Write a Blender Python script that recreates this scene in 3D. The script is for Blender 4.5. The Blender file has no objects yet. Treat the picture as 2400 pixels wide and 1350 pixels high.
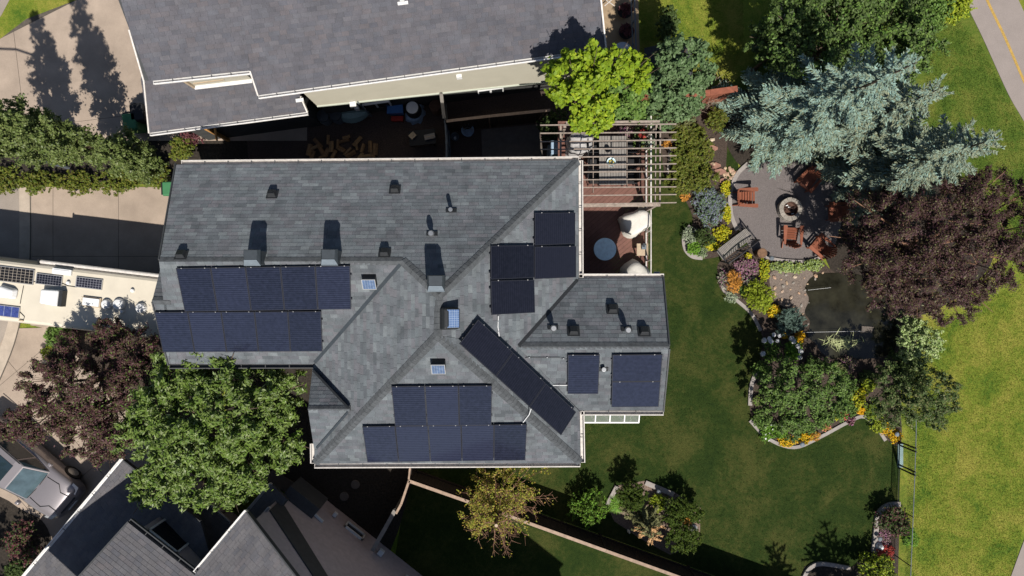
import bpy, bmesh, math, random
import numpy as np
from mathutils import Vector, Matrix, noise as mnoise

# ------------------------------------------------------------------ camera, sky, sun, exposure
S = bpy.context.scene
COL = S.collection
CAMH, FPX = 29.0, 1600.0          # drone height in metres, focal length in photo pixels
cam_d = bpy.data.cameras.new('camera'); cam = bpy.data.objects.new('camera', cam_d); COL.objects.link(cam)
cam.location = (0, 0, CAMH); cam_d.lens = 24.0; cam_d.sensor_width = 36.0; cam_d.clip_end = 800
S.camera = cam
SUN_EL = math.radians(54); SUN_AZ = (0.27, -0.963)
W = bpy.data.worlds.new('World'); S.world = W; W.use_nodes = True
nt = W.node_tree; bg = nt.nodes['Background']
sky = nt.nodes.new('ShaderNodeTexSky'); sky.sky_type = 'NISHITA'; sky.sun_disc = False
sky.sun_elevation = SUN_EL; sky.sun_rotation = math.atan2(SUN_AZ[0], SUN_AZ[1])
nt.links.new(sky.outputs[0], bg.inputs[0]); bg.inputs[1].default_value = 0.065
sd = bpy.data.lights.new('sun', 'SUN'); sd.energy = 5.0; sd.angle = math.radians(0.53); sd.color = (1.0, 0.95, 0.87)
so = bpy.data.objects.new('sun', sd); COL.objects.link(so)
sv = Vector((SUN_AZ[0]*math.cos(SUN_EL), SUN_AZ[1]*math.cos(SUN_EL), math.sin(SUN_EL)))
so.rotation_euler = sv.to_track_quat('Z', 'Y').to_euler(); so.location = sv*60
S.view_settings.view_transform = 'Standard'; S.view_settings.look = 'None'
S.view_settings.exposure = 0.15; S.view_settings.gamma = 1.0; S.view_settings.use_curve_mapping = False
S.render.engine = 'CYCLES'; S.cycles.diffuse_bounces = 1; S.cycles.max_bounces = 8

rng = random.Random(7); nr = np.random.default_rng(11)
R = math.radians

def P(px, py, z=0.0):
    k = (CAMH-z)/FPX
    return Vector(((px-1200)*k, (675-py)*k, z))

# ------------------------------------------------------------------ materials
MATS = {}
def mat(name, col, rough=0.75, var=0.18, scale=6.0, bump=0.0, bscale=None, metal=0.0, spec=0.3, cols=None, transl=0.0,
        speck=0.0, alpha=None, big=0.0, coat=0.0, drough=0.0):
    if name in MATS: return MATS[name]
    m = bpy.data.materials.new(name); m.use_nodes = True; MATS[name] = m
    t = m.node_tree; N = t.nodes; L = t.links; b = N['Principled BSDF']
    b.inputs['Roughness'].default_value = rough; b.inputs['Metallic'].default_value = metal; b.inputs['Diffuse Roughness'].default_value = drough
    b.inputs['Specular IOR Level'].default_value = spec
    if coat: b.inputs['Coat Weight'].default_value = coat; b.inputs['Coat Roughness'].default_value = 0.05
    tc = N.new('ShaderNodeTexCoord'); geo = N.new('ShaderNodeNewGeometry')
    pos = geo.outputs['Position']
    def nz(sc, detail=4, rg=0.6):
        n = N.new('ShaderNodeTexNoise'); n.inputs['Scale'].default_value = sc
        n.inputs['Detail'].default_value = detail; n.inputs['Roughness'].default_value = rg
        L.new(pos, n.inputs['Vector']); return n.outputs['Fac']
    def mp(src, a, b2, c, d):
        r = N.new('ShaderNodeMapRange'); r.inputs[1].default_value = a; r.inputs[2].default_value = b2
        r.inputs[3].default_value = c; r.inputs[4].default_value = d; L.new(src, r.inputs[0]); return r.outputs[0]
    def mul(c1, f):
        x = N.new('ShaderNodeVectorMath'); x.operation = 'SCALE'; L.new(c1, x.inputs[0]); L.new(f, x.inputs['Scale']); return x.outputs[0]
    if cols:
        oi = N.new('ShaderNodeObjectInfo')
        ad = N.new('ShaderNodeMath'); ad.operation = 'ADD'; L.new(oi.outputs['Random'], ad.inputs[0]); L.new(geo.outputs['Random Per Island'], ad.inputs[1])
        fr = N.new('ShaderNodeMath'); fr.operation = 'FRACT'; L.new(ad.outputs[0], fr.inputs[0])
        rp = N.new('ShaderNodeValToRGB'); e = rp.color_ramp.elements
        while len(e) < len(cols): e.new(0.5)
        for i, c in enumerate(cols):
            e[i].position = i/(len(cols)-1); e[i].color = (*c, 1)
        L.new(fr.outputs[0], rp.inputs[0]); base = rp.outputs[0]
    else:
        rgb = N.new('ShaderNodeRGB'); rgb.outputs[0].default_value = (*col, 1); base = rgb.outputs[0]
    if var: base = mul(base, mp(nz(scale), 0.3, 0.7, 1-var, 1+var))
    if big: base = mul(base, mp(nz(0.35, 3), 0.3, 0.7, 1-big, 1+big))
    if speck: base = mul(base, mp(nz(60, 2, 0.7), 0.3, 0.7, 1-speck, 1+speck))
    L.new(base, b.inputs['Base Color'])
    if bump:
        bp = N.new('ShaderNodeBump'); bp.inputs['Strength'].default_value = bump; bp.inputs['Distance'].default_value = 0.03
        L.new(nz(bscale or scale*3), bp.inputs['Height']); L.new(bp.outputs[0], b.inputs['Normal'])
    if transl:
        tr = N.new('ShaderNodeBsdfTranslucent'); L.new(base, tr.inputs['Color'])
        mx = N.new('ShaderNodeMixShader'); mx.inputs[0].default_value = transl
        L.new(b.outputs[0], mx.inputs[1]); L.new(tr.outputs[0], mx.inputs[2]); L.new(mx.outputs[0], N['Material Output'].inputs[0])
    if alpha is not None:
        b.inputs['Alpha'].default_value = alpha
    return m

def glass_mat(name, col, rough=0.03, trans=0.9):
    m = bpy.data.materials.new(name); m.use_nodes = True; MATS[name] = m
    b = m.node_tree.nodes['Principled BSDF']; b.inputs['Base Color'].default_value = (*col, 1)
    b.inputs['Roughness'].default_value = rough; b.inputs['Transmission Weight'].default_value = trans; b.inputs['IOR'].default_value = 1.1
    return m

def ramp_grass(name, c1, c2, c3, s1, s2, rough=0.9):
    m = bpy.data.materials.new(name); m.use_nodes = True; MATS[name] = m
    t = m.node_tree; N = t.nodes; L = t.links; b = N['Principled BSDF']
    b.inputs['Roughness'].default_value = rough; b.inputs['Specular IOR Level'].default_value = 0.1
    geo = N.new('ShaderNodeNewGeometry')
    def nz(sc, d, rg=0.65):
        n = N.new('ShaderNodeTexNoise'); n.inputs['Scale'].default_value = sc; n.inputs['Detail'].default_value = d
        n.inputs['Roughness'].default_value = rg; n.inputs['Distortion'].default_value = 0.4
        L.new(geo.outputs['Position'], n.inputs['Vector']); return n.outputs['Fac']
    r = N.new('ShaderNodeValToRGB'); e = r.color_ramp.elements; e.new(0.5)
    for i, (p, c) in enumerate(((0.38, c1), (0.5, c2), (0.63, c3))): e[i].position = p; e[i].color = (*c, 1)
    a = N.new('ShaderNodeMath'); a.operation = 'MULTIPLY_ADD'; L.new(nz(s1, 5), a.inputs[0]); a.inputs[1].default_value = 0.65
    h = N.new('ShaderNodeMath'); h.operation = 'MULTIPLY'; L.new(nz(s2, 6, 0.75), h.inputs[0]); h.inputs[1].default_value = 0.4
    L.new(h.outputs[0], a.inputs[2]); L.new(a.outputs[0], r.inputs[0])
    f = N.new('ShaderNodeMapRange'); f.inputs[1].default_value = 0.3; f.inputs[2].default_value = 0.7
    f.inputs[3].default_value = 0.55; f.inputs[4].default_value = 1.45; L.new(nz(26, 3, 0.8), f.inputs[0])
    v = N.new('ShaderNodeVectorMath'); v.operation = 'SCALE'; L.new(r.outputs[0], v.inputs[0]); L.new(f.outputs[0], v.inputs['Scale'])
    L.new(v.outputs[0], b.inputs['Base Color'])
    bp = N.new('ShaderNodeBump'); bp.inputs['Strength'].default_value = 0.6; bp.inputs['Distance'].default_value = 0.05
    L.new(nz(22, 4, 0.8), bp.inputs['Height']); L.new(bp.outputs[0], b.inputs['Normal'])
    return m

def panel_mat(name, col, line, nu, nv, lw=0.09, horiz=True, vert=False, rough=0.10):
    """glass over solar cells: thin conductor lines printed under it, laid out in the panel's own UVs"""
    m = bpy.data.materials.new(name); m.use_nodes = True; MATS[name] = m
    t = m.node_tree; N = t.nodes; L = t.links; b = N['Principled BSDF']
    b.inputs['Roughness'].default_value = rough; b.inputs['Specular IOR Level'].default_value = 0.5
    uv = N.new('ShaderNodeUVMap'); sp = N.new('ShaderNodeSeparateXYZ'); L.new(uv.outputs[0], sp.inputs[0])
    def lines(src, n, w):
        a = N.new('ShaderNodeMath'); a.operation = 'MULTIPLY'; a.inputs[1].default_value = n; L.new(src, a.inputs[0])
        f = N.new('ShaderNodeMath'); f.operation = 'FRACT'; L.new(a.outputs[0], f.inputs[0])
        c = N.new('ShaderNodeMath'); c.operation = 'LESS_THAN'; c.inputs[1].default_value = w; L.new(f.outputs[0], c.inputs[0]); return c.outputs[0]
    fac = None
    if horiz: fac = lines(sp.outputs[1], nv, lw)
    if vert:
        v = lines(sp.outputs[0], nu, lw)
        if fac is None: fac = v
        else:
            mx = N.new('ShaderNodeMath'); mx.operation = 'MAXIMUM'; L.new(fac, mx.inputs[0]); L.new(v, mx.inputs[1]); fac = mx.outputs[0]
    mix = N.new('ShaderNodeMix'); mix.data_type = 'RGBA'; L.new(fac, mix.inputs['Factor'])
    mix.inputs['A'].default_value = (*col, 1); mix.inputs['B'].default_value = (*line, 1)
    n = N.new('ShaderNodeTexNoise'); n.inputs['Scale'].default_value = 9; n.inputs['Detail'].default_value = 6
    geo = N.new('ShaderNodeNewGeometry'); L.new(geo.outputs['Position'], n.inputs['Vector'])
    oi = N.new('ShaderNodeObjectInfo')
    ad = N.new('ShaderNodeMath'); ad.operation = 'MULTIPLY_ADD'; L.new(oi.outputs['Random'], ad.inputs[0]); ad.inputs[1].default_value = 0.55; L.new(n.outputs['Fac'], ad.inputs[2])
    r = N.new('ShaderNodeMapRange'); r.inputs[1].default_value = 0.3; r.inputs[2].default_value = 1.0; r.inputs[3].default_value = 0.65; r.inputs[4].default_value = 1.5
    L.new(ad.outputs[0], r.inputs[0])
    v = N.new('ShaderNodeVectorMath'); v.operation = 'SCALE'; L.new(mix.outputs['Result'], v.inputs[0]); L.new(r.outputs[0], v.inputs['Scale'])
    L.new(v.outputs[0], b.inputs['Base Color'])
    return m

# ------------------------------------------------------------------ object helpers
def tag(o, label=None, cat=None, group=None, kind=None):
    if label: o['label'] = label
    if cat: o['category'] = cat
    if group: o['group'] = group
    if kind: o['kind'] = kind
    return o

def thing(name, label, cat, loc=(0, 0, 0), rz=0.0, group=None, parent=None):
    o = bpy.data.objects.new(name, None); COL.objects.link(o)
    if parent is not None: o.parent = parent; loc = Vector(loc)-chain_loc(parent); cat = group = None      # fixed to its thing: a part
    o.location = loc; o.rotation_euler = (0, 0, rz); o.empty_display_size = 0.2
    return tag(o, label, cat, group)

def chain_loc(p):
    v = Vector((0, 0, 0))
    while p is not None: v += p.location; p = p.parent
    return v

def link(name, me, parent=None):
    o = bpy.data.objects.new(name, me); COL.objects.link(o)
    if parent is not None: o.parent = parent
    return o

class MB:
    """collects shapes; build() links them as ONE mesh object"""
    def __init__(s): s.v = []; s.f = []; s.mi = []; s.cur = 0; s.smooth = False
    def add(s, verts, faces, mi=None):
        n = len(s.v); s.v += [tuple(v) for v in verts]
        for f in faces: s.f.append([i+n for i in f]); s.mi.append(s.cur if mi is None else mi)
        return s
    def hexa(s, b, t, mi=None):      # bottom 4, top 4 (counterclockwise from above)
        return s.add(list(b)+list(t), [(3, 2, 1, 0), (4, 5, 6, 7), (0, 1, 5, 4), (1, 2, 6, 5), (2, 3, 7, 6), (3, 0, 4, 7)], mi)
    def box(s, c, d, rz=0.0, mi=None, M=None):
        x, y, z = d[0]/2, d[1]/2, d[2]/2; c = Vector(c); q = Matrix.Rotation(rz, 3, 'Z')
        pts = [Vector(p) for p in ((-x, -y, -z), (x, -y, -z), (x, y, -z), (-x, y, -z), (-x, -y, z), (x, -y, z), (x, y, z), (-x, y, z))]
        pts = [c + (M @ p if M is not None else q @ p) for p in pts]
        return s.hexa(pts[:4], pts[4:], mi)
    def bar(s, p0, p1, w, h, mi=None, up=(0, 0, 1)):
        p0 = Vector(p0); p1 = Vector(p1); d = (p1-p0).normalized(); u = Vector(up)
        sd_ = d.cross(u)
        if sd_.length < 1e-4: sd_ = d.cross(Vector((1, 0, 0)))
        sd_.normalize(); u = sd_.cross(d).normalized()
        a = sd_*w/2; b = u*h/2
        return s.hexa([p0-a-b, p0+a-b, p1+a-b, p1-a-b], [p0-a+b, p0+a+b, p1+a+b, p1-a+b], mi)
    def tube(s, pts, rad, n=6, mi=None, cap=True):
        pts = [Vector(p) for p in pts]; rs = rad if isinstance(rad, (list, tuple)) else [rad]*len(pts)
        v = []; f = []
        for i, p in enumerate(pts):
            d = (pts[min(i+1, len(pts)-1)]-pts[max(i-1, 0)]).normalized()
            a = d.cross(Vector((0, 0, 1)));
            if a.length < 1e-3: a = Vector((1, 0, 0))
            a.normalize(); b = d.cross(a)
            for k in range(n):
                th = 2*math.pi*k/n; v.append(p + (a*math.cos(th)+b*math.sin(th))*rs[i])
        for i in range(len(pts)-1):
            for k in range(n):
                f.append((i*n+k, i*n+(k+1) % n, (i+1)*n+(k+1) % n, (i+1)*n+k))
        if cap: f.append(tuple(range(n))[::-1]); f.append(tuple(range((len(pts)-1)*n, len(pts)*n)))
        return s.add(v, f, mi)
    def lathe(s, c, prof, n=20, mi=None):   # prof: (r, z) bottom to top
        c = Vector(c); v = []; f = []
        for r, z in prof:
            for k in range(n):
                th = 2*math.pi*k/n; v.append(c+Vector((r*math.cos(th), r*math.sin(th), z)))
        for i in range(len(prof)-1):
            for k in range(n): f.append((i*n+k, i*n+(k+1) % n, (i+1)*n+(k+1) % n, (i+1)*n+k))
        f.append(tuple(range(n))[::-1]); f.append(tuple(range((len(prof)-1)*n, len(prof)*n)))
        return s.add(v, f, mi)
    def prism(s, poly, z0, z1, mi=None):
        n = len(poly); b = [(p[0], p[1], z0) for p in poly]; t = [(p[0], p[1], z1) for p in poly]
        return s.add(b+t, [tuple(range(n))[::-1], tuple(range(n, 2*n))]+[(i, (i+1) % n, n+(i+1) % n, n+i) for i in range(n)], mi)
    def slab(s, poly, thick, nrm, mi=None):   # 3d polygon extruded down along -nrm
        n = len(poly); t = [Vector(p) for p in poly]; b = [p-Vector(nrm)*thick for p in t]
        return s.add(b+t, [tuple(range(n))[::-1], tuple(range(n, 2*n))]+[(i, (i+1) % n, n+(i+1) % n, n+i) for i in range(n)], mi)
    def build(s, name, mats, parent=None, local=False, smooth=False):
        off = Vector((0, 0, 0)) if (local or parent is None) else chain_loc(parent)
        me = bpy.data.meshes.new(name)
        me.from_pydata([(v[0]-off[0], v[1]-off[1], v[2]-off[2]) for v in s.v], [], s.f)
        for m in (mats if isinstance(mats, (list, tuple)) else [mats]): me.materials.append(m)
        me.polygons.foreach_set('material_index', s.mi)
        if smooth: me.polygons.foreach_set('use_smooth', [True]*len(s.f))
        me.update()
        return link(name, me, parent)

def bevel(o, w=0.01, seg=1):
    m = o.modifiers.new('bevel', 'BEVEL'); m.width = w; m.segments = seg; m.limit_method = 'ANGLE'
    return o

def quads_mesh(name, V, mats, mi=None, parent=None, k=4):
    """V: (n,k,3) numpy array of separate faces"""
    n = V.shape[0]; me = bpy.data.meshes.new(name)
    me.vertices.add(n*k); me.vertices.foreach_set('co', V.astype(np.float32).ravel())
    me.loops.add(n*k); me.loops.foreach_set('vertex_index', np.arange(n*k, dtype=np.int32))
    me.polygons.add(n); me.polygons.foreach_set('loop_start', np.arange(0, n*k, k, dtype=np.int32))
    me.polygons.foreach_set('loop_total', np.full(n, k, dtype=np.int32))
    for m in (mats if isinstance(mats, (list, tuple)) else [mats]): me.materials.append(m)
    if mi is not None: me.polygons.foreach_set('material_index', np.asarray(mi, dtype=np.int32))
    me.update(calc_edges=True)
    return link(name, me, parent)

def smooth_poly(pts, sub=5, closed=True):
    n = len(pts); out = []
    rngi = range(n) if closed else range(n-1)
    for i in rngi:
        g = lambda j: Vector(pts[j % n]) if closed else Vector(pts[max(0, min(n-1, j))])
        a, b, c, d = g(i-1), g(i), g(i+1), g(i+2)
        for k in range(sub):
            t = k/sub
            out.append(0.5*((2*b)+(c-a)*t+(2*a-5*b+4*c-d)*t*t+(3*b-a-3*c+d)*t**3))
    if not closed: out.append(Vector(pts[-1]))
    return out

def sheet(name, px, z, m, smooth=True, kind='structure', thick=None, parent=None):
    pts = [P(x, y, z) for x, y in px]
    if smooth: pts = smooth_poly(pts)
    a = sum(pts[i].x*pts[(i+1) % len(pts)].y-pts[(i+1) % len(pts)].x*pts[i].y for i in range(len(pts)))
    if a < 0: pts.reverse()
    mb = MB()
    if thick: mb.prism(pts, z-thick, z)
    else: mb.add(pts, [tuple(range(len(pts)))])
    o = mb.build(name, m, parent)
    if kind: o['kind'] = kind
    return o

def strip(name, px, w, h, m, z0=0.0, smooth=True, parent=None, kind='structure'):
    pts = [P(x, y, 0) for x, y in px]
    if smooth: pts = smooth_poly(pts, 5, False)
    L_, R_ = [], []
    for i, p in enumerate(pts):
        d = (pts[min(i+1, len(pts)-1)]-pts[max(0, i-1)]).normalized(); n = Vector((-d.y, d.x, 0))
        L_.append(p+n*w/2); R_.append(p-n*w/2)
    mb = MB()
    for i in range(len(pts)-1):
        q = [R_[i], R_[i+1], L_[i+1], L_[i]]
        mb.hexa([(a.x, a.y, z0) for a in q], [(a.x, a.y, z0+h) for a in q])
    o = mb.build(name, m, parent)
    if kind: o['kind'] = kind
    return o

def clip(poly, cv):
    """clip 2d poly by convex counterclockwise polygon"""
    out = poly
    n = len(cv)
    for i in range(n):
        ax, ay = cv[i]; bx, by = cv[(i+1) % n]; ex, ey = bx-ax, by-ay
        inp = out; out = []
        if not inp: return []
        d = [ex*(p[1]-ay)-ey*(p[0]-ax) for p in inp]
        for j in range(len(inp)):
            k = (j+1) % len(inp)
            if d[j] >= -1e-9: out.append(inp[j])
            if (d[j] > 1e-9 and d[k] < -1e-9) or (d[j] < -1e-9 and d[k] > 1e-9):
                t = d[j]/(d[j]-d[k]); out.append((inp[j][0]+t*(inp[k][0]-inp[j][0]), inp[j][1]+t*(inp[k][1]-inp[j][1])))
    return out

def area2(p): return 0.5*sum(p[i][0]*p[(i+1) % len(p)][1]-p[(i+1) % len(p)][0]*p[i][1] for i in range(len(p)))

def copy_tree(o, parent=None):
    c = o.copy(); COL.objects.link(c)
    if parent is not None: c.parent = parent
    for ch in list(o.children): copy_tree(ch, c)
    return c
# ------------------------------------------------------------------ colours of things
M = {}
M['park'] = ramp_grass('park_grass', (0.060, 0.12, 0.014), (0.15, 0.19, 0.024), (0.25, 0.24, 0.045), 0.6, 6.0)
M['verge'] = ramp_grass('verge_grass', (0.045, 0.085, 0.012), (0.08, 0.125, 0.018), (0.14, 0.16, 0.030), 1.0, 6.0)
M['lawn'] = ramp_grass('lawn_grass', (0.014, 0.029, 0.006), (0.024, 0.041, 0.008), (0.056, 0.062, 0.016), 0.55, 5.0)
M['concrete'] = mat('concrete_drive', (0.355, 0.283, 0.225), 0.85, 0.13, 1.1, 0.15, 40, speck=0.12, big=0.12)
M['concrete2'] = mat('concrete_kerb', (0.43, 0.36, 0.29), 0.85, 0.12, 2.5, 0.15, 40, speck=0.1)
M['road'] = mat('road_concrete', (0.295, 0.252, 0.215), 0.9, 0.10, 1.0, 0.2, 50, speck=0.14)
M['joint'] = mat('dark_joint', (0.10, 0.085, 0.07), 0.95, 0.2, 8)
M['path'] = mat('path_asphalt', (0.275, 0.235, 0.215), 0.9, 0.06, 1.5, 0.2, 60, speck=0.12)
M['yellow'] = mat('yellow_paint', (0.42, 0.27, 0.07), 0.8, 0.25, 18)
M['mulch'] = mat('mulch', (0.066, 0.048, 0.038), 0.95, 0.45, 22, 0.8, 60, speck=0.4)
M['mulch2'] = mat('pale_mulch', (0.20, 0.145, 0.115), 0.95, 0.4, 22, 0.8, 60, speck=0.4)
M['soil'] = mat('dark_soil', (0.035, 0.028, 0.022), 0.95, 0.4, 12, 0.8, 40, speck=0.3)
M['gravel'] = mat('patio_gravel', (0.168, 0.147, 0.143), 0.95, 0.18, 30, 0.8, 90, speck=0.32, big=0.08)
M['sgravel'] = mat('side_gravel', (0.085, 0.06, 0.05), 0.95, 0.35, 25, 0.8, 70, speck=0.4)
M['beach'] = mat('pebble_beach', (0.19, 0.152, 0.128), 0.95, 0.35, 25, 0.8, 70, speck=0.35)
M['edging'] = mat('edging_concrete', (0.30, 0.27, 0.25), 0.85, 0.15, 6, speck=0.12)
M['water'] = mat('pond_water', (0.022, 0.021, 0.014), 0.12, 0.55, 1.6, 0.05, 8, spec=0.5)
SH_MAIN = [(0.104, 0.116, 0.128), (0.154, 0.174, 0.188), (0.124, 0.131, 0.147), (0.184, 0.204, 0.216), (0.117, 0.129, 0.143), (0.158, 0.158, 0.174), (0.139, 0.157, 0.171)]
SH_N = [(0.108, 0.108, 0.124), (0.136, 0.131, 0.147), (0.114, 0.116, 0.136), (0.142, 0.130, 0.140), (0.124, 0.126, 0.145), (0.150, 0.145, 0.160)]
M['sh_main'] = mat('slate_shingle', (0, 0, 0), 0.92, 0.22, 2.2, 0.35, 55, cols=SH_MAIN, spec=0.15, speck=0.22, drough=1.0)
M['sh_n'] = mat('mauve_shingle', (0, 0, 0), 0.92, 0.14, 2.0, 0.35, 55, cols=SH_N, spec=0.15, speck=0.22, drough=1.0)
M['sh_s'] = mat('grey_shingle', (0, 0, 0), 0.92, 0.14, 2.0, 0.35, 55, cols=[(0.158, 0.152, 0.160), (0.18, 0.173, 0.180), (0.142, 0.142, 0.158), (0.19, 0.175, 0.18)], spec=0.15, speck=0.22, drough=1.0)
M['felt'] = mat('roof_felt', (0.06, 0.063, 0.066), 0.95, 0.2, 10)
M['cap'] = mat('cap_shingle', (0.088, 0.095, 0.102), 0.92, 0.25, 6, 0.3, 50, speck=0.25, drough=1.0)
M['gutter'] = mat('white_gutter', (0.60, 0.56, 0.52), 0.5, 0.18, 9, spec=0.4)
M['gutter_b'] = mat('white_gutter_bright', (0.78, 0.76, 0.74), 0.5, 0.12, 9, spec=0.4)
M['fascia'] = mat('dark_fascia', (0.07, 0.072, 0.075), 0.6, 0.15, 5)
M['stucco'] = mat('beige_stucco', (0.36, 0.31, 0.26), 0.9, 0.1, 4, 0.3, 40)
M['siding'] = mat('cream_siding', (0.435, 0.41, 0.335), 0.7, 0.05, 1.2)
M['found'] = mat('shaded_foundation', (0.06, 0.06, 0.058), 0.9, 0.2, 4)  # shadow below the siding is put into this colour
M['mauvewall'] = mat('mauve_stucco', (0.50, 0.43, 0.44), 0.9, 0.1, 5, 0.3, 40)
M['black'] = mat('black_metal', (0.016, 0.017, 0.019), 0.55, 0.1, 10, spec=0.3)
M['blackp'] = mat('black_plastic', (0.018, 0.018, 0.020), 0.6, 0.1, 10)
M['vent'] = mat('dark_vent', (0.026, 0.028, 0.031), 0.6, 0.15, 10)
M['slate'] = mat('slate_metal', (0.042, 0.051, 0.060), 0.5, 0.12, 8, spec=0.4)
M['slate_l'] = mat('pale_slate_metal', (0.15, 0.18, 0.21), 0.5, 0.12, 8, spec=0.4)
M['steel'] = mat('bare_steel', (0.42, 0.43, 0.44), 0.35, 0.1, 12, metal=0.8)
M['white'] = mat('white_paint', (0.78, 0.78, 0.77), 0.5, 0.05, 5)
M['whitecap'] = mat('white_plastic', (0.76, 0.76, 0.76), 0.4, 0.04, 5, spec=0.4)
M['pan_blue'] = panel_mat('blue_cells', (0.0115, 0.0135, 0.027), (0.030, 0.035, 0.060), 12, 20, 0.14)
M['pan_black'] = panel_mat('black_cells', (0.0075, 0.0075, 0.0125), (0.013, 0.013, 0.021), 20, 12, 0.16, horiz=False, vert=True)
M['pan_small'] = panel_mat('small_blue_cells', (0.07, 0.115, 0.22), (0.21, 0.26, 0.34), 5, 8, 0.14, True, True)
M['pan_rv'] = panel_mat('dark_cells', (0.013, 0.012, 0.013), (0.33, 0.29, 0.24), 9, 5, 0.085, True, True)
M['pan_rv2'] = panel_mat('dark_cells_fine', (0.013, 0.014, 0.022), (0.22, 0.22, 0.25), 9, 4, 0.09, True, True)
M['pan_rv3'] = panel_mat('bright_blue_cells', (0.035, 0.055, 0.22), (0.20, 0.24, 0.38), 6, 10, 0.10, True, True)
M['frame_k'] = mat('black_frame', (0.022, 0.023, 0.032), 0.45, 0.05, 5, spec=0.4)
M['frame_a'] = mat('aluminium_frame', (0.5, 0.49, 0.48), 0.4, 0.05, 5, metal=0.5)
M['deck'] = mat('red_brown_deck', (0, 0, 0), 0.75, 0.12, 5, 0.2, 60, cols=[(0.165, 0.080, 0.062), (0.185, 0.090, 0.07), (0.15, 0.072, 0.056)], speck=0.08)
M['fence'] = mat('brown_fence', (0, 0, 0), 0.8, 0.2, 6, 0.3, 50, cols=[(0.36, 0.26, 0.195), (0.33, 0.235, 0.175), (0.39, 0.285, 0.215)], speck=0.1)
M['fence_shade'] = mat('shaded_fence_board', (0, 0, 0), 0.85, 0.2, 6, 0.3, 50, cols=[(0.030, 0.020, 0.015), (0.024, 0.016, 0.013)])  # dark stain with the north side's shade put into the colour
M['rfence'] = mat('red_fence', (0, 0, 0), 0.8, 0.2, 6, 0.3, 50, cols=[(0.27, 0.095, 0.055), (0.24, 0.08, 0.05)], speck=0.1)
M['pine'] = mat('new_pine', (0.52, 0.27, 0.09), 0.8, 0.15, 6)
M['perg'] = mat('weathered_pergola', (0.31, 0.255, 0.215), 0.8, 0.3, 9, 0.2, 50)
M['greywood'] = mat('grey_weathered_wood', (0, 0, 0), 0.85, 0.15, 8, cols=[(0.24, 0.22, 0.20), (0.21, 0.195, 0.18), (0.27, 0.245, 0.22)])
M['tanwood'] = mat('tan_wood', (0.46, 0.36, 0.25), 0.75, 0.12, 10)
M['cedar'] = mat('cedar_stain', (0, 0, 0), 0.6, 0.12, 10, cols=[(0.24, 0.080, 0.045), (0.21, 0.070, 0.038), (0.27, 0.092, 0.052)], spec=0.3)
M['iron'] = mat('dark_iron', (0.028, 0.028, 0.032), 0.5, 0.2, 12)
M['stone'] = mat('ring_stone', (0, 0, 0), 0.9, 0.2, 12, 0.5, 50, cols=[(0.30, 0.27, 0.235), (0.26, 0.235, 0.205), (0.34, 0.305, 0.265)], speck=0.15)
M['sand'] = mat('sandstone', (0, 0, 0), 0.9, 0.25, 8, 0.5, 40, cols=[(0.42, 0.27, 0.18), (0.50, 0.37, 0.25), (0.36, 0.22, 0.16), (0.55, 0.45, 0.34)])
M['redflag'] = mat('red_flagstone', (0, 0, 0), 0.9, 0.2, 6, 0.4, 40, cols=[(0.30, 0.16, 0.12), (0.27, 0.15, 0.12)])
M['rust'] = mat('rusty_iron', (0.085, 0.045, 0.032), 0.85, 0.45, 18, 0.4)
M['ash'] = mat('ash', (0.06, 0.035, 0.03), 0.95, 0.6, 18, 0.6)
M['barrel'] = mat('oak_lid', (0.17, 0.095, 0.055), 0.8, 0.3, 12)
M['bark'] = mat('bark', (0.12, 0.085, 0.06), 0.9, 0.35, 14, 0.6)
M['barkr'] = mat('reddish_bark', (0.26, 0.145, 0.095), 0.85, 0.3, 14, 0.4)
M['barkg'] = mat('pale_twig', (0.33, 0.25, 0.19), 0.85, 0.3, 14, 0.3)
M['greenbin'] = mat('green_bin', (0.055, 0.19, 0.085), 0.5, 0.08, 6)
M['cover'] = mat('off_white_cover', (0.66, 0.63, 0.57), 0.85, 0.05, 3, 0.3, 12)
M['coverg'] = mat('grey_cover', (0.40, 0.385, 0.38), 0.85, 0.25, 4, 0.5, 10)
M['rv'] = mat('cream_gelcoat', (0.63, 0.57, 0.465), 0.4, 0.06, 1.5, spec=0.4, speck=0.03)
M['rvside'] = mat('rv_side', (0.55, 0.50, 0.42), 0.35, 0.05, 2)
M['carpaint'] = mat('silver_mauve_paint', (0.29, 0.265, 0.275), 0.30, 0.02, 2, metal=0.45, spec=0.5, coat=0.6)
M['carglass'] = mat('car_glass', (0.02, 0.035, 0.045), 0.06, 0.05, 2, spec=0.8)
M['windscreen'] = mat('windscreen', (0.065, 0.10, 0.118), 0.06, 0.3, 2.0, spec=0.8)
M['rubber'] = mat('rubber', (0.02, 0.02, 0.02), 0.8, 0.1, 10)
M['glassblue'] = mat('frosted_table_glass', (0.62, 0.80, 0.86), 0.25, 0.12, 8, spec=0.6, speck=0.06)
M['pane'] = mat('dark_pane', (0.012, 0.014, 0.016), 0.08, 0.05, 5, spec=0.6)
M['ghglass'] = mat('greenhouse_glass', (0.55, 0.62, 0.55), 0.08, 0.05, 3, spec=0.5, alpha=0.12)
M['bluebin'] = mat('blue_plastic', (0.06, 0.17, 0.42), 0.5, 0.1, 6)
M['redp'] = mat('red_plastic', (0.42, 0.03, 0.02), 0.5, 0.1, 6)
M['tarp'] = mat('pale_blue_tarp', (0.30, 0.40, 0.52), 0.5, 0.2, 6, 0.4, 10)
M['canoe'] = mat('pale_teal_hull', (0.22, 0.32, 0.32), 0.5, 0.1, 4)
M['greyp'] = mat('grey_plastic', (0.13, 0.15, 0.17), 0.6, 0.1, 6)
M['log'] = mat('split_log', (0, 0, 0), 0.85, 0.25, 12, 0.4, 40, cols=[(0.30, 0.17, 0.08), (0.36, 0.22, 0.11), (0.22, 0.12, 0.06)])
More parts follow.
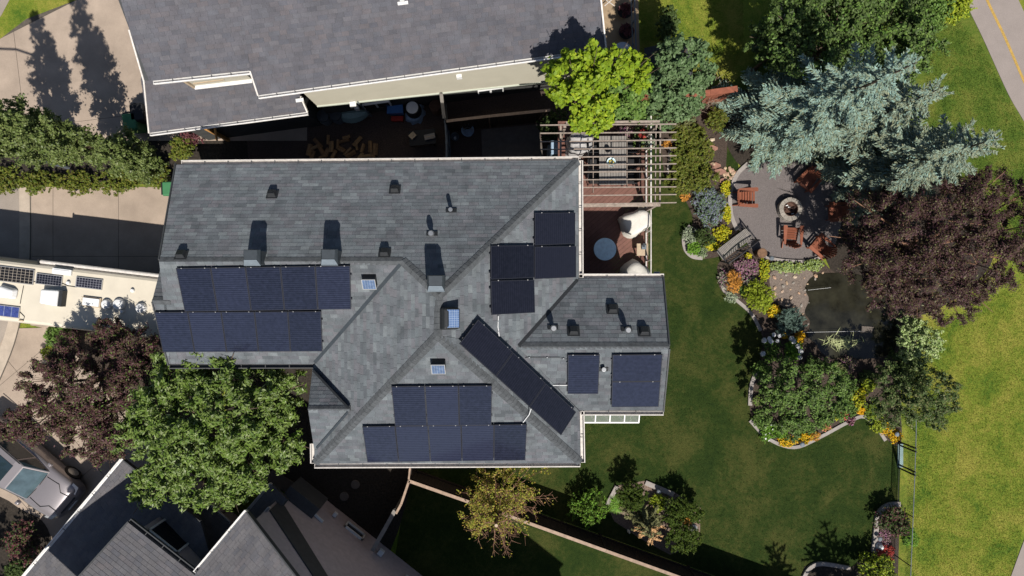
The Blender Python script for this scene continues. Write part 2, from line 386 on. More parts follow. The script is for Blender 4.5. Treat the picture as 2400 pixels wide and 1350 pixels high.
M['slabc'] = mat('grey_slab', (0.13, 0.11, 0.095), 0.9, 0.15, 5, speck=0.15)
M['patioc'] = mat('tan_patio', (0.32, 0.235, 0.15), 0.9, 0.15, 4, speck=0.12)
M['terracotta'] = mat('terracotta', (0.30, 0.12, 0.07), 0.8, 0.15, 8)

def leaf(name, cols, transl=0.20, spec=0.18, rough=0.5):
    cols = [tuple(min(.85, c*1.5) for c in q) for q in cols]
    M[name] = mat(name, (0, 0, 0), rough, 0.22, 3.0, cols=cols, transl=transl, spec=spec)
leaf('lf_poplar', [(0.050, 0.075, 0.018), (0.085, 0.115, 0.030), (0.135, 0.16, 0.055), (0.065, 0.095, 0.022)], 0.2, 0.3, 0.45)
leaf('lf_ash', [(0.050, 0.095, 0.012), (0.085, 0.135, 0.020), (0.14, 0.185, 0.048), (0.065, 0.115, 0.014), (0.21, 0.24, 0.12)], 0.25, 0.3, 0.45)
leaf('lf_purple', [(0.072, 0.030, 0.034), (0.046, 0.018, 0.024), (0.098, 0.052, 0.050), (0.055, 0.056, 0.020), (0.062, 0.025, 0.030)])
leaf('lf_purple2', [(0.058, 0.025, 0.032), (0.038, 0.016, 0.021), (0.072, 0.036, 0.038), (0.066, 0.058, 0.020), (0.052, 0.021, 0.030), (0.040, 0.032, 0.016), (0.064, 0.032, 0.034)])
leaf('lf_lime', [(0.13, 0.20, 0.012), (0.18, 0.25, 0.015), (0.095, 0.16, 0.012), (0.25, 0.30, 0.02)], 0.28)
leaf('lf_green', [(0.055, 0.105, 0.020), (0.08, 0.14, 0.028), (0.115, 0.17, 0.042), (0.06, 0.12, 0.022)])
leaf('lf_blueg', [(0.055, 0.095, 0.036), (0.08, 0.125, 0.052), (0.105, 0.155, 0.07)])
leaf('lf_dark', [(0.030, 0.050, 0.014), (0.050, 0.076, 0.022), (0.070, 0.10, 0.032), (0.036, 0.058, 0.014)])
leaf('lf_bright', [(0.08, 0.17, 0.020), (0.12, 0.22, 0.025), (0.06, 0.13, 0.018)])
leaf('lf_spruce', [(0.135, 0.215, 0.185), (0.165, 0.25, 0.22), (0.135, 0.18, 0.125), (0.19, 0.28, 0.25), (0.15, 0.165, 0.095)], 0.1)
leaf('lf_spruceg', [(0.13, 0.165, 0.12), (0.16, 0.20, 0.15), (0.15, 0.15, 0.085), (0.17, 0.225, 0.185)], 0.1)
leaf('lf_brown', [(0.40, 0.24, 0.11), (0.46, 0.29, 0.15), (0.33, 0.19, 0.08)], 0.15)
leaf('lf_olive', [(0.10, 0.105, 0.045), (0.13, 0.13, 0.055)], 0.15)
leaf('lf_juniper', [(0.065, 0.095, 0.014), (0.095, 0.115, 0.016), (0.13, 0.13, 0.022), (0.05, 0.085, 0.014), (0.12, 0.095, 0.028)])
leaf('lf_cedar', [(0.035, 0.062, 0.010), (0.052, 0.080, 0.012), (0.025, 0.045, 0.008), (0.075, 0.09, 0.016)], spec=.1)
leaf('lf_yellow', [(0.42, 0.36, 0.015), (0.34, 0.32, 0.02), (0.50, 0.42, 0.02)], 0.25)
leaf('lf_gold', [(0.55, 0.30, 0.012), (0.60, 0.36, 0.015), (0.45, 0.22, 0.01)], 0.25)
leaf('lf_orange', [(0.50, 0.24, 0.045), (0.42, 0.19, 0.035), (0.34, 0.17, 0.04)], 0.25)
leaf('lf_ygreen', [(0.21, 0.26, 0.020), (0.16, 0.22, 0.018), (0.27, 0.29, 0.025)], 0.25)
leaf('lf_lav', [(0.16, 0.16, 0.25), (0.20, 0.20, 0.29), (0.09, 0.14, 0.09), (0.12, 0.17, 0.10)])
leaf('lf_mag', [(0.22, 0.07, 0.17), (0.28, 0.12, 0.20), (0.14, 0.14, 0.08), (0.20, 0.16, 0.14)])
leaf('lf_grey', [(0.22, 0.26, 0.17), (0.27, 0.30, 0.22), (0.17, 0.22, 0.12)])
leaf('lf_varieg', [(0.25, 0.32, 0.13), (0.17, 0.25, 0.07), (0.35, 0.39, 0.20), (0.13, 0.20, 0.06)])
leaf('lf_bluejun', [(0.065, 0.105, 0.085), (0.09, 0.13, 0.11), (0.05, 0.085, 0.06)])
leaf('lf_white', [(0.75, 0.72, 0.66), (0.68, 0.66, 0.62)], 0.2)
leaf('lf_red', [(0.36, 0.05, 0.03), (0.28, 0.05, 0.05)], 0.2)
leaf('lf_pink', [(0.55, 0.20, 0.15), (0.50, 0.16, 0.10)], 0.2)
leaf('lf_maroon', [(0.10, 0.032, 0.035), (0.07, 0.028, 0.035), (0.13, 0.05, 0.05)], 0.2)
leaf('lf_reed', [(0.30, 0.34, 0.16), (0.36, 0.38, 0.20), (0.24, 0.28, 0.12)], 0.2)
leaf('lf_larch', [(0.15, 0.18, 0.02), (0.22, 0.22, 0.03), (0.24, 0.15, 0.04), (0.12, 0.16, 0.02)], 0.25)
leaf('lf_grass', [(0.030, 0.042, 0.010), (0.042, 0.052, 0.014), (0.060, 0.058, 0.020)], 0.2)
leaf('lf_pgrass', [(0.12, 0.125, 0.020), (0.16, 0.145, 0.028), (0.20, 0.16, 0.035)], 0.2)

# ------------------------------------------------------------------ the ground and what is laid on it
mb = MB(); mb.add([(-220, -220, 0), (220, -220, 0), (220, 220, 0), (-220, 220, 0)], [(0, 1, 2, 3)])
tag(mb.build('ground', M['park']), kind='structure')
sheet('verge', [(1490, 330), (1640, 215), (1700, 210), (1990, -60), (2225, -60), (2275, 20), (2375, 230), (2470, 480), (2470, 640), (2220, 500), (2080, 420), (1900, 300), (1650, 330)], 0.004, M['verge'])
sheet('lawn', [(1180, 255), (1640, 235), (1720, 300), (1760, 640), (1900, 700), (2110, 800), (2112, 1000), (2110, 1100), (2100, 1500), (2000, 1700), (860, 1700), (955, 1130), (985, 1000), (1150, 700)], 0.004, M['lawn'], smooth=False)
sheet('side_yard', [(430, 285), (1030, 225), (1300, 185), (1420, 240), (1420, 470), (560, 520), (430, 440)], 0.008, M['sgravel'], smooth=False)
sheet('side_soil_and_shade', [(430, 285), (575, 270), (590, 500), (560, 520), (430, 440)], 0.012, M['soil'], smooth=False)  # dark sheet standing in for house shade at this end of the yard
sheet('pond_soil_and_shade', [(1690, 225), (1785, 222), (1795, 330), (1745, 392), (1700, 330)], 0.010, M['soil'])  # dark sheet laid where only black shade falls, beside the spruce
sheet('pond_soil_and_shade', [(1930, 440), (2120, 400), (2300, 460), (2330, 600), (2240, 700), (2110, 740), (1950, 640)], 0.008, M['soil'])
sheet('side_soil_and_shade', [(520, 800), (800, 800), (985, 1010), (985, 1010), (966, 1128), (935, 1240), (900, 1330), (860, 1340), (660, 1140), (540, 1110)], 0.008, M['soil'], smooth=False)
sheet('mulch_bed', [(-320, 330), (440, 310), (455, 350), (420, 432), (30, 428), (-60, 415), (-320, 400)], 0.008, M['soil'], smooth=False)
sheet('road', [(-900, 250), (-120, 300), (46, 437), (46, 600), (18, 770), (0, 830), (-70, 1000), (-500, 1600), (-900, 1600)], 0.008, M['road'], smooth=False)
sheet('pavement', [(-260, -160), (45, -60), (22, 0), (4, 34), (-140, 240), (-300, 300)], 0.012, M['road'], smooth=False)

def drive(name, px, origin, size, ang, z, m):
    cv = [P(x, y, 0) for x, y in px]
    if area2(cv) < 0: cv.reverse()
    base = MB(); base.add([(p.x, p.y, z) for p in cv], [tuple(range(len(cv)))])
    root = base.build(name, M['joint']); root['kind'] = 'structure'
    cc = [(p.x, p.y) for p in cv]; o = P(*origin); ca, sa = math.cos(ang), math.sin(ang); g = 0.009
    for i in range(-14, 15):
        for j in range(-14, 15):
            q = []
            for a, b in ((i, j), (i+1, j), (i+1, j+1), (i, j+1)):
                x = a*size[0] + (g if a == i else -g); y = b*size[1] + (g if b == j else -g)
                q.append((o.x+x*ca-y*sa, o.y+x*sa+y*ca))
            c = clip(q, cc)
            if len(c) >= 3 and area2(c) > 0.03:
                s = MB(); s.prism(c, z, z+0.012); s.build('slab', m, root)
    return root
drive('driveway', [(75, 438), (640, 438), (640, 800), (118, 772), (72, 762)], (125, 601), (2.78, 2.95), 0, 0.010, M['concrete'])
drive('driveway', [(-460, 330), (0, 92), (62, 45), (190, -4), (420, -120), (720, -120), (720, 330)], (60, 300), (40, 40), 0.12, 0.012, M['concrete'])
drive('driveway', [(24, 770), (110, 768), (420, 1060), (420, 1120), (170, 1500), (-320, 1500), (-320, 1300)], (40, 870), (2.6, 3.4), R(-50), 0.014, M['concrete'])
k = strip('kerb', [(60, 437), (60, 600), (46, 700), (22, 800), (-20, 900)], 0.52, 0.020, M['concrete2'], 0.008)
strip('kerb', [(72, 437), (72, 600), (58, 705), (34, 808), (-6, 905)], 0.05, 0.014, M['joint'], 0.020)
sheet('gravel_bed', [(112, 766), (420, 770), (520, 830), (520, 1060), (345, 1060), (300, 985), (215, 900)], 0.022, M['mulch'], smooth=False)
sheet('mulch_bed', [(-60, 1180), (60, 1200), (112, 1240), (120, 1330), (60, 1500), (-260, 1500)], 0.032, M['soil'])

# path on the right
pl = [(2232, -80), (2260, 0), (2304, 92), (2362, 220), (2420, 330), (2470, 520), (2500, 760), (2490, 960), (2440, 1150), (2376, 1330), (2330, 1460)]
pr = [(2352, -80), (2386, 0), (2424, 80), (2470, 190), (2530, 320), (2584, 520), (2614, 760), (2604, 970), (2556, 1180), (2492, 1360), (2450, 1490)]
A = smooth_poly([P(x, y) for x, y in pl], 6, False); B = smooth_poly([P(x, y) for x, y in pr], 6, False)
mb = MB()
for i in range(len(A)-1): mb.hexa([(q.x, q.y, 0) for q in (A[i+1], B[i+1], B[i], A[i])][::-1], [(q.x, q.y, 0.024) for q in (A[i+1], B[i+1], B[i], A[i])][::-1])
path = mb.build('path', M['path']); path['kind'] = 'structure'
mb = MB()
C = [a.lerp(b, 0.415) for a, b in zip(A, B)]
for i in range(len(C)-1):
    d = (C[i+1]-C[i]).normalized(); n = Vector((-d.y, d.x, 0))*0.055
    mb.hexa([(q.x, q.y, 0.024) for q in (C[i]-n, C[i+1]-n, C[i+1]+n, C[i]+n)], [(q.x, q.y, 0.029) for q in (C[i]-n, C[i+1]-n, C[i+1]+n, C[i]+n)])
mb.build('centre_line', M['yellow'], path)

# beds, patio, pond
sheet('mulch_bed', [(1552, 290), (1600, 262), (1640, 245), (1700, 300), (1702, 400), (1712, 470), (1730, 540), (1700, 592), (1660, 606), (1628, 604), (1606, 586), (1604, 548), (1624, 520), (1612, 480), (1586, 440), (1556, 400)], 0.012, M['mulch'])
sheet('mulch_bed', [(1690, 610), (1760, 575), (1900, 590), (1960, 640), (2110, 700), (2150, 830), (2112, 900), (2113, 1030), (2090, 1040), (2056, 1000), (2030, 972), (1985, 992), (1922, 1030), (1862, 1052), (1810, 1036), (1766, 985), (1757, 940), (1770, 875), (1788, 800), (1762, 742), (1722, 705), (1690, 680), (1682, 645)], 0.016, M['mulch'])
sheet('mulch_bed', [(1422, 1185), (1446, 1138), (1516, 1126), (1578, 1152), (1642, 1190), (1640, 1275), (1570, 1300), (1500, 1262), (1440, 1222)], 0.012, M['mulch2'], smooth=False)
sheet('mulch_bed', [(2110, 1176), (2072, 1182), (2052, 1202), (2044, 1290), (2030, 1500), (2100, 1500)], 0.012, M['mulch'], smooth=False)
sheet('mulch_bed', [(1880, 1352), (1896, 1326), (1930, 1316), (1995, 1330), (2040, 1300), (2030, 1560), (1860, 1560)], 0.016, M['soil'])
sheet('patio', [(1716, 432), (1736, 400), (1770, 382), (1850, 370), (1920, 385), (1962, 440), (1972, 520), (1945, 592), (1895, 610), (1820, 605), (1772, 594), (1738, 548), (1714, 505)], 0.020, M['gravel'])
strip('edging', [(1752, 384), (1730, 405), (1717, 430), (1710, 462), (1713, 505), (1727, 540)], 0.17, 0.07, M['edging'], 0.01)
strip('edging', [(1782, 600), (1830, 610), (1890, 612), (1935, 598)], 0.12, 0.09, M['edging'], 0.01)
strip('edging', [(1646, 604), (1622, 600), (1606, 582), (1604, 552), (1618, 530)], 0.20, 0.05, M['edging'], 0.01)
strip('edging', [(1690, 650), (1696, 680), (1726, 704), (1760, 735), (1782, 775)], 0.14, 0.05, M['edging'], 0.01)
strip('edging', [(1772, 870), (1760, 905), (1757, 950)], 0.17, 0.06, M['edging'], 0.01)
strip('edging', [(1757, 985), (1800, 1028), (1860, 1048), (1920, 1024), (1984, 990), (2022, 976), (2052, 1000), (2074, 1032)], 0.14, 0.06, M['edging'], 0.01)
strip('edging', [(1420, 1188), (1446, 1139)], 0.2, 0.09, M['edging'], 0.01, smooth=False)
strip('edging', [(1512, 1130), (1578, 1158)], 0.2, 0.09, M['edging'], 0.01, smooth=False)
strip('edging', [(2108, 1180), (2078, 1184), (2058, 1202), (2052, 1230), (2046, 1292)], 0.20, 0.10, M['edging'], 0.01)
strip('edging', [(1882, 1352), (1896, 1330), (1925, 1320), (1990, 1330)], 0.16, 0.10, M['edging'], 0.01)
strip('edging', [(1564, 408), (1570, 360), (1558, 330)], 0.14, 0.06, M['edging'], 0.01)
sheet('gravel_beach', [(1806, 640), (1850, 630), (1905, 640), (1900, 720), (1880, 735), (1830, 715), (1810, 690)], 0.024, M['beach'])
sheet('pond', [(1902, 650), (1935, 640), (2030, 650), (2092, 720), (2096, 820), (2020, 842), (1985, 832), (1955, 842), (1925, 826), (1912, 806), (1893, 788), (1899, 755), (1886, 732), (1896, 702), (1887, 676)], 0.030, M['water'])
sheet('garden_path', [(1380, -90), (1494, -90), (1500, 160), (1420, 180)], 0.012, M['patioc'], smooth=False)
# ------------------------------------------------------------------ roofs
class Plane:
    """a roof plane fitted through points given as (photo x, photo y, height)"""
    def __init__(s, ctrl):
        pts = [P(*c) for c in ctrl]
        Amat = np.array([[p.x, p.y, 1] for p in pts]); z = np.array([p.z for p in pts])
        s.a, s.b, s.c = [float(q) for q in np.linalg.lstsq(Amat, z, rcond=None)[0]]
        s.n = Vector((-s.a, -s.b, 1)).normalized()
        s.w = Vector((s.a, s.b, s.a*s.a+s.b*s.b)).normalized(); s.u = s.w.cross(s.n)
        s.o = Vector((0, 0, s.c))
    def pt(s, px, py, off=0.0):
        dx, dy = px-1200, 675-py; c = s.c+off/s.n.z
        k = (CAMH-c)/(s.a*dx+s.b*dy+FPX)
        return Vector((dx*k, dy*k, CAMH-k*FPX))
    def z(s, x, y): return s.a*x+s.b*y+s.c
    def uw(s, p): q = p-s.o; return (q.dot(s.u), q.dot(s.w))
    def at(s, u, w, h=0): return s.o+s.u*u+s.w*w+s.n*h

class Roof:
    WID = (0.24, 0.30, 0.36, 0.27, 0.33)
    def __init__(s, parent, smat, hh=0.009, expo=0.145):
        s.hh = hh
        s.slab = MB(); s.cells = []; s.clipped = MB(); s.parent = parent; s.m = smat; s.e = expo
    def facet(s, plane, polys, thick=0.16):
        """polys: convex photo-pixel polygons that all lie in plane"""
        for poly in polys:
            w3 = [plane.pt(x, y) for x, y in poly]
            uw = [plane.uw(p) for p in w3]
            if area2(uw) < 0: uw.reverse(); w3.reverse()
            s.slab.slab(w3, thick, plane.n)
            wmin = min(q[1] for q in uw); wmax = max(q[1] for q in uw)
            r0 = math.floor(wmin/s.e); r1 = math.ceil(wmax/s.e)
            us = [q[0] for q in uw]
            for r in range(r0, r1+1):
                rr = random.Random(r*131+17); u = math.floor(min(us))-1 - rr.random()*0.5
                while u < max(us):
                    wi = s.WID[rr.randrange(5)]
                    q = [(u, r*s.e), (u+wi-0.006, r*s.e), (u+wi-0.006, (r+1)*s.e-0.002), (u, (r+1)*s.e-0.002)]
                    c = clip(q, uw)
                    if len(c) >= 3 and area2(c) > 0.0008:
                        if len(c) == 4 and abs(area2(c)-area2(q)) < 1e-6: s.cells.append((plane, u, r*s.e, wi, rr.random()))
                        else: s.prism(s.clipped, plane, c, r*s.e)
                    u += wi
    def prism(s, mb, plane, c, w0):
        n = len(c); hh = lambda w: s.hh-(s.hh-.004)*(w-w0)/s.e
        t = [plane.at(a, b, hh(b)) for a, b in c]; bt = [plane.at(a, b, 0.001) for a, b in c]
        mb.add(bt+t, [tuple(range(n, 2*n))]+[(i, (i+1) % n, n+(i+1) % n, n+i) for i in range(n)])
    def finish(s, nsingle=300):
        off = chain_loc(s.parent)
        s.roof = s.slab.build('roof', M['felt'], s.parent)
        def key(c):
            p = c[0].at(c[1]+c[3]/2, c[2]); k = FPX/(CAMH-p.z)
            vis = abs(p.x*k) < 1190 and abs(p.y*k) < 665
            return (not vis, -k)
        s.cells.sort(key=key)
        meshes = {}
        for pl, u, w, wi, h in s.cells[:nsingle]:
            if wi not in meshes:
                a, b = wi-0.006, s.e-0.002
                me = bpy.data.meshes.new('shingle')
                me.from_pydata([(0, 0, .001), (a, 0, .001), (a, b, .001), (0, b, .001), (0, 0, s.hh), (a, 0, s.hh), (a, b, .004), (0, b, .004)], [],
                               [(4, 5, 6, 7), (0, 1, 5, 4), (1, 2, 6, 5), (2, 3, 7, 6), (3, 0, 4, 7)])
                me.materials.append(s.m); meshes[wi] = me
            o = link('shingle', meshes[wi], s.roof)
            p = pl.at(u, w)-off
            o.matrix_local = Matrix(((pl.u.x, pl.w.x, pl.n.x, p.x), (pl.u.y, pl.w.y, pl.n.y, p.y), (pl.u.z, pl.w.z, pl.n.z, p.z), (0, 0, 0, 1)))
        for pl, u, w, wi, h in s.cells[nsingle:]:
            s.prism(s.clipped, pl, [(u, w), (u+wi-0.006, w), (u+wi-0.006, w+s.e-0.002), (u, w+s.e-0.002)], w)
        sh = s.clipped.build('shingles', s.m, s.roof); sh['kind'] = 'stuff'
        return s.roof

def ridge(mb, p0, p1, n0, n1, width=0.15, step=0.16, lift=0.03):
    """overlapping cap shingles folded over a ridge or hip, n0/n1 the normals of the two sides"""
    p0 = Vector(p0); p1 = Vector(p1); L_ = (p1-p0).length; d = (p1-p0)/L_
    def side(n, other):
        q = d.cross(n).normalized()
        return q if q.dot(other) < 0 else -q
    s0 = side(n0, n1); s1 = side(n1, n0)
    if n0.cross(n1).length < 1e-3: s1 = -s0
    m = (n0+n1).normalized(); k = max(1, int(L_/step))
    for i in range(k):
        a = p0+d*(L_*i/k); b = p0+d*(L_*(i+1)/k+0.02)
        la, lb = lift+0.006, lift-0.006
        top = [a+m*la, a+m*la*0.6+s0*width, b+m*lb*0.6+s0*width, b+m*lb]
        tp2 = [a+m*la, b+m*lb, b+m*lb*0.6+s1*width, a+m*la*0.6+s1*width]
        for t in (top, tp2):
            mb.add(t+[q-m*0.03 for q in t], [(0, 1, 2, 3), (0, 1, 5, 4), (1, 2, 6, 5), (2, 3, 7, 6), (3, 0, 4, 7)])

def gutter(name, p0, p1, out, parent, m, hang=0.75, w=0.125, h=0.11):
    """open white trough along an eave, with hanger straps across it"""
    p0 = Vector(p0); p1 = Vector(p1); out = Vector(out).normalized(); d = (p1-p0); L_ = d.length; d.normalize()
    mb = MB(); z = Vector((0, 0, 1))
    c = lambda a, o, zz: p0+d*a+out*o+z*zz
    mb.bar(c(0, 0.008, -h/2), c(L_, 0.008, -h/2), 0.012, h); mb.bar(c(0, w/2, -h), c(L_, w/2, -h), w, 0.012)
    mb.bar(c(0, w, -h/2+0.01), c(L_, w, -h/2+0.01), 0.012, h+0.02); mb.bar(c(0, w+0.008, 0.008), c(L_, w+0.008, 0.008), 0.034, 0.016)
    for a in (0.004, L_-0.004): mb.bar(c(a, 0, -h/2), c(a, w, -h/2), 0.012, h)
    g = mb.build(name, m, parent)
    k = max(1, int(L_/hang))
    for i in range(1, k): st = MB(); st.bar(c(L_*i/k, -0.02, 0.012), c(L_*i/k, w+0.01, 0.012), 0.022, 0.012); st.build('hanger', M['fascia'], g)
    return g

def walls(name, pts, z0, z1f, m, parent, thick=0.15):
    mb = MB(); n = len(pts)
    for i in range(n):
        a = Vector(pts[i]); b = Vector(pts[(i+1) % n]); d = (b-a).normalized(); nn = Vector((-d.y, d.x))*thick
        q = [a, b-d*0.0, b+nn, a+nn]
        mb.hexa([(p.x, p.y, z0) for p in q], [(p.x, p.y, z1f if not callable(z1f) else z1f(p)) for p in q])
    return mb.build(name, m, parent)

# ---- main house
HE = 6.2
house = thing('house', 'grey shingled house carrying the solar arrays, in the middle of the picture', 'house', (-3.5, -1.5, 0))
rf = Roof(house, M['sh_main'])
PEAK, RID = 9.24, 8.55
pN = Plane([(412, 385, HE), (1355, 375, HE), (373, 612, RID), (945, 612, RID), (1028, 690, PEAK)])
pS = Plane([(397, 852, HE), (735, 852, HE), (373, 614, RID), (940, 614, RID)])
pE = Plane([(1355, 375, HE), (1355, 652, HE), (1360, 1085, HE), (1028, 690, PEAK), (1026, 785, PEAK)])
pW = Plane([(735, 860, HE), (737, 1085, HE), (1028, 690, PEAK), (1026, 785, PEAK)])
pM = Plane([(737, 1085, HE), (1360, 1085, HE), (1026, 785, PEAK)])
rf.facet(pN, [[(412, 386), (945, 380), (945, 612), (373, 612)], [(945, 380), (1355, 376), (1028, 692), (945, 612)]])
zr2 = pS.z(-11.2, P(357, 703, 7.7).y)
rf.facet(pS, [[(373, 613), (942, 613), (735, 853), (398, 853), (376, 640)], [(398, 706), (380, 660), (398, 853), (363, 740), (357, 704)][:0] or [(357, 704), (390, 704), (398, 853), (394, 853)]])
pG = Plane([(357, 704, zr2), (398, 706, zr2), (376, 632, zr2-0.75)])
rf.facet(pG, [[(376, 630), (400, 706), (357, 704)]])
rf.facet(pE, [[(1355, 376), (1356, 652), (1213, 811), (1026, 786), (1029, 692)], [(1213, 811), (1358, 964), (1360, 1084), (1026, 787)]])
rf.facet(pW, [[(943, 614), (1028, 691), (1026, 786), (737, 1084), (735, 856)]])
rf.facet(pM, [[(1026, 786), (1360, 1085), (737, 1086)]])
# little west gable
GE = 6.35; GR = 7.35
pg1 = Plane([(735, 862, GE), (722, 958, GR), (820, 958, GR)])
pg2 = Plane([(722, 960, GR), (820, 960, GR), (740, 1052, GE)])
rf.facet(pg1, [[(733, 862), (820, 957), (722, 957)]]); rf.facet(pg2, [[(722, 960), (820, 960), (740, 1052), (736, 1050)]])
# east wing
WR = 7.63
pWN = Plane([(1357, 652, HE), (1555, 652, HE), (1213, 812, WR), (1569, 812, WR)])
pWS = Plane([(1357, 962, HE-.05), (1555, 962, HE-.05), (1213, 814, WR), (1569, 814, WR)])
rf.facet(pWN, [[(1357, 653), (1555, 652), (1569, 812), (1214, 812)]]); rf.facet(pWS, [[(1214, 814), (1569, 814), (1555, 962), (1356, 962)]])
roof = rf.finish()
def rg(pa, a, pb, b, **k):
    cp = MB(); ridge(cp, pa.pt(*a), pa.pt(*b), pa.n, pb.n, **k); cp.build('ridge_cap', M['cap'], house)
rg(pN, (374, 612), pS, (943, 612)); rg(pN, (943, 611), pW, (1028, 690)); rg(pN, (1355, 377), pE, (1030, 690))
rg(pE, (1028, 690), pW, (1026, 786)); rg(pM, (1026, 786), pE, (1360, 1084)); rg(pM, (1026, 786), pW, (738, 1085))
rg(pWN, (1569, 812), pWS, (1222, 812)); rg(pG, (357, 704), pS, (397, 705)); rg(pg1, (722, 958), pg2, (818, 958), width=0.12)
def valley(m_, pa, a, b, w=0.055, lift=0.03):
    mb = MB()
    p, q = pa.pt(*a), pa.pt(*b); d = (q-p).normalized(); s_ = d.cross(Vector((0, 0, 1))).normalized()*w; z = Vector((0, 0, lift))
    mb.hexa([p-s_+z, q-s_+z, q+s_+z, p+s_+z], [x+Vector((0, 0, 0.012)) for x in (p-s_+z, q-s_+z, q+s_+z, p+s_+z)])
    mb.build('valley_flashing', m_, house)
valley(M['slate'], pS, (938, 620), (738, 850)); valley(M['vent'], pE, (1353, 656), (1216, 810)); valley(M['vent'], pg1, (735, 868), (818, 956), 0.035, 0.05); valley(M['slate'], pg2, (816, 966), (743, 1050), 0.035, 0.05)
X = lambda px, z: (px-1200)*(CAMH-z)/FPX
Y = lambda py, z: (675-py)*(CAMH-z)/FPX
gz = HE-0.02
def gut(a, b, out, m=M['gutter']):
    return gutter('gutter', P(a[0], a[1], gz), P(b[0], b[1], gz), out, house, m)
gut((425, 386), (1356, 377), (0, 1, 0)); gut((1356, 376), (1357, 651), (1, 0, 0)); gut((1357, 652), (1556, 652), (0, 1, 0))
gut((1360, 1084), (737, 1087), (0, -1, 0)); gut((1359, 964), (1361, 1084), (1, 0, 0)); gut((1362, 963), (1555, 963), (0, -1, 0), M['gutter'])
gut((397, 854), (735, 853), (0, -1, 0), M['fascia']); gut((737, 1040), (738, 1086), (-1, 0, 0))
# rakes
for pa, a, b in ((pN, (412, 386), (373, 612)), (pS, (357, 704), (395, 853)), (pWN, (1555, 652), (1569, 812)), (pWS, (1569, 814), (1555, 962))):
    rk = MB(); p, q = pa.pt(*a), pa.pt(*b); rk.bar(p+Vector((0, 0, -0.06)), q+Vector((0, 0, -0.06)), 0.04, 0.2); rk.build('rake_board', M['fascia'], house)
# walls under the eaves
iw = 0.45
main = [(-6.3+iw, -5.85+iw), (2.25-iw, -5.85+iw), (2.25-iw, -4.1+iw), (5.0-iw, -4.1+iw), (5.0-iw, 0.33-iw), (2.25-iw, 0.33-iw), (2.25-iw, 4.25-iw), (-11.0, 4.25-iw), (-11.0, -2.55+iw), (-6.3+iw, -2.55+iw)]
walls('wall', [Vector(p) for p in main], 0, HE-0.1, M['stucco'], house)
gb = MB()
gb.prism([(4.40, 0.0), (4.55, 0.0), (4.55, -3.7), (4.40, -3.7)], HE-0.1, HE+0.1)
gb.add([(4.5, -0.1, HE), (4.5, -3.7, HE), (4.5, -1.96, WR-0.2)], [(0, 1, 2)]); gb.add([(-11.12, 3.95, HE-.1), (-10.66, 0.8, HE-.1), (-10.66, 0.8, RID-0.15), (-10.66, -2.3, HE-.1)], [(0, 1, 2), (1, 3, 2)]); gb.add([(-11.06, 0.62, HE-.1), (-11.06, -2.4, HE-.1), (-11.06, -0.38, zr2-.15), (-11.06, 0.5, zr2-.75)], [(0, 1, 2, 3)])
gb.build('gable_wall', M['stucco'], house)
gd = MB()
for y0 in (-1.6, 1.4): gd.box((-11.08, y0+0.7, 1.15), (0.06, 2.5, 2.2))
for d in gd.v[:0]: pass
gd.build('garage_door', M['white'], house)
for x0, y0, wx, wy in ((-2.0, -5.44, 1.5, 0.06), (0.3, -5.44, 1.2, 0.06), (4.58, -2.0, 0.06, 1.8), (1.83, 3.0, 0.06, 1.7), (1.83, 1.4, 0.06, 1.9)):
    f = MB(); f.box((x0, y0, 4.2), (wx+0.1 if wx > .1 else 0.08, wy+0.1 if wy > .1 else 0.08, 1.4)); w_ = f.build('window', M['white'], house)
    g = MB(); g.box((x0+(0.03 if wy > .1 else 0), y0-(0.03 if wx > .1 else 0), 4.2), (wx-0.08 if wx > .1 else 0.06, wy-0.08 if wy > .1 else 0.06, 1.22)); g.build('pane', M['pane'], w_)

# ---- roof fittings of the main house (they stand on the roof)
def basis(pl):  # columns u, w, n
    return Matrix((pl.u, pl.w, pl.n)).transposed()
def roof_vent(px, py, pl, label, group='box vents on the main roof', s=0.27):
    c = pl.pt(px, py); t = thing('roof_vent', label, 'vent', c, 0, group, parent=house); B_ = basis(pl)
    fl = MB(); fl.box(c+pl.n*0.03, (s*1.35, s*1.25, 0.02), M=B_); fl.build('flashing', M['vent'], t)
    q = MB(); a, b, h0, h1 = s/2, s/2, 0.19, 0.13
    pts = [(-a, -b, .03), (a, -b, .03), (a, b, .03), (-a, b, .03), (-a*.82, -b*1.0, h1), (a*.82, -b*1.0, h1), (a*.82, b*.82, h0), (-a*.82, b*.82, h0)]
    pts = [c+B_ @ Vector(p) for p in pts]; q.hexa(pts[:4], pts[4:]); bevel(q.build('hood', M['vent'], t), 0.015)
    return t
for px, py, pl, lb in ((639, 457, pN, 'black box vent highest on the left of the north roof slope'), (926, 446, pN, 'black box vent upper middle of the north roof slope'),
        (426, 599, pN, 'black box vent at the ridge just above the garage solar array corner'), (902, 594, pN, 'black box vent by the ridge between chimney and valley peak')):
    roof_vent(px, py, pl, lb)
for px, py, lb in ((1435, 726, 'black box vent highest up the wing slope facing the deck'), (1344, 777, 'black box vent on the wing slope beside the left steel pipe'), (1509, 778, 'black box vent on the wing slope nearest the lawn')):
    roof_vent(px, py, pWN, lb, 'box vents on the wing roof', 0.29)
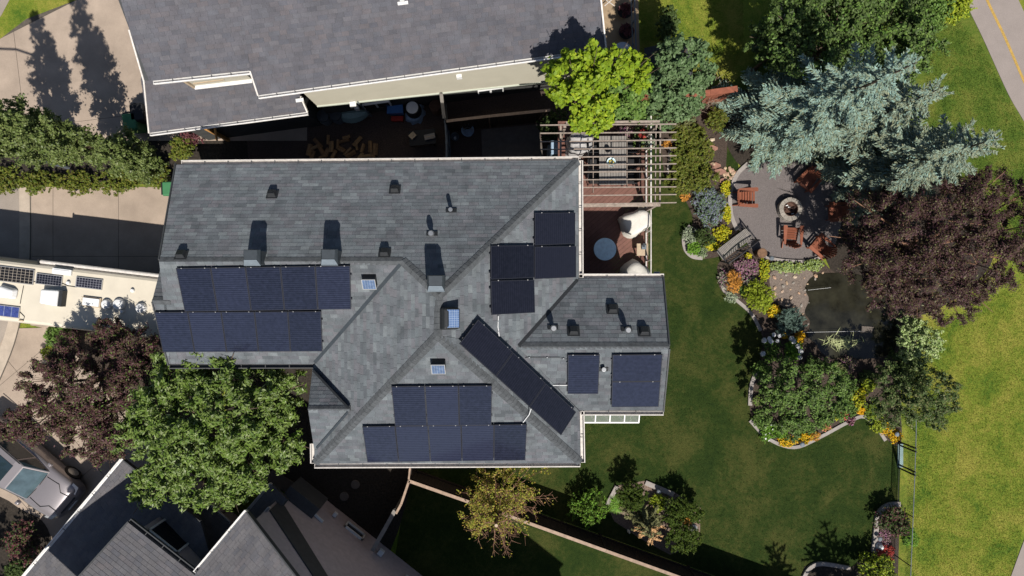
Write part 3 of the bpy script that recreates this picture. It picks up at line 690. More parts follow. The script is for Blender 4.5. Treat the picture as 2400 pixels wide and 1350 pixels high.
def chimney(px, py, pl, label, h=0.52, sx=0.44, sy=0.40):
    c = pl.pt(px, py); t = thing('chimney', label, 'chimney', c, 0, 'slate coloured metal chimneys on the north slope', parent=house)
    b = MB(); b.box(c+Vector((0, 0, h/2-0.25)), (sx, sy, h+0.4)); b.build('stack', M['slate'], t)
    k = MB(); z = h-0.04; a, e = sx/2+0.03, sy/2+0.03
    k.hexa([c+Vector(p) for p in ((-a, -e, z), (a, -e, z), (a, e, z), (-a, e, z))], [c+Vector(p) for p in ((-a*.72, -e*.35, z+.13), (a*.72, -e*.35, z+.13), (a*.78, e*.9, z+.13), (-a*.78, e*.9, z+.13))])
    k.build('hood', M['slate'], t)
    l = MB(); l.hexa([c+Vector(p) for p in ((-a*1.0, -e*1.08, z-.02), (a*1.0, -e*1.08, z-.02), (a*1.0, -e*1.0, z-.02), (-a*1.0, -e*1.0, z-.02))], [c+Vector(p) for p in ((-a*.74, -e*.40, z+.14), (a*.74, -e*.40, z+.14), (a*.74, -e*.34, z+.15), (-a*.74, -e*.34, z+.15))])
    l.build('drip_edge', M['slate_l'], t)
chimney(605, 605, pN, 'slate metal chimney furthest left above the garage solar array')
chimney(782, 604, pN, 'slate metal chimney above the right end of the garage solar array')
chimney(1026, 664, pN, 'slate metal chimney in the notch below the roof peak')
def pipe(px, py, pl, label, h=0.55, r=0.075, top=True, m=None, group='roof pipes'):
    c = pl.pt(px, py); t = thing('vent_pipe', label, 'vent pipe', c, 0, group, parent=house); B_ = basis(pl)
    f = MB(); f.box(c+pl.n*0.03, (0.34, 0.16, 0.02), M=B_); f.build('flashing', M['vent'], t)
    b = MB(); b.tube([c-Vector((0, 0, .1)), c+Vector((0, 0, h))], r, 12); b.build('pipe', m or M['vent'], t)
    k = MB()
    if top: k.lathe(c, [(r*1.45, h-.10), (r*1.5, h-.02), (r*1.1, h+.05)], 14); k.build('cap', M['steel'], t)
    else: k.lathe(c+Vector((0, 0, h)), [(r*1.02, -0.02), (r*1.02, 0.006), (r*0.7, 0.007)], 14); k.build('rim', M['steel'], t)
pipe(1058, 494, pN, 'short open black pipe high on the north slope right side', 0.36, 0.065, False)
pipe(1013, 549, pN, 'black pipe with a bright steel cap above the notch chimney', 0.34, 0.065)
pipe(1296, 768, pWN, 'steel capped pipe beside the valley on the wing roof', 0.36, 0.07)
pipe(1468, 772, pWN, 'steel capped pipe on the wing roof between two box vents', 0.36, 0.07)
pipe(1413, 864, pWS, 'small black pipe between the two wing solar arrays', 0.25, 0.07, False)

def quad_panel(t, o, a, b, n, cell, frame, parent_name=None, fw=0.02, th=0.035):
    """frame and glass of one solar panel: corner o, edge vectors a, b, normal n"""
    ah, bh = a.normalized(), b.normalized(); mb = MB()
    z = n*th
    ring = [o, o+a, o+a+b, o+b]; inn = [o+ah*fw+bh*fw, o+a-ah*fw+bh*fw, o+a+b-ah*fw-bh*fw, o+b+ah*fw-bh*fw]
    for i in range(4):
        j = (i+1) % 4; mb.hexa([ring[i]-z, ring[j]-z, inn[j]-z, inn[i]-z], [ring[i], ring[j], inn[j], inn[i]])
    mb.build('frame', frame, t)
    me = bpy.data.meshes.new('cells'); off = chain_loc(t); q = [p-n*0.004-off for p in inn]; bt = [p-n*0.02 for p in q]
    me.from_pydata([tuple(p) for p in q+bt], [], [(0, 1, 2, 3), (7, 6, 5, 4), (0, 4, 5, 1), (1, 5, 6, 2), (2, 6, 7, 3), (3, 7, 4, 0)])
    uvl = me.uv_layers.new(name='UVMap'); U = [(0, 0), (1, 0), (1, 1), (0, 1)]
    for p in me.polygons:
        for li in p.loop_indices: uvl.data[li].uv = U[me.loops[li].vertex_index % 4]
    me.materials.append(cell); link('cells', me, t)

def array(pl, TL, TR, BL, nu, nv, label, group, cell, frame, lift=0.13, gap=0.012, swap=False):
    o, tr, bl = pl.pt(*TL, lift), pl.pt(*TR, lift), pl.pt(*BL, lift)
    A_, B_ = (tr-o)/nu, (bl-o)/nv
    for j in range(nv):
        for i in range(nu):
            oo = o+A_*i+B_*j; a = A_-A_.normalized()*gap; b = B_-B_.normalized()*gap
            t = thing('solar_panel', label(i, j), 'solar panel', oo-pl.n*lift, 0, group, parent=house)
            quad_panel(t, oo+b, a, -b, pl.n, cell, frame) if not swap else quad_panel(t, oo+b, a, -b, pl.n, cell, frame)
            r = MB()
            for f in (0.22, 0.78):
                p = oo+b*f; r.bar(p-pl.n*0.06-a.normalized()*0.03, p+a-pl.n*0.06+a.normalized()*0.03, 0.04, 0.04)
                for e in (0.15, 0.85): r.bar(p+a*e-pl.n*0.06, p+a*e-pl.n*lift, 0.05, 0.05)
            r.build('rail', M['frame_k'], t)
            k = MB()
            for e in (0.16, 0.84): k.bar(oo+a*e-b.normalized()*0.012+pl.n*0.006, oo+a*e+b.normalized()*0.012+pl.n*0.006, 0.03, 0.01)
            k.build('clamp', M['frame_a'], t)
ORD = ['first', 'second', 'third', 'fourth', 'fifth']
GA = 'solar panels above the garage'
array(pS, (412, 629), (821, 623), (433, 731), 5, 1, lambda i, j: f'dark blue solar panel, {ORD[i]} from left in the upper row above the garage', GA, M['pan_blue'], M['frame_k'])
array(pS, (362, 732), (753, 730), (382, 826), 5, 1, lambda i, j: f'dark blue solar panel, {ORD[i]} from left in the lower row above the garage', GA, M['pan_blue'], M['frame_k'])
GS = 'solar panels on the south slope'
array(pM, (917, 906), (1154, 904), (926, 999), 3, 1, lambda i, j: f'blue solar panel, {ORD[i]} from left in the upper row of the south slope', GS, M['pan_blue'], M['frame_k'])
array(pM, (849, 1000), (1236, 995), (861, 1084), 5, 1, lambda i, j: f'blue solar panel, {ORD[i]} from left in the lower row of the south slope', GS, M['pan_blue'], M['frame_k'])
GE_ = 'black solar panels on the east slope'
for TL, TR, BL, lb in (((1254, 499), (1349, 498), (1254, 576), 'black solar panel at the top of the east slope stack by the deck'),
        ((1151, 576), (1253, 575), (1151, 656), 'black solar panel touching the hip on the east slope'),
        ((1254, 578), (1351, 577), (1254, 655), 'black solar panel beside the deck gutter, under the topmost one'),
        ((1151, 658), (1253, 656), (1153, 739), 'black solar panel lowest of the east slope stack')):
    array(pE, TL, TR, BL, 1, 1, lambda i, j, lb=lb: lb, GE_, M['pan_black'], M['frame_k'])
array(pE, (1121, 749), (1351, 966), (1077, 806), 3, 1, lambda i, j: f'black solar panel, {["upper", "middle", "lowest"][i]} one of the slanting row beside the hip', 'slanting row of black solar panels', M['pan_black'], M['frame_k'], lift=0.2)
GW = 'blue solar panels on the wing'
array(pWS, (1331, 832), (1407, 832), (1330, 924), 1, 1, lambda i, j: 'single upright blue solar panel on the wing, left of the small pipe', GW, M['pan_blue'], M['frame_k'])
array(pWS, (1436, 832), (1554, 831), (1433, 955), 1, 2, lambda i, j: f'blue solar panel on the wing end by the lawn, {["upper", "lower"][j]} of the pair', GW, M['pan_blue'], M['frame_k'])

def solar_vent(px, py, pl, label, s=0.40, dome=False, tilt=0.0):
    c = pl.pt(px, py); t = thing('solar_vent', label, 'solar vent', c, 0, 'solar powered attic vents', parent=house); B_ = basis(pl)
    q = MB()
    h = 0.3
    if dome:
        prof = [(1.0, .02), (1.0, .16), (.93, .25), (.8, .3)]; n = 4; v = []
        for f, z in prof:
            for sx, sy in ((-1, -1), (1, -1), (1, 1), (-1, 1)): v.append(c+B_ @ Vector((sx*f*s*.62, sy*f*s*.52, z)))
        fs = [(i*4+k, i*4+(k+1) % 4, i*4+4+(k+1) % 4, i*4+4+k) for i in range(3) for k in range(4)]+[(12, 13, 14, 15)]
        q.add(v, fs); bevel(q.build('dome', M['vent'], t), 0.05, 3)
    else:
        q.box(c+pl.n*0.11, (s*1.0, s*1.02, 0.22), M=B_); bevel(q.build('housing', M['vent'], t), 0.02)
    # the panel faces south, a little flatter than the roof
    nn = (pl.n+(Vector((0, 0, .5)) if dome else Vector((0, -0.25, 0.1)))).normalized(); aa = Vector((1, 0, 0)); aa = (aa-nn*aa.dot(nn)).normalized(); bb = nn.cross(aa)
    ctr = c+pl.n*(0.33 if dome else 0.28); w_, h_ = (0.40, 0.56) if dome else (0.42, 0.40)
    quad_panel(t, ctr-aa*w_/2-bb*h_/2, aa*w_, bb*h_, nn, M['pan_small'], M['frame_a'] if not dome else M['black'])
solar_vent(868, 655, pS, 'solar attic vent beside the garage array, below the ridge')
solar_vent(1049, 746, pE, 'solar attic vent with black domed hood near the roof peak', 0.52, True)
solar_vent(1029, 852, pM, 'solar attic vent above the south slope array')

def conduit(pts, pl, label, r=0.014, m=None):
    t = thing('conduit', label, 'conduit', pl.pt(*pts[0]), 0, None, parent=house)
    b = MB(); w3 = [pl.pt(x, y, 0.06) for x, y in pts]; b.tube(w3, r, 6); b.build('pipe', m or M['whitecap'], t)
    k = MB()
    for p, q in zip(w3, w3[1:]): k.box(p.lerp(q, 0.5), (0.035, 0.035, 0.035))
    k.build('clip', M['steel'], t)
conduit([(1168, 741), (1167, 765), (1170, 788)], pE, 'pale conduit from the east stack down to the slanting row')
conduit([(1245, 958), (1240, 972), (1226, 990)], pM, 'short white conduit from slanting row to south array')
conduit([(1292, 903), (1330, 903)], pWS, 'white conduit between slanting row and single wing panel')
conduit([(1226, 838), (1255, 838), (1310, 838), (1332, 843)], pWS, 'thin dark cable crossing the wing roof below its ridge', 0.010, M['vent'])

# small solar panel on a bracket by the deck corner
t = thing('solar_panel', 'small framed solar panel on a bracket at the deck corner over the lawn', 'solar panel', P(1539, 643, 0), 0, None, parent=house)
b = MB(); p = P(1533, 643, 5.6); b.bar(p-Vector((0.5, 0.15, 0.15)), p+Vector((0.1, -0.1, -0.05)), 0.05, 0.05); b.build('bracket', M['steel'], t)
q0 = P(1532, 651, 5.9); n_ = Vector((0, -0.35, 1)).normalized()
quad_panel(t, q0, Vector((0.2, 0, 0)), n_.cross(Vector((1, 0, 0)))*0.21, n_, M['pan_small'], M['frame_a'])
# ------------------------------------------------------------------ the house to the north
nh = thing('house', 'long mauve-shingled house with cream siding along the top of the picture', 'house', (-3, 9.5, 0))
rn = Roof(nh, M['sh_n'], 0.015)
EV = 5.8
e1, e2 = P(605, 222, EV), P(1420, 112, EV); ed = (e2-e1).normalized(); en = Vector((-ed.y, ed.x, 0))   # en points uphill (north)
tp = math.tan(R(24))
up = lambda p, d: p+en*d+Vector((0, 0, d*tp))
def px_of(p): k = FPX/(CAMH-p.z); return (1200+p.x*k, 675-p.y*k, p.z)
pU = Plane([px_of(e1), px_of(e2), px_of(up(e1, 5)), px_of(up(e2, 5))])
rn.facet(pU, [[(605, 223), (1420, 112), (1404, -40), (560, -40), (586, 165)], [(560, -40), (586, 165), (358, 189), (338, 189), (303, 68), (262, -40)]])
# lower roof to the south-west
l1, l2 = P(350, 311, 3.75), P(720, 262, 3.75); tl = math.tan(R(22))
upl = lambda p, d: p+en*d+Vector((0, 0, d*tl))
pL = Plane([px_of(l1), px_of(l2), px_of(upl(l1, 3)), px_of(upl(l2, 3))])
rn.facet(pL, [[(350, 311), (720, 262), (690, 190), (600, 120), (340, 120), (330, 187)]])
rn.finish()
gutter('gutter', pU.pt(605, 223)+Vector((0, 0, -.02)), pU.pt(1420, 112)+Vector((0, 0, -.02)), -en, nh, M['gutter_b'], 0.62, 0.10)
gutter('gutter', pU.pt(358, 189)+Vector((0, 0, -.02)), pU.pt(586, 165)+Vector((0, 0, -.02)), -en, nh, M['gutter_b'], 0.62, 0.10)
gutter('gutter', pL.pt(350, 311)+Vector((0, 0, -.02)), pL.pt(720, 262)+Vector((0, 0, -.02)), -en, nh, M['gutter_b'], 0.62, 0.10)
for pl, a, b in ((pU, (1420, 112), (1404, -40)), (pU, (303, 68), (338, 189)), (pL, (338, 187), (350, 311)), (pL, (720, 262), (704, 225)), (pU, (586, 165), (605, 223))):
    p, q = pl.pt(*a), pl.pt(*b); rk = MB(); rk.bar(p-Vector((0, 0, .05)), q-Vector((0, 0, .05)), 0.05, 0.19); rk.build('rake_board', M['gutter'], nh)
# south wall: lapped siding boards above a foundation with shade put into its colour
wA = e1+en*0.45+ed*1.05; wB = e2+en*0.45+ed*(-0.5); wl = (wB-wA).length
zb = lambda s: 2.25-1.0*s/wl
mb = MB(); nb = 36
for i in range(nb):
    f0, f1 = i/nb, (i+1)/nb
    q = []
    for s_, f in ((0, f0), (wl, f0), (wl, f1), (0, f1)):
        z = zb(s_)+(EV+0.1-zb(s_))*f; q.append(wA+ed*s_+Vector((0, 0, z-EV)))
    o_ = -en*0.016
    mb.hexa([q[0]+o_, q[1]+o_, q[1]+en*0.1, q[0]+en*0.1], [q[3]-en*0.002, q[2]-en*0.002, q[2]+en*0.1, q[3]+en*0.1])
mb.build('siding', M['siding'], nh)
mb = MB(); bs = wA-en*0.03; be = wB-en*0.03
mb.bar(Vector((bs.x, bs.y, zb(0)-0.03)), Vector((be.x, be.y, zb(wl)-0.03)), 0.06, 0.09); mb.build('base_trim', mat('sage_trim', (0.50, 0.53, 0.45), 0.7, .05), nh)
fw_ = MB()
a, b = wA+en*0.06, wB+en*0.06
fw_.hexa([Vector((p.x, p.y, 0)) for p in (a, b, b+en*0.25, a+en*0.25)], [Vector((a.x, a.y, zb(0))), Vector((b.x, b.y, zb(wl))), Vector((b.x, b.y, zb(wl)))+en*0.25, Vector((a.x, a.y, zb(0)))+en*0.25])
fw_.build('foundation', M['found'], nh)
bk = MB()
g = wA+en*7-ed*3.5
bk.hexa([Vector((p.x, p.y, 0)) for p in (wA+en*.3+ed*.2, wB+en*.3, wB+en*9, wA+en*9+ed*.2)], [Vector((p.x, p.y, EV-.1)) for p in (wA+en*.3, wB+en*.3, wB+en*9, wA+en*9)])
bk.build('wall', M['siding'], nh)
gw = MB(); la = l1+en*0.45+ed*0.6; lb_ = l2+en*0.45-ed*0.45
gw.hexa([Vector((p.x, p.y, 0)) for p in (la, lb_, lb_+en*3, la+en*3)], [Vector((p.x, p.y, 3.55)) for p in (la, lb_, lb_+en*1.5, la+en*1.5)])
gw.build('garage_wall', M['found'], nh)  # siding in shade under the eave, given the dark shade colour
# the slit of upper wall between the two roofs
s0, s1 = pL.pt(458, 203), pL.pt(592, 187)
sw = MB(); h_ = Vector((0, 0, 1.45))
sw.hexa([s0, s1, s1+en*.15, s0+en*.15], [s0+h_, s1+h_, s1+en*.15+h_, s0+en*.15+h_]); sw.build('upper_wall', M['siding'], nh)
sw = MB(); sw.bar(s0-en*0.06+Vector((0, 0, .06)), s1-en*0.06+Vector((0, 0, .06)), 0.13, 0.05); sw.build('step_flashing', M['gutter_b'], nh)
sw = MB(); sw.bar(s0+h_-ed*.02+Vector((0, 0, -.1)), s0-ed*0.02, 0.14, 0.1); sw.bar(s0+h_*.25+ed*.1-en*.02, s0+h_*.25+ed*1.2-en*.02, 0.03, 0.09); sw.build('corner_trim', M['tanwood'], nh)
# basement windows, meter boxes, downpipe on that wall
def on_wall(s_, z, out=0.0): p = wA+ed*s_-en*out; return Vector((p.x, p.y, z))
def s_of(px, py, z): p = P(px, py, z); return (p-wA).dot(ed)
for px, py, z0, z1, L_ in ((1150, 212, 0.85, 1.35, 1.05), (880, 240, 1.0, 1.55, 1.1)):
    sc = s_of(px, py, z1)
    f = MB(); f.bar(on_wall(sc-L_/2, (z0+z1)/2, .0), on_wall(sc+L_/2, (z0+z1)/2, .0), 0.09, z1-z0); fo = f.build('basement_window', M['white'], nh)
    g = MB()
    for k in (-1, 1): g.bar(on_wall(sc+k*L_/4-L_*.21, (z0+z1)/2, .03), on_wall(sc+k*L_/4+L_*.21, (z0+z1)/2, .03), 0.06, z1-z0-.1)
    g.build('pane', M['pane'], fo)
sc = s_of(1077, 185, 3.6); b = MB(); b.bar(on_wall(sc-.1, 3.6, .06), on_wall(sc+.1, 3.6, .06), .12, .26); b.build('vent_hood', M['white'], nh)
sc = s_of(828, 236, 2.0); b = MB(); b.bar(on_wall(sc-.12, 2.1, .12), on_wall(sc+.12, 2.1, .12), .2, .2); b.bar(on_wall(sc-.05, 1.6, .12), on_wall(sc+.1, 1.6, .12), .15, .3); b.build('meter_box', M['white'], nh)
b = MB(); b.tube([on_wall(sc+.2, 2.2, .08), on_wall(sc+.25, 1.0, .08), on_wall(sc+.3, 0.1, .12)], .03, 6); b.build('conduit', M['greyp'], nh)
c0 = pL.pt(705, 237); b = MB(); b.box(c0+Vector((0, 0, .12)), (0.28, 0.12, 0.06), rz=0.13); b.build('kickout_flashing', M['white'], nh)
# vent by the top edge of the picture
c0 = pU.pt(945, 9); t = thing('roof_vent', 'white metal roof vent cut by the top edge', 'vent', c0, parent=nh)
b = MB(); b.box(c0+Vector((0, 0, .06)), (0.34, 0.10, 0.05), rz=0.13); b.build('flange', M['gutter_b'], t); b = MB(); b.box(c0+Vector((0, .06, .2)), (0.14, 0.14, 0.25), rz=.13); b.build('hood', M['white'], t)

# ------------------------------------------------------------------ the house to the south-west
sh = thing('house', 'grey-roofed house with several gables in the bottom left corner', 'house', P(520, 1400, 0))
rs = Roof(sh, M['sh_s'], 0.012)
U2 = Vector((0.783, -0.621, 0)); V2 = Vector((0.621, 0.783, 0))
def uvz(u, v, z): return U2*u+V2*v+Vector((0, 0, z))
def pl_from(pts): return Plane([px_of(p) for p in pts])
# A: garage roof, falls to the north-west
a1, a2 = P(62, 1350, 3.0), P(290, 1078, 3.0); aU = U2*1.0
pA = pl_from([a1, a2, a1+U2*4+Vector((0, 0, 4*.22)), a2+U2*4+Vector((0, 0, 4*.22))])
rs.facet(pA, [[(-20, 1448), (290, 1079), (470, 1222), (500, 1330), (330, 1500)]])
# B: falls to the north-east
b1, b2 = P(300, 1223, 5.3), P(457, 1347, 5.3); bd = (b2-b1).normalized(); bn = Vector((bd.y, -bd.x, 0)); bn = bn if bn.dot(V2) < 0 else -bn
pB = pl_from([b1, b2, b1+bn*3+Vector((0, 0, 1.05)), b2+bn*3+Vector((0, 0, 1.05))])
rs.facet(pB, [[(300, 1224), (457, 1347), (480, 1460), (300, 1750), (-60, 1622)]])
# C: falls to the north-west, its rake along the mauve wall
c1, c2 = P(580, 1201, 5.3), P(457, 1347, 5.3); cd = (c1-c2).normalized(); cn = Vector((cd.y, -cd.x, 0)); cn = cn if cn.dot(U2) > 0 else -cn
pC = pl_from([c1, c2, c1+cn*4+Vector((0, 0, 4*.42)), c2+cn*4+Vector((0, 0, 4*.42))])
cr = cn*4.6+Vector((0, 0, 4.6*.42))
q1 = px_of(c1+cr); q2 = px_of(c2-cd*3+cr)
rs.facet(pC, [[(580, 1201), (457, 1347), (400, 1440), q2[:2], q1[:2]]])
cp_ = c1+cr
# other side of that ridge, out of the picture
pD2 = pl_from([cp_, cp_-cd*5, cp_+cn*5-Vector((0, 0, 2.1)), cp_-cd*5+cn*5-Vector((0, 0, 2.1))])
rs.facet(pD2, [[px_of(p)[:2] for p in (cp_, cp_-cd*5, cp_-cd*5+cn*4.5-Vector((0, 0, 1.89)), cp_+cn*4.5-Vector((0, 0, 1.89)))]])
# D: low porch roof between them
pP = pl_from([P(445, 1152, 2.7), P(535, 1228, 2.7), P(405, 1230, 3.25), P(487, 1298, 3.25)])
rs.facet(pP, [[(440, 1146), (580, 1262), (500, 1312), (378, 1212)]])
pQ = pl_from([P(584, 1197, 2.8), P(637, 1135, 2.8), P(640, 1250, 3.3), P(690, 1190, 3.3)])
rs.facet(pQ, [[(584, 1197), (637, 1135), (672, 1170), (612, 1250)]])
rs.finish()
gutter('gutter', pA.pt(-20, 1448)-Vector((0, 0, .02)), pA.pt(290, 1079)-Vector((0, 0, .02)), -U2, sh, M['gutter_b'], 0.8, 0.13)
gutter('gutter', pB.pt(300, 1224)-Vector((0, 0, .02)), pB.pt(457, 1347)-Vector((0, 0, .02)), V2, sh, M['fascia'], 0.6, 0.13)
gutter('gutter', pC.pt(580, 1201)-Vector((0, 0, .02)), pC.pt(459, 1345)-Vector((0, 0, .02)), -U2, sh, M['gutter_b'], 0.8, 0.11)
gutter('gutter', pP.pt(445, 1151), pP.pt(536, 1229), V2, sh, M['gutter'], 0.8, 0.11)
gutter('gutter', pQ.pt(584, 1197), pQ.pt(637, 1136), -U2, sh, M['gutter'], 0.8, 0.09)
gutter('gutter', P(605, 1224, 4.2), P(633, 1192, 4.2), -U2, sh, M['gutter'], 0.8, 0.08)
for pl, a, b in ((pB, (300, 1224), (-60, 1622)), (pC, (580, 1201), q1[:2]), (pA, (290, 1079), (470, 1222))):
    p, q = pl.pt(*a), pl.pt(*b); rk = MB(); rk.bar(p-Vector((0, 0, .05)), q-Vector((0, 0, .05)), 0.05, 0.19); rk.build('rake_board', M['fascia'], sh)
# walls
def wall_uv(name, u0, v0, u1, v1, z0, z1, m, zt=None, thick=0.2):
    a, b = uvz(u0, v0, 0), uvz(u1, v1, 0); d = (b-a).normalized(); n_ = Vector((-d.y, d.x, 0))*thick
    mb = MB(); mb.hexa([Vector((p.x, p.y, z0)) for p in (a, b, b+n_, a+n_)], [Vector((p.x, p.y, z)) for p, z in zip((a, b, b+n_, a+n_), (z1, zt or z1, zt or z1, z1))])
    return mb.build(name, m, sh)
vC = c1.dot(V2)-0.15; uC = c1.dot(U2)+0.35
def wpoly(name, pts, v, m, th=0.12):   # polygon (u, z) on the wall plane at v, thickness behind it
    f = [uvz(u, v, z) for u, z in pts]; b_ = [p-V2*th for p in f]; n = len(f)
    mb = MB(); mb.add(f+b_, [tuple(range(n)), tuple(range(n, 2*n))[::-1]]+[(i, (i+1) % n, n+(i+1) % n, n+i) for i in range(n)][::-1])
    return mb.build(name, m, sh)
ztop = lambda u: 5.1+(u-uC+.35)*0.42
uR = uC+4.2
wpoly('wall', [(uC, 0), (uC+9, 0), (uC+9, 5.2), (uR, ztop(uR)), (uC, ztop(uC))], vC, M['mauvewall'])
wpoly('gable_band', [(uC+.1, 2.75), (uC+4.4, 6.0), (uC+4.4, 6.75), (uC+.1, 3.95)], vC+0.05, M['fascia'], 0.05)
body = MB(); body.hexa([uvz(u, v, 0) for u, v in ((uC, vC-.3), (uC+9, vC-.3), (uC+9, vC-6), (uC, vC-6))][::-1], [uvz(u, v, 5.0) for u, v in ((uC, vC-.3), (uC+9, vC-.3), (uC+9, vC-6), (uC, vC-6))][::-1])
body.build('body_wall', M['mauvewall'], sh)
bv = b1.dot(V2)-0.2; bu0 = b1.dot(U2)+.4
wpoly('wall', [(bu0, 0), (bu0+4.5, 0), (bu0+4.5, 5.2), (bu0, 5.2)], bv, M['mauvewall'])
body = MB(); body.hexa([uvz(u, v, 0) for u, v in ((bu0, bv-.2), (bu0+4.5, bv-.2), (bu0+4.5, bv-6), (bu0, bv-6))][::-1], [uvz(u, v, 5.0) for u, v in ((bu0, bv-.2), (bu0+4.5, bv-.2), (bu0+4.5, bv-6), (bu0, bv-6))][::-1])
body.build('body_wall', M['mauvewall'], sh)
ga = MB(); au = a2.dot(U2)+.4; av = a2.dot(V2)-.3
ga.hexa([uvz(u, v, 0) for u, v in ((au, av), (au+3.5, av), (au+3.5, av-7), (au, av-7))][::-1], [uvz(u, v, 2.9) for u, v in ((au, av), (au+3.5, av), (au+3.5, av-7), (au, av-7))][::-1])
ga.build('garage_wall', M['mauvewall'], sh)
wg = MB()
# wing beyond the bottom edge of the picture
wg.hexa([uvz(u, v, 0) for u, v in ((6.0, -11.15), (13.2, -11.15), (13.2, -17), (6.0, -17))][::-1], [uvz(u, v, 7.4) for u, v in ((6.0, -11.15), (13.2, -11.15), (13.2, -17), (6.0, -17))][::-1])
wg.build('wing_wall', M['mauvewall'], sh)
wr = MB(); g0 = [uvz(5.9, -11.0, 7.45), uvz(13.4, -11.0, 7.45), uvz(13.4, -17.2, 7.45), uvz(5.9, -17.2, 7.45)]; pk = [uvz(9.6, -13.9, 8.9), uvz(9.6, -14.7, 8.9)]
wr.add(g0+pk, [(1, 0, 4), (2, 1, 4, 5), (3, 2, 5), (0, 3, 5, 4), (0, 1, 2, 3)]); wr.build('wing_roof', M['sh_s'], sh)
# windows seen on the walls
def wwin(pc, z, wdt, hgt, v, name='window'):
    p = P(*pc, z); u = p.dot(U2)
    f = MB(); fr = 0.07
    for a_, b_, c_, d_ in ((-wdt/2, -hgt/2, wdt/2, -hgt/2+fr), (-wdt/2, hgt/2-fr, wdt/2, hgt/2), (-wdt/2, -hgt/2, -wdt/2+fr, hgt/2), (wdt/2-fr, -hgt/2, wdt/2, hgt/2)):
        f.hexa([uvz(u+a_, v, z+b_), uvz(u+c_, v, z+b_), uvz(u+c_, v+.09, z+b_), uvz(u+a_, v+.09, z+b_)], [uvz(u+a_, v, z+d_), uvz(u+c_, v, z+d_), uvz(u+c_, v+.09, z+d_), uvz(u+a_, v+.09, z+d_)])
    o = f.build(name, M['white'], sh); g = MB()
    g.hexa([uvz(u-wdt/2+fr, v+.01, z-hgt/2+fr), uvz(u+wdt/2-fr, v+.01, z-hgt/2+fr), uvz(u+wdt/2-fr, v+.03, z-hgt/2+fr), uvz(u-wdt/2+fr, v+.03, z-hgt/2+fr)],
           [uvz(u-wdt/2+fr, v+.01, z+hgt/2-fr), uvz(u+wdt/2-fr, v+.01, z+hgt/2-fr), uvz(u+wdt/2-fr, v+.03, z+hgt/2-fr), uvz(u-wdt/2+fr, v+.03, z+hgt/2-fr)])
    g.build('pane', M['pane'], o)
wwin((398, 1258), 4.15, 1.35, 1.2, bv)
wwin((838, 1236), 0.75, 0.95, 0.55, vC, 'basement_window'); wwin((988, 1356), 1.6, 1.0, 1.1, vC)
for pc, z, s_ in (((891, 1297), 1.1, .22), ((784, 1208), .9, .16)):
    p = P(*pc, z); b = MB(); b.box(p+V2*.05, (s_, s_, s_), rz=-.67); b.build('vent_hood', M['white'], sh)
# bay with white sills
bay = MB(); p = P(690, 1215, 1.9); u0 = p.dot(U2)
bay.hexa([uvz(u0-.9, vC, 1.0), uvz(u0+.55, vC, 1.0), uvz(u0+.55, vC+.5, 1.0), uvz(u0-.9, vC+.5, 1.0)], [uvz(u0-.9, vC, 2.3), uvz(u0+.55, vC, 2.3), uvz(u0+.55, vC+.5, 2.3), uvz(u0-.9, vC+.5, 2.3)])
by = bay.build('bay', M['fascia'], sh)
sl = MB()
for (x0, y0), (x1, y1) in (((675, 1157), (700, 1175)), ((735, 1203), (757, 1223))):
    sl.bar(P(x0, y0, 2.0), P(x1, y1, 2.0), 0.09, 0.08)
sl.build('sill', M['white'], by)

# ------------------------------------------------------------------ deck
DZ = 2.6
deck = thing('deck', 'raised red-brown deck with diagonal boards behind the house', 'deck', (3.6, 3.0, 0))
dk = [(1.78, -0.15), (5.26, -0.15), (5.26, 6.45), (1.55, 6.45), (1.55, 4.3), (1.78, 4.3)]
pieces = [[(1.78, -0.15), (5.26, -0.15), (5.26, 6.45), (1.78, 6.45)]]
bw = 0.142; ca = math.cos(R(40)); sa = math.sin(R(40))
for pc in pieces:
    for i in range(-60, 80):
        c = i*bw
        q = []
        for a_, b_ in ((-20, c+.004), (20, c+.004), (20, c+bw-.004), (-20, c+bw-.004)): q.append((a_*ca-b_*sa, a_*sa+b_*ca))
        cl = clip(q, pc)
        if len(cl) >= 3 and area2(cl) > 0.004:
            mb = MB(); mb.prism(cl, DZ-.03, DZ); mb.build('deck_board', M['deck'], deck)
mb = MB()
for a_, b_ in (((1.78, -.12), (5.26, -.12)), ((5.24, -.15), (5.24, 6.45)), ((1.78, 6.43), (5.26, 6.43))):
    mb.bar((*a_, DZ-.14), (*b_, DZ-.14), 0.05, 0.2)
for i in range(9): mb.bar((1.8, i*.8, DZ-.15), (5.2, i*.8, DZ-.15), 0.05, 0.2)
mb.build('rim_joist', M['black'], deck)
mb = MB()
for x in (2.3, 5.1):
    for y in (0.3, 3.2, 6.2): mb.box((x, y, DZ/2-.15), (0.14, 0.14, DZ-.3))
mb.build('support_post', M['perg'], deck)
# railing on the lawn side
RX = 5.17
rl = MB(); rl.bar((RX, -.1, DZ+1.0), (RX, 3.05, DZ+1.0), 0.035, 0.05); rl.bar((RX, 3.05, DZ+1.0), (RX, 6.4, DZ+1.0), 0.05, 0.05); rl.bar((RX, -.1, DZ+.1), (RX, 6.4, DZ+.1), 0.05, 0.05); rl.build('handrail', M['gutter'], deck)
for y in (-.05, 1.05, 2.15, 3.05, 4.2, 5.3, 6.35):
    p = MB(); p.box((RX, y, DZ+.5), (0.05, 0.05, 1.02)); p.build('rail_post', M['gutter'], deck)
for y0, y1 in ((0, 1.0), (1.1, 2.1), (2.2, 3.0), (3.1, 4.15), (4.25, 5.25), (5.35, 6.3)):
    p = MB(); p.bar((RX, y0, DZ+.55), (RX, y1, DZ+.55), 0.010, 0.8); p.build('rail_glass', M['ghglass'], deck)

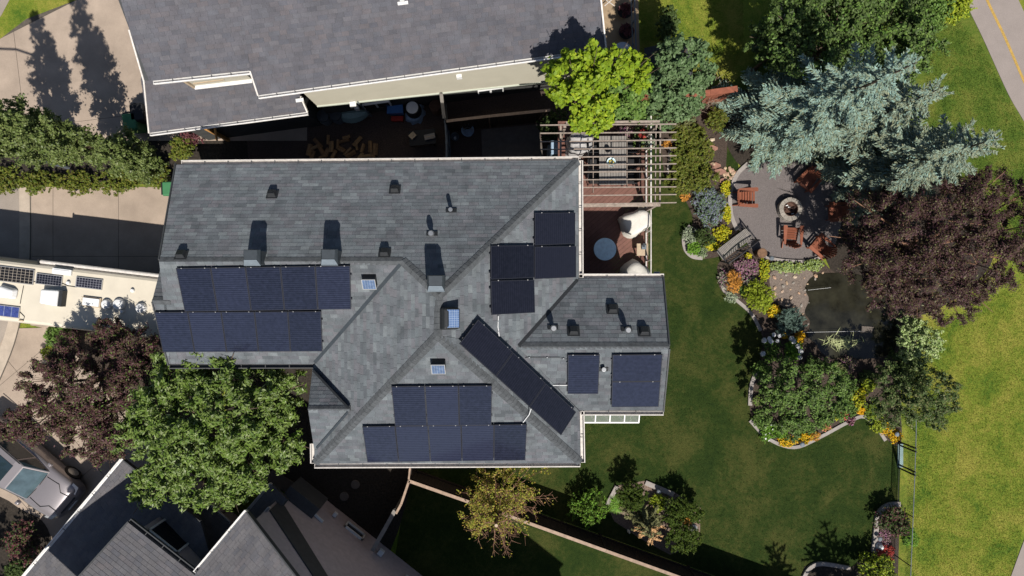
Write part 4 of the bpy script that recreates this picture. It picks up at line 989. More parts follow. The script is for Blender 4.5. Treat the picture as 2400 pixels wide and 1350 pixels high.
# ------------------------------------------------------------------ pergola
PZ = 5.05
pg = thing('pergola', 'weathered timber pergola of thin rafters over the dining table', 'pergola', (4.0, 4.6, DZ), 0)
ys = [(292, 291), (311, 310), (331, 328), (349, 347), (368, 365), (386, 384), (402, 402), (420, 420), (438, 438), (457, 456), (477, 475)]
for i, (ya, yb) in enumerate(ys):
    xa = 1266 if i < 5 else 1358
    mb = MB(); mb.bar(P(xa, ya+1.5, PZ), P(1585, yb, PZ), 0.028, 0.09); mb.build('rafter', M['perg'], pg)
for (a_, b_, w_, z_) in (((1326, 288), (1546, 285), .07, PZ+.02), ((1357, 482), (1547, 480), .11, PZ-.16), ((1537, 291), (1535, 478), .032, PZ-.16), ((1547, 291), (1546, 478), .045, PZ-.16), ((1314, 292), (1314, 372), .06, PZ-.16), ((1390, 310), (1390, 452), .02, PZ-.1), ((1469, 300), (1469, 440), .02, PZ-.1)):
    mb = MB(); mb.bar(P(*a_, z_), P(*b_, z_), w_, 0.12); mb.build('beam', M['perg'], pg)
for x, y in ((1541, 292), (1541, 478), (1325, 292)):
    p = P(x, y, PZ); mb = MB(); mb.box((p.x, p.y, (PZ-.2+DZ)/2), (0.10, 0.10, PZ-.25-DZ)); mb.build('post', M['perg'], pg)

# ------------------------------------------------------------------ lean-to greenhouse by the wing
gh = thing('greenhouse', 'glazed lean-to greenhouse with white bars below the wing eave', 'greenhouse', (3.8, -4.6, 0))
x0, x1 = 2.72, 5.02; yA, yB = -3.72, -5.33; zA, zB = 2.6, 1.95
mb = MB()
for x in np.linspace(x0, x1, 5): mb.bar((x, yA, zA), (x, yB, zB), 0.045, 0.05); mb.bar((x, yB, zB), (x, yB, 0), 0.045, 0.045)
for (a_, b_) in (((x0, yB, zB), (x1, yB, zB)), ((x0, yA, zA), (x1, yA, zA)), ((x0, yB, .08), (x1, yB, .08)), ((x1, yA, .08), (x1, yB, .08)), ((x1, yA, zA), (x1, yA, 0))): mb.bar(a_, b_, 0.055, 0.055)
mb.build('frame', M['white'], gh)
for i in range(4):
    xa, xb = np.linspace(x0, x1, 5)[i:i+2]; a, b, c, d = Vector((xa+.03, yA, zA)), Vector((xb-.03, yA, zA)), Vector((xb-.03, yB, zB)), Vector((xa+.03, yB, zB))
    mb = MB(); z = Vector((0, 0, .006)); mb.hexa([d-z, c-z, b-z, a-z], [d+z, c+z, b+z, a+z]); mb.build('roof_pane', M['ghglass'], gh)
    mb = MB(); mb.bar((xa+.03, yB, 1.0), (xb-.03, yB, 1.0), 0.008, 1.75); mb.build('front_pane', M['ghglass'], gh)
mb = MB(); a, b = Vector((4.03, -4.35, 2.42)), Vector((4.50, -4.35, 2.42)); mb.bar(a, b, 0.16, 0.05); mb.build('roof_vent_bar', M['white'], gh)
mb = MB(); mb.prism([(x0+.1, -5.2), (x1-.1, -5.2), (x1-.1, -4.5), (x0+.1, -4.5)], 0.03, 0.32); mb.build('planter_bed', M['soil'], gh)

# ------------------------------------------------------------------ fences
def fence(name, label, cat, pts, h, m, capw=0.125, boards=True, posts=2.2, bw=0.14):
    w3 = [P(x, y, h) for x, y in pts]; t = thing(name, label, cat, (w3[0].x, w3[0].y, 0)); mb_ = M['fence_shade'] if m is M['fence'] else m
    for a, b in zip(w3, w3[1:]):
        d = (b-a); L_ = d.length; d.normalize(); n_ = Vector((-d.y, d.x, 0)); ang = math.atan2(d.y, d.x)
        k = max(1, int(L_/posts))
        for i in range(k):
            c = MB(); p, q = a+d*(L_*i/k+.004), a+d*(L_*(i+1)/k-.004); c.bar(p, q, capw, 0.035); c.build('cap_rail', m, t)
            r = MB()
            for z in (0.35, h-.25): r.bar(Vector((p.x, p.y, z))+n_*.03, Vector((q.x, q.y, z))+n_*.03, 0.04, 0.09)
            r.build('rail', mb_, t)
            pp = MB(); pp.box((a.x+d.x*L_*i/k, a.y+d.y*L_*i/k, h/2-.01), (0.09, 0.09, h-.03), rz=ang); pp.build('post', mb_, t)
        if boards:
            me = None
            nb_ = int(L_/bw)
            for i in range(nb_):
                c = a+d*(bw*(i+.5))
                if me is None:
                    bb = MB(); bb.box((0, 0, (h-.04)/2+.02), (bw-.008, 0.018, h-.06)); o = bb.build('fence_board', M['fence_shade'] if m is M['fence'] else m, t, local=True); me = o.data
                else: o = link('fence_board', me, t)
                o.location = (c.x-t.location.x-n_.x*.012, c.y-t.location.y-n_.y*.012, 0); o.rotation_euler = (0, 0, ang)
    return t
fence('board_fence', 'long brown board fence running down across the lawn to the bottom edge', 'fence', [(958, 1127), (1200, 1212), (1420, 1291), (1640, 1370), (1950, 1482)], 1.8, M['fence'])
fence('board_fence', 'shaded board fence bending from the corner post down to the mauve wall', 'fence', [(959, 1126), (940, 1182), (928, 1204)], 1.8, M['fence'], 0.09)
fence('board_fence', 'greyish fence panel meeting the mauve house wall', 'fence', [(926, 1196), (905, 1234), (872, 1292)], 1.7, M['greywood'], 0.16)
fence('board_fence', 'short sunlit fence stub under the south gutter', 'fence', [(963, 1078), (958, 1124)], 1.8, M['fence'], 0.07)
fence('board_fence', 'red-brown fence end between green trees and blue spruce', 'fence', [(1600, 227), (1665, 217), (1729, 208)], 1.8, M['rfence'], 0.24)
fence('board_fence', 'wide wooden fence rail from cream wall into the side yard', 'fence', [(1034, 220), (1041, 278)], 1.9, M['greywood'], 0.13)
fence('board_fence', 'brown fence along the dark strip between the two houses', 'fence', [(1046, 284), (1150, 272), (1290, 258)], 1.8, M['fence'], 0.11)
fence('board_fence', 'thin grey gate line running down to the north gutter', 'fence', [(1043, 284), (1046, 333), (1046, 378)], 1.7, M['greyp'], 0.05)
fence('board_fence', 'added unseen fence under the north-west roof corner, shading the side yard', 'fence', [(552, 405), (424, 405)], 2.2, M['fence'])  # added out of sight to keep sun off the side yard
t = thing('timber_post', 'bright new pine post leaning beside the north garage gutter', 'post', P(512, 322, 0))
b = MB(); b.box(P(510, 315, 1.1), (0.12, 0.12, 2.2)); b.bar(P(503, 296, 2.3), P(508, 328, 1.2), 0.09, 0.06); b.build('post', M['pine'], t)

# black chain-link fence along the park
cf = thing('chain_fence', 'low black chain-link fence with posts between lawn and park grass', 'fence', (16.6, -7, 0))
fx = [(2108, 900), (2108, 1000), (2105, 1095), (2100, 1220), (2094, 1360), (2086, 1500)]
pts3 = [P(x, y, 0) for x, y in fx]
tr = MB(); tr.tube([p+Vector((0, 0, 1.2)) for p in pts3], 0.018, 6); tr.build('top_rail', M['greyp'], cf)
tr = MB(); tr.tube([p+Vector((0, 0, .08)) for p in pts3], 0.012, 6); tr.build('bottom_rail', M['iron'], cf)
for (x, y) in ((2107, 1039), (2105, 1092)):
    for k in (-.07, .07):
        p = P(x, y, 0); mb = MB(); mb.tube([p+Vector((0, k, 0)), p+Vector((0, k, 1.25))], 0.035, 8); mb.build('gate_post', M['iron'], cf)
for (x, y) in ((2108, 940), (2101, 1190), (2096, 1300), (2090, 1430)):
    p = P(x, y, 0); mb = MB(); mb.tube([p, p+Vector((0, 0, 1.22))], 0.02, 6); mb.build('post', M['iron'], cf)
ws = []
for a, b in zip(pts3, pts3[1:]):
    L_ = (b-a).length; k = int(L_/.09)
    for i in range(k):
        for sgn in (1, -1):
            p = a.lerp(b, i/k)+Vector((0, 0, .08 if sgn > 0 else 1.18)); q = a.lerp(b, min(1, (i+11)/k))+Vector((0, 0, 1.18 if sgn > 0 else .08))
            o_ = Vector((.003, 0, 0)); ws.append([p-o_, q-o_, q+o_, p+o_])
wm = quads_mesh('wire_mesh', np.array([[list(v) for v in w_] for w_ in ws]), M['iron'], parent=cf)
wm.data.transform(Matrix.Translation(-cf.location)); wm['kind'] = 'stuff'
st = thing('step_slab', 'narrow teal-grey slab at the foot of the gate', 'slab', P(2109, 1068, 0))
b = MB(); b.box(P(2110, 1068, .03), (0.22, 1.0, 0.05)); b.build('slab', M['canoe'], st)
# ------------------------------------------------------------------ motorhome
RVZ = 3.1; RVA = R(-6.75)
rv0 = P(0, 680, RVZ); rv = thing('motorhome', 'cream motorhome with roof solar panels parked by the garage', 'motorhome', (rv0.x, rv0.y, 0), RVA)
rvx = Vector((math.cos(RVA), math.sin(RVA), 0)); rvy = Vector((-rvx.y, rvx.x, 0))
def ML(px, py, z=RVZ):
    p = P(px, py, z)-Vector((rv0.x, rv0.y, 0)); return (p.dot(rvx), p.dot(rvy))
HW = 1.16; XA, XB = -3.9, 7.6
mb = MB(); pr = [(-HW, .45), (-HW, 2.95), (-HW+.05, 3.05), (-HW+.14, RVZ), (HW-.14, RVZ), (HW-.05, 3.05), (HW, 2.95), (HW, .45)]
n = len(pr); vs = [(XA, y, z) for y, z in pr]+[(XB, y, z) for y, z in pr]
mb.add(vs, [tuple(range(n)), tuple(range(n, 2*n))[::-1]], 1)
for i in range(n): mb.add([vs[i], vs[(i+1) % n], vs[n+(i+1) % n], vs[n+i]][::-1], [(0, 1, 2, 3)], 0 if 2 <= i <= 4 else 1)
mb.build('body', [M['rv'], M['rvside']], rv, local=True)
mb = MB(); mb.tube([(-1.7+3.0, HW+.09, 2.93), (XB-.15, HW+.09, 2.93)], 0.075, 10); mb.build('awning', M['gutter'], rv, local=True)
mb = MB(); mb.box((1.25, HW+.09, 2.93), (0.06, 0.17, 0.18)); mb.box((XB-1.1, HW+.09, 2.93), (0.06, 0.17, 0.18)); mb.build('awning_bracket', M['black'], rv, local=True)
for i, x in enumerate((-2.6, 4.2, 5.2)):
    for sgn in (-1, 1):
        mb = MB(); mb.tube([(x, sgn*(HW-.28), .38), (x, sgn*(HW-.02), .38)], 0.38, 18); mb.build('wheel', M['rubber'], rv, local=True)
def rv_panel(x0, y0, x1, y1, cell, label=None, z=RVZ+.06):
    """corners top-left and bottom-right as photo pixels"""
    a = ML(x0, y0); b = ML(x1, y1); t = bpy.data.objects.new('solar_panel', None); COL.objects.link(t); t.parent = rv
    if label: t['label'] = label
    o = Vector((a[0], b[1], z)); e1_, e2_ = Vector((b[0]-a[0], 0, 0)), Vector((0, a[1]-b[1], 0))
    ring = [o, o+e1_, o+e1_+e2_, o+e2_]; w_ = .022; d1, d2 = Vector((w_, 0, 0)), Vector((0, w_, 0))
    inn = [o+d1+d2, o+e1_-d1+d2, o+e1_+e2_-d1-d2, o+e2_+d1-d2]; mb = MB(); zz = Vector((0, 0, .04))
    for i in range(4): mb.hexa([ring[i]-zz, ring[(i+1) % 4]-zz, inn[(i+1) % 4]-zz, inn[i]-zz], [ring[i], ring[(i+1) % 4], inn[(i+1) % 4], inn[i]])
    mb.build('frame', M['frame_a'], t, local=True)
    me = bpy.data.meshes.new('cells'); q = [p-Vector((0, 0, .004)) for p in inn]
    me.from_pydata([tuple(p) for p in q], [], [(0, 1, 2, 3)]); uvl = me.uv_layers.new(name='UVMap')
    for li, u in enumerate(((0, 0), (1, 0), (1, 1), (0, 1))): uvl.data[li].uv = u
    me.materials.append(cell); link('cells', me, t)
rv_panel(-6, 622, 79, 668, M['pan_rv'], 'large solar panel with a pale cell grid')
rv_panel(88, 640, 146, 672, M['pan_rv2'], 'small dark solar panel beside the roof hatch')
rv_panel(181, 648, 240, 680, M['pan_rv2'], 'small dark solar panel at the awning end')
rv_panel(-60, 707, 46, 746, M['pan_rv3'], 'bright blue solar panel at the south edge')
x, y = ML(130, 697); mb = MB()
mb.hexa([(x-.42, y-.30, RVZ), (x+.34, y-.31, RVZ), (x+.34, y+.31, RVZ), (x-.42, y+.30, RVZ)], [(x-.40, y-.26, RVZ+.30), (x+.28, y-.30, RVZ+.34), (x+.28, y+.30, RVZ+.34), (x-.40, y+.26, RVZ+.30)])
bevel(mb.build('air_conditioner', M['whitecap'], rv, local=True), .06, 3)
mb = MB(); mb.box((x+.36, y, RVZ+.14), (0.14, .60, .28)); mb.build('condenser_grille', M['vent'], rv, local=True)
x, y = ML(24, 684); mb = MB()
mb.hexa([(x-.42, y-.25, RVZ), (x+.30, y-.27, RVZ), (x+.34, y+.14, RVZ), (x-.32, y+.27, RVZ)], [(x-.36, y-.22, RVZ+.24), (x+.2, y-.22, RVZ+.28), (x+.24, y+.1, RVZ+.28), (x-.28, y+.2, RVZ+.24)])
bevel(mb.build('roof_fan', M['whitecap'], rv, local=True), .08, 3)
x, y = ML(148, 637); mb = MB(); mb.box((x, y, RVZ+.05), (.72, .22, .10)); mb.box((x, y, RVZ+.105), (.6, .13, .03)); bevel(mb.build('fridge_vent', M['whitecap'], rv, local=True), .04, 3)
x, y = ML(217, 708); mb = MB(); mb.box((x, y, RVZ+.04), (.70, .36, .08)); sk = mb.build('skylight', M['tanwood'], rv, local=True)
mb = MB(); mb.box((x, y, RVZ+.10), (.62, .29, .05)); mb.build('skylight_dome', M['whitecap'], sk, local=True)
for px, py, r_ in ((252, 713, .19), (281, 713, .22), (333, 722, .20)):
    x, y = ML(px, py); mb = MB(); mb.lathe((x, y, RVZ), [(r_*1.05, 0), (r_, .10), (r_*.8, .16), (r_*.2, .19)], 18); mb.build('roof_dome', M['whitecap'], rv, local=True, smooth=False)
for px, py in ((162, 663), (312, 681), (288, 730)):
    x, y = ML(px, py); mb = MB(); mb.lathe((x, y, RVZ), [(.075, 0), (.07, .09), (.05, .11)], 12); mb.build('plumbing_vent', M['whitecap'], rv, local=True)
for pts in ([(79, 660), (90, 662)], [(146, 664), (160, 670), (180, 673)], [(46, 730), (58, 742), (56, 750), (48, 752)], [(56, 670), (50, 700), (48, 712)]):
    mb = MB(); mb.tube([(*ML(a, b), RVZ+.02) for a, b in pts], .012, 5); mb.build('cable', M['blackp'], rv, local=True)
x, y = ML(51, 751); mb = MB(); mb.box((x, y, RVZ+.03), (.16, .05, .05)); mb.build('cable_gland', M['tanwood'], rv, local=True)

# ------------------------------------------------------------------ car
ca_ = math.atan2(-60, 70); cc = P(52, 1100, 0.9)
car = thing('parked_car', 'silver-mauve sport utility car parked on the drive by the bottom left house', 'car', (cc.x, cc.y, 0), ca_)
def station(x, w, zt, zs, cr):    # half section from the centre of the bonnet out and down
    return [(x, 0, zt+cr), (x, w*.45, zt+cr*.85), (x, w*.78, zt+cr*.35), (x, w*.93, zt-.05), (x, w, zs), (x, w*.985, .55), (x, w*.93, .30)]
sts = [(-2.42, .70, .80, .62, .02), (-2.36, .84, .98, .78, .02), (-2.0, .94, 1.06, .86, .02), (-.8, .965, 1.08, .88, .02), (.6, .965, 1.06, .88, .02), (1.05, .96, 1.05, .87, .03), (1.5, .95, 1.01, .84, .045), (1.95, .92, .93, .78, .05), (2.25, .86, .84, .70, .045), (2.40, .74, .70, .60, .02), (2.45, .62, .50, .45, 0)]
mb = MB(); k = 7; full = []
for s_ in sts:
    h = station(*s_); full.append([(a, -b, c) for a, b, c in h[:0:-1]]+h)
m_ = len(full[0]); vs = [p for r_ in full for p in r_]
fs = [(i*m_+j, i*m_+j+1, (i+1)*m_+j+1, (i+1)*m_+j) for i in range(len(full)-1) for j in range(m_-1)]
fs += [tuple(range(m_))[::-1], tuple(range((len(full)-1)*m_, len(full)*m_))]
mb.add(vs, fs); bo = mb.build('body', M['carpaint'], car, local=True, smooth=True)
ss = bo.modifiers.new('subsurf', 'SUBSURF'); ss.levels = 2; ss.render_levels = 2
# cabin
bx = [(-2.25, .80), (-1.2, .84), (.2, .84), (1.02, .76)]; tx = [(-2.05, .60), (-1.2, .66), (-.1, .66), (.22, .60)]
mb = MB(); zb_, zt_ = 1.04, 1.70
lv = [(x, w, zb_) for x, w in bx]+[(x, -w, zb_) for x, w in bx]; tv = [(x, w, zt_-(.06 if i in (0, 3) else 0)) for i, (x, w) in enumerate(tx)]+[(x, -w, zt_-(.06 if i in (0, 3) else 0)) for i, (x, w) in enumerate(tx)]
V_ = lv+tv
mb.add(V_, [(0, 1, 9, 8), (1, 2, 10, 9), (2, 3, 11, 10), (5, 4, 12, 13), (6, 5, 13, 14), (7, 6, 14, 15), (3, 7, 15, 11), (4, 0, 8, 12), (8, 9, 13, 12), (9, 10, 14, 13), (10, 11, 15, 14)])
cb = mb.build('cabin', M['carpaint'], car, local=True); bevel(cb, .05, 3)
def pane_(name, idx, ins, m, off):
    a, b, c, d = [Vector(V_[i]) for i in idx]; ctr = (a+b+c+d)/4; n_ = (b-a).cross(d-a).normalized()
    q = [p.lerp(ctr, ins)+n_*off for p in (a, b, c, d)]; mb = MB(); mb.add(q+[p-n_*.03 for p in q], [(0, 1, 2, 3), (7, 6, 5, 4), (0, 4, 5, 1), (1, 5, 6, 2), (2, 6, 7, 3), (3, 7, 4, 0)])
    mb.build(name, m, car, local=True)
pane_('windscreen', (7, 3, 11, 15), .10, M['windscreen'], .012); pane_('rear_window', (0, 4, 12, 8), .15, M['carglass'], .012)
for idx in ((1, 0, 8, 9), (2, 1, 9, 10), (3, 2, 10, 11), (4, 5, 13, 12), (5, 6, 14, 13), (6, 7, 15, 14)): pane_('side_window', idx, .13, M['carglass'], .012)
mb = MB(); mb.box((-.42, 0, zt_+.008), (.72, .80, .02)); mb.build('sunroof', M['carglass'], car, local=True)
for sg in (-1, 1):
    for x in (-1.45, 1.5):
        mb = MB(); mb.tube([(x, sg*.70, .36), (x, sg*.955, .36)], .36, 20); w_ = mb.build('wheel', M['rubber'], car, local=True)
        mb = MB(); mb.tube([(x, sg*.95, .36), (x, sg*.965, .36)], .23, 14); mb.build('rim', M['steel'], w_, local=True)
    mb = MB(); mb.hexa([(.72, sg*.93, 1.02), (.92, sg*.93, 1.02), (.92, sg*1.10, 1.05), (.72, sg*1.12, 1.05)] if sg > 0 else [(.72, sg*1.12, 1.05), (.92, sg*1.10, 1.05), (.92, sg*.93, 1.02), (.72, sg*.93, 1.02)], [(.74, sg*.95, 1.16), (.88, sg*.95, 1.16), (.88, sg*1.08, 1.17), (.74, sg*1.10, 1.17)] if sg > 0 else [(.74, sg*1.10, 1.17), (.88, sg*1.08, 1.17), (.88, sg*.95, 1.16), (.74, sg*.95, 1.16)])
    bevel(mb.build('mirror', M['carpaint'], car, local=True), .03, 2)
    mb = MB(); mb.hexa([(2.02, sg*.62, .82), (2.30, sg*.56, .76), (2.20, sg*.86, .74), (1.95, sg*.90, .80)][::sg], [(2.02, sg*.62, .895), (2.32, sg*.55, .815), (2.22, sg*.87, .80), (1.95, sg*.915, .865)][::sg])
    mb.build('headlight', M['steel'], car, local=True)
    mb = MB(); mb.tube([(1.05, sg*.55, 1.082), (1.6, sg*.60, 1.035), (1.85, sg*.36, 1.005), (2.2, sg*.40, .92)], .012, 5); mb.build('bonnet_crease', M['vent'], car, local=True)
    mb = MB(); mb.bar((-2.0, sg*.66, zt_+.03), (.1, sg*.66, zt_+.03), .03, .03); mb.build('roof_rail', M['vent'], car, local=True)
    mb = MB(); mb.tube([(1.03, sg*.10, 1.10), (1.0, sg*.62, 1.115)], .010, 5); mb.build('wiper', M['blackp'], car, local=True)
mb = MB(); mb.bar((2.335, -.42, .70), (2.335, .42, .70), .1, .16); mb.build('grille', M['vent'], car, local=True)
mb = MB(); mb.bar((2.44, -.26, .52), (2.44, .26, .52), .03, .1); mb.build('number_plate', M['white'], car, local=True)

# ------------------------------------------------------------------ wheelie bins
def bin_(px, py, label, rz, m, lid=None):
    c = P(px, py, 1.0); t = thing('wheelie_bin', label, 'bin', (c.x, c.y, 0), rz, 'wheelie bins')
    b = MB(); b.hexa([(-.22, -.26, .06), (.22, -.26, .06), (.22, .24, .06), (-.22, .24, .06)], [(-.29, -.36, .98), (.29, -.36, .98), (.29, .34, .98), (-.29, .34, .98)]); bevel(b.build('body', m, t, local=True), .04, 2)
    b = MB(); b.hexa([(-.31, -.38, .98), (.31, -.38, .98), (.31, .36, .98), (-.31, .36, .98)], [(-.26, -.30, 1.08), (.26, -.30, 1.08), (.26, .34, 1.08), (-.26, .34, 1.08)]); bevel(b.build('lid', lid or m, t, local=True), .03, 2)
    b = MB(); b.bar((-.24, .40, 1.0), (.24, .40, 1.0), .04, .04); b.build('handle', M['blackp'], t, local=True)
    for s_ in (-1, 1): b = MB(); b.tube([(s_*.2, .28, .13), (s_*.26, .28, .13)], .13, 12); b.build('wheel', M['rubber'], t, local=True)
bin_(305, 286, 'green wheelie bin at the poplar tip by the north garage', .15, M['greenbin'])
bin_(322, 265, 'dark wheelie bin half under the north garage eave', .1, M['blackp'])
bin_(402, 442, 'green wheelie bin with black lid at the main house corner', 1.6, M['greenbin'])

# street lamp among the poplars: its arm casts the curved shadow on the north drive
lb0 = P(160, 392, 0); t = thing('street_lamp', 'street lamp hidden among the poplars, its curved arm shading the drive', 'street lamp', lb0)
b = MB(); b.tube([lb0, lb0+Vector((0, 0, 6.6))], [.09, .06], 10); b.build('post', M['greyp'], t)
b = MB(); b.tube([lb0+Vector((0, 0, 6.5)), lb0+Vector((-.25, .02, 6.85)), lb0+Vector((-.8, .05, 7.1)), lb0+Vector((-1.7, .05, 7.15))], .045, 8); b.build('arm', M['greyp'], t)
b = MB(); b.box(lb0+Vector((-1.95, .05, 7.14)), (.6, .22, .12)); b.build('lamp_head', M['greyp'], t)

# ------------------------------------------------------------------ deck furniture
def on_deck(px, py, h): return P(px, py, DZ+h)
c = on_deck(1418, 584, .74); t = thing('round_table', 'round frosted glass table standing alone in the shaded deck corner', 'table', (c.x, c.y, DZ))
b = MB(); b.lathe((c.x, c.y, DZ), [(.42, .72), (.425, .735), (.42, .745)], 40); b.build('table_top', M['glassblue'], t)
b = MB(); b.lathe((c.x, c.y, DZ), [(.43, .70), (.435, .725), (.41, .725)], 32); b.build('rim', M['black'], t)
for k in range(4):
    a = k*math.pi/2+.5; b = MB(); b.tube([(c.x+.08*math.cos(a), c.y+.08*math.sin(a), DZ+.7), (c.x+.34*math.cos(a), c.y+.34*math.sin(a), DZ)], .018, 6); b.build('leg', M['black'], t)
# dining table
p0, p1 = on_deck(1404, 433, .74), on_deck(1470, 319, .74); L_, Wd = p1.y-p0.y, p1.x-p0.x
t = thing('dining_table', 'long slatted grey dining table under the pergola', 'table', ((p0.x+p1.x)/2, (p0.y+p1.y)/2, DZ))
for i in range(10):
    b = MB(); b.box((p0.x+(i+.5)*Wd/10, (p0.y+p1.y)/2, DZ+.735), (Wd/10-.012, L_, .03)); b.build('table_slat', M['greywood'], t)
for sx in (0, 1):
    for sy in (0, 1): b = MB(); b.box((p0.x+.08+sx*(Wd-.16), p0.y+.1+sy*(L_-.2), DZ+.36), (.07, .07, .72)); b.build('leg', M['black'], t)
b = MB(); b.box(((p0.x+p1.x)/2, (p0.y+p1.y)/2, DZ+.69), (Wd-.1, L_-.1, .06)); b.build('apron', M['black'], t)
tx0, tx1, ty0 = p0.x, p1.x, p0.y
def dchair(x, y, rz, label):
    t = thing('patio_chair', label, 'chair', (x, y, DZ), rz, 'black chairs at the dining table')
    b = MB(); b.box((0, 0, .43), (.46, .46, .04)); b.build('seat', M['blackp'], t, local=True)
    b = MB(); b.hexa([(-.23, -.22, .45), (-.19, -.22, .45), (-.19, .22, .45), (-.23, .22, .45)], [(-.33, -.22, .95), (-.30, -.22, .95), (-.30, .22, .95), (-.33, .22, .95)]); b.build('backrest', M['blackp'], t, local=True)
    for sx in (-1, 1):
        for sy in (-1, 1): b = MB(); b.bar((sx*.21, sy*.21, .42), (sx*.23, sy*.23, 0), .03, .03); b.build('leg', M['black'], t, local=True)
    for sy in (-1, 1): b = MB(); b.bar((-.27, sy*.25, .66), (.18, sy*.25, .64), .04, .03); b.build('armrest', M['black'], t, local=True)
for i, w_ in enumerate(('nearest the fence', 'in the middle', 'nearest the open deck')):
    y = p1.y-.35-i*.58
    dchair(p0.x-.12, y, 0, f'black chair on the house side of the dining table, {w_}')
    dchair(p1.x+.12, y, math.pi, f'black chair on the lawn side of the dining table, {w_}')
c = on_deck(1432, 381, .76); t = thing('bowl', 'round glass bowl of yellow lemons on the dining table', 'bowl', (c.x, c.y, DZ+.752))
b = MB(); b.lathe((c.x, c.y, DZ+.752), [(.06, 0), (.14, .06), (.17, .10), (.15, .09), (.1, .03)], 20); b.build('dish', M['glassblue'], t)
b = MB()
for k in range(5): a = k*1.25; b.lathe((c.x+.07*math.cos(a), c.y+.07*math.sin(a), DZ+.80), [(.01, 0), (.035, .02), (.04, .05), (.02, .08)], 8)
b.build('lemons', mat('lemon', (.55, .42, .06), .6), t)
c = on_deck(1424, 352, .76); t = thing('lantern', 'dark round lantern standing at the middle of the dining table', 'lantern', (c.x, c.y, DZ+.752))
b = MB(); b.lathe((c.x, c.y, DZ+.752), [(.09, 0), (.11, .12), (.09, .2), (.03, .24)], 16); b.build('body', M['iron'], t)
b = MB(); b.tube([(c.x-.06, c.y, DZ+.97), (c.x, c.y, DZ+1.1), (c.x+.06, c.y, DZ+.97)], .008, 5); b.build('handle', M['iron'], t)

def crumple(name, label, cat, px, z0, hs, m, seed, group=None, wob=.05, tiers=5, lift=0.0):
    """a fabric cover draped over furniture: outline at the floor, pulled in towards its top"""
    base = [P(x, y, z0+lift) for x, y in px]; base = [Vector((p.x, p.y, z0)) for p in base]; ctr = sum(base, Vector((0, 0, 0)))/len(base); ctr.z = z0
    t = thing(name, label, cat, (ctr.x, ctr.y, z0), 0, group)
    out = smooth_poly(base, 4); n = len(out); vs = []; fs = []
    for k in range(tiers+1):
        f = k/tiers; s_ = 1-.22*f**1.6
        for i, p in enumerate(out):
            q = ctr+(p-ctr)*s_; h = hs(q.x-ctr.x, q.y-ctr.y)*f
            w_ = wob*(mnoise.noise(Vector((p.x*3+seed, p.y*3, k*.7)))) + wob*.6*math.sin(i*2.1+seed)*(1-f)
            q = q+(p-ctr).normalized()*w_; vs.append((q.x, q.y, z0+h+wob*.5*mnoise.noise(Vector((q.x*4, q.y*4, seed)))*f))
    for k in range(tiers):
        for i in range(n): fs.append((k*n+i, k*n+(i+1) % n, (k+1)*n+(i+1) % n, (k+1)*n+i))
    rings = [list(range(tiers*n, tiers*n+n))]
    for f in (.66, .33):
        st_ = len(vs)
        for i in range(n):
            a = Vector(vs[tiers*n+i]); q = ctr+(a-ctr)*f; h = hs(q.x-ctr.x, q.y-ctr.y)
            vs.append((q.x, q.y, z0+h+.02+wob*.8*mnoise.noise(Vector((q.x*5, q.y*5, seed+3)))))
        rings.append(list(range(st_, st_+n)))
    for a, b in zip(rings, rings[1:]):
        for i in range(n): fs.append((a[i], a[(i+1) % n], b[(i+1) % n], b[i]))
    vs.append((ctr.x, ctr.y, z0+hs(0, 0)+.02)); e = len(vs)-1
    for i in range(n): fs.append((rings[-1][i], rings[-1][(i+1) % n], e))
    mb = MB(); mb.add(vs, fs); o = mb.build('cover', m, t, smooth=True); return t
GC = 'covered chairs on the deck'
crumple('covered_chair', 'off-white covered armchair on deck beside the pergola beam', 'chair', [(1452, 512), (1476, 497), (1516, 490), (1530, 524), (1512, 540), (1474, 558)], DZ, lambda x, y: .66+.22*max(-.4, min(.6, x+y*.4)), M['cover'], 1.0, GC, lift=.45)
crumple('covered_chair', 'off-white covered armchair on deck tucked against the wing gutter', 'chair', [(1456, 636), (1488, 606), (1526, 638), (1528, 652), (1518, 668), (1472, 666)], DZ, lambda x, y: .70+.25*max(-.4, min(.5, .1-y)), M['cover'], 5.0, GC, lift=.45)
crumple('covered_grill', 'crumpled grey-white cover over a grill at the pergola corner', 'grill', [(1332, 318), (1358, 312), (1390, 316), (1388, 352), (1372, 364), (1334, 364)], DZ, lambda x, y: .85+.2*math.sin(y*9)*.5, M['coverg'], 9.0, None, .11, lift=.45)
# side table with a book
c = on_deck(1506, 585, .5); t = thing('side_table', 'small square tan table between the two covered chairs', 'table', (c.x, c.y, DZ))
b = MB(); b.box((c.x, c.y, DZ+.48), (.43, .46, .035)); b.build('table_top', M['tanwood'], t)
for sx in (-1, 1):
    for sy in (-1, 1): b = MB(); b.box((c.x+sx*.17, c.y+sy*.19, DZ+.235), (.05, .05, .46)); b.build('leg', M['tanwood'], t)
t = thing('candle_lantern', 'grey lantern standing on the small tan table', 'lantern', (c.x+.04, c.y+.08, DZ+.498))
b = MB(); b.box((c.x+.04, c.y+.09, DZ+.56), (.17, .17, .12)); b.build('body', M['slate_l'], t); b = MB(); b.box((c.x+.02, c.y+.16, DZ+.60), (.07, .14, .2)); b.build('cap', M['slate'], t)
c = on_deck(1505, 485, .5); t = thing('side_table', 'small tan table half under the pergola south beam', 'table', (c.x, c.y, DZ))
b = MB(); b.box((c.x, c.y, DZ+.48), (.30, .28, .03)); b.build('table_top', M['tanwood'], t); b = MB(); b.tube([(c.x-.12, c.y-.1, DZ+.47), (c.x+.12, c.y+.1, DZ)], .015); b.tube([(c.x+.12, c.y-.1, DZ+.47), (c.x-.12, c.y+.1, DZ)], .015); b.build('folding_legs', M['tanwood'], t)
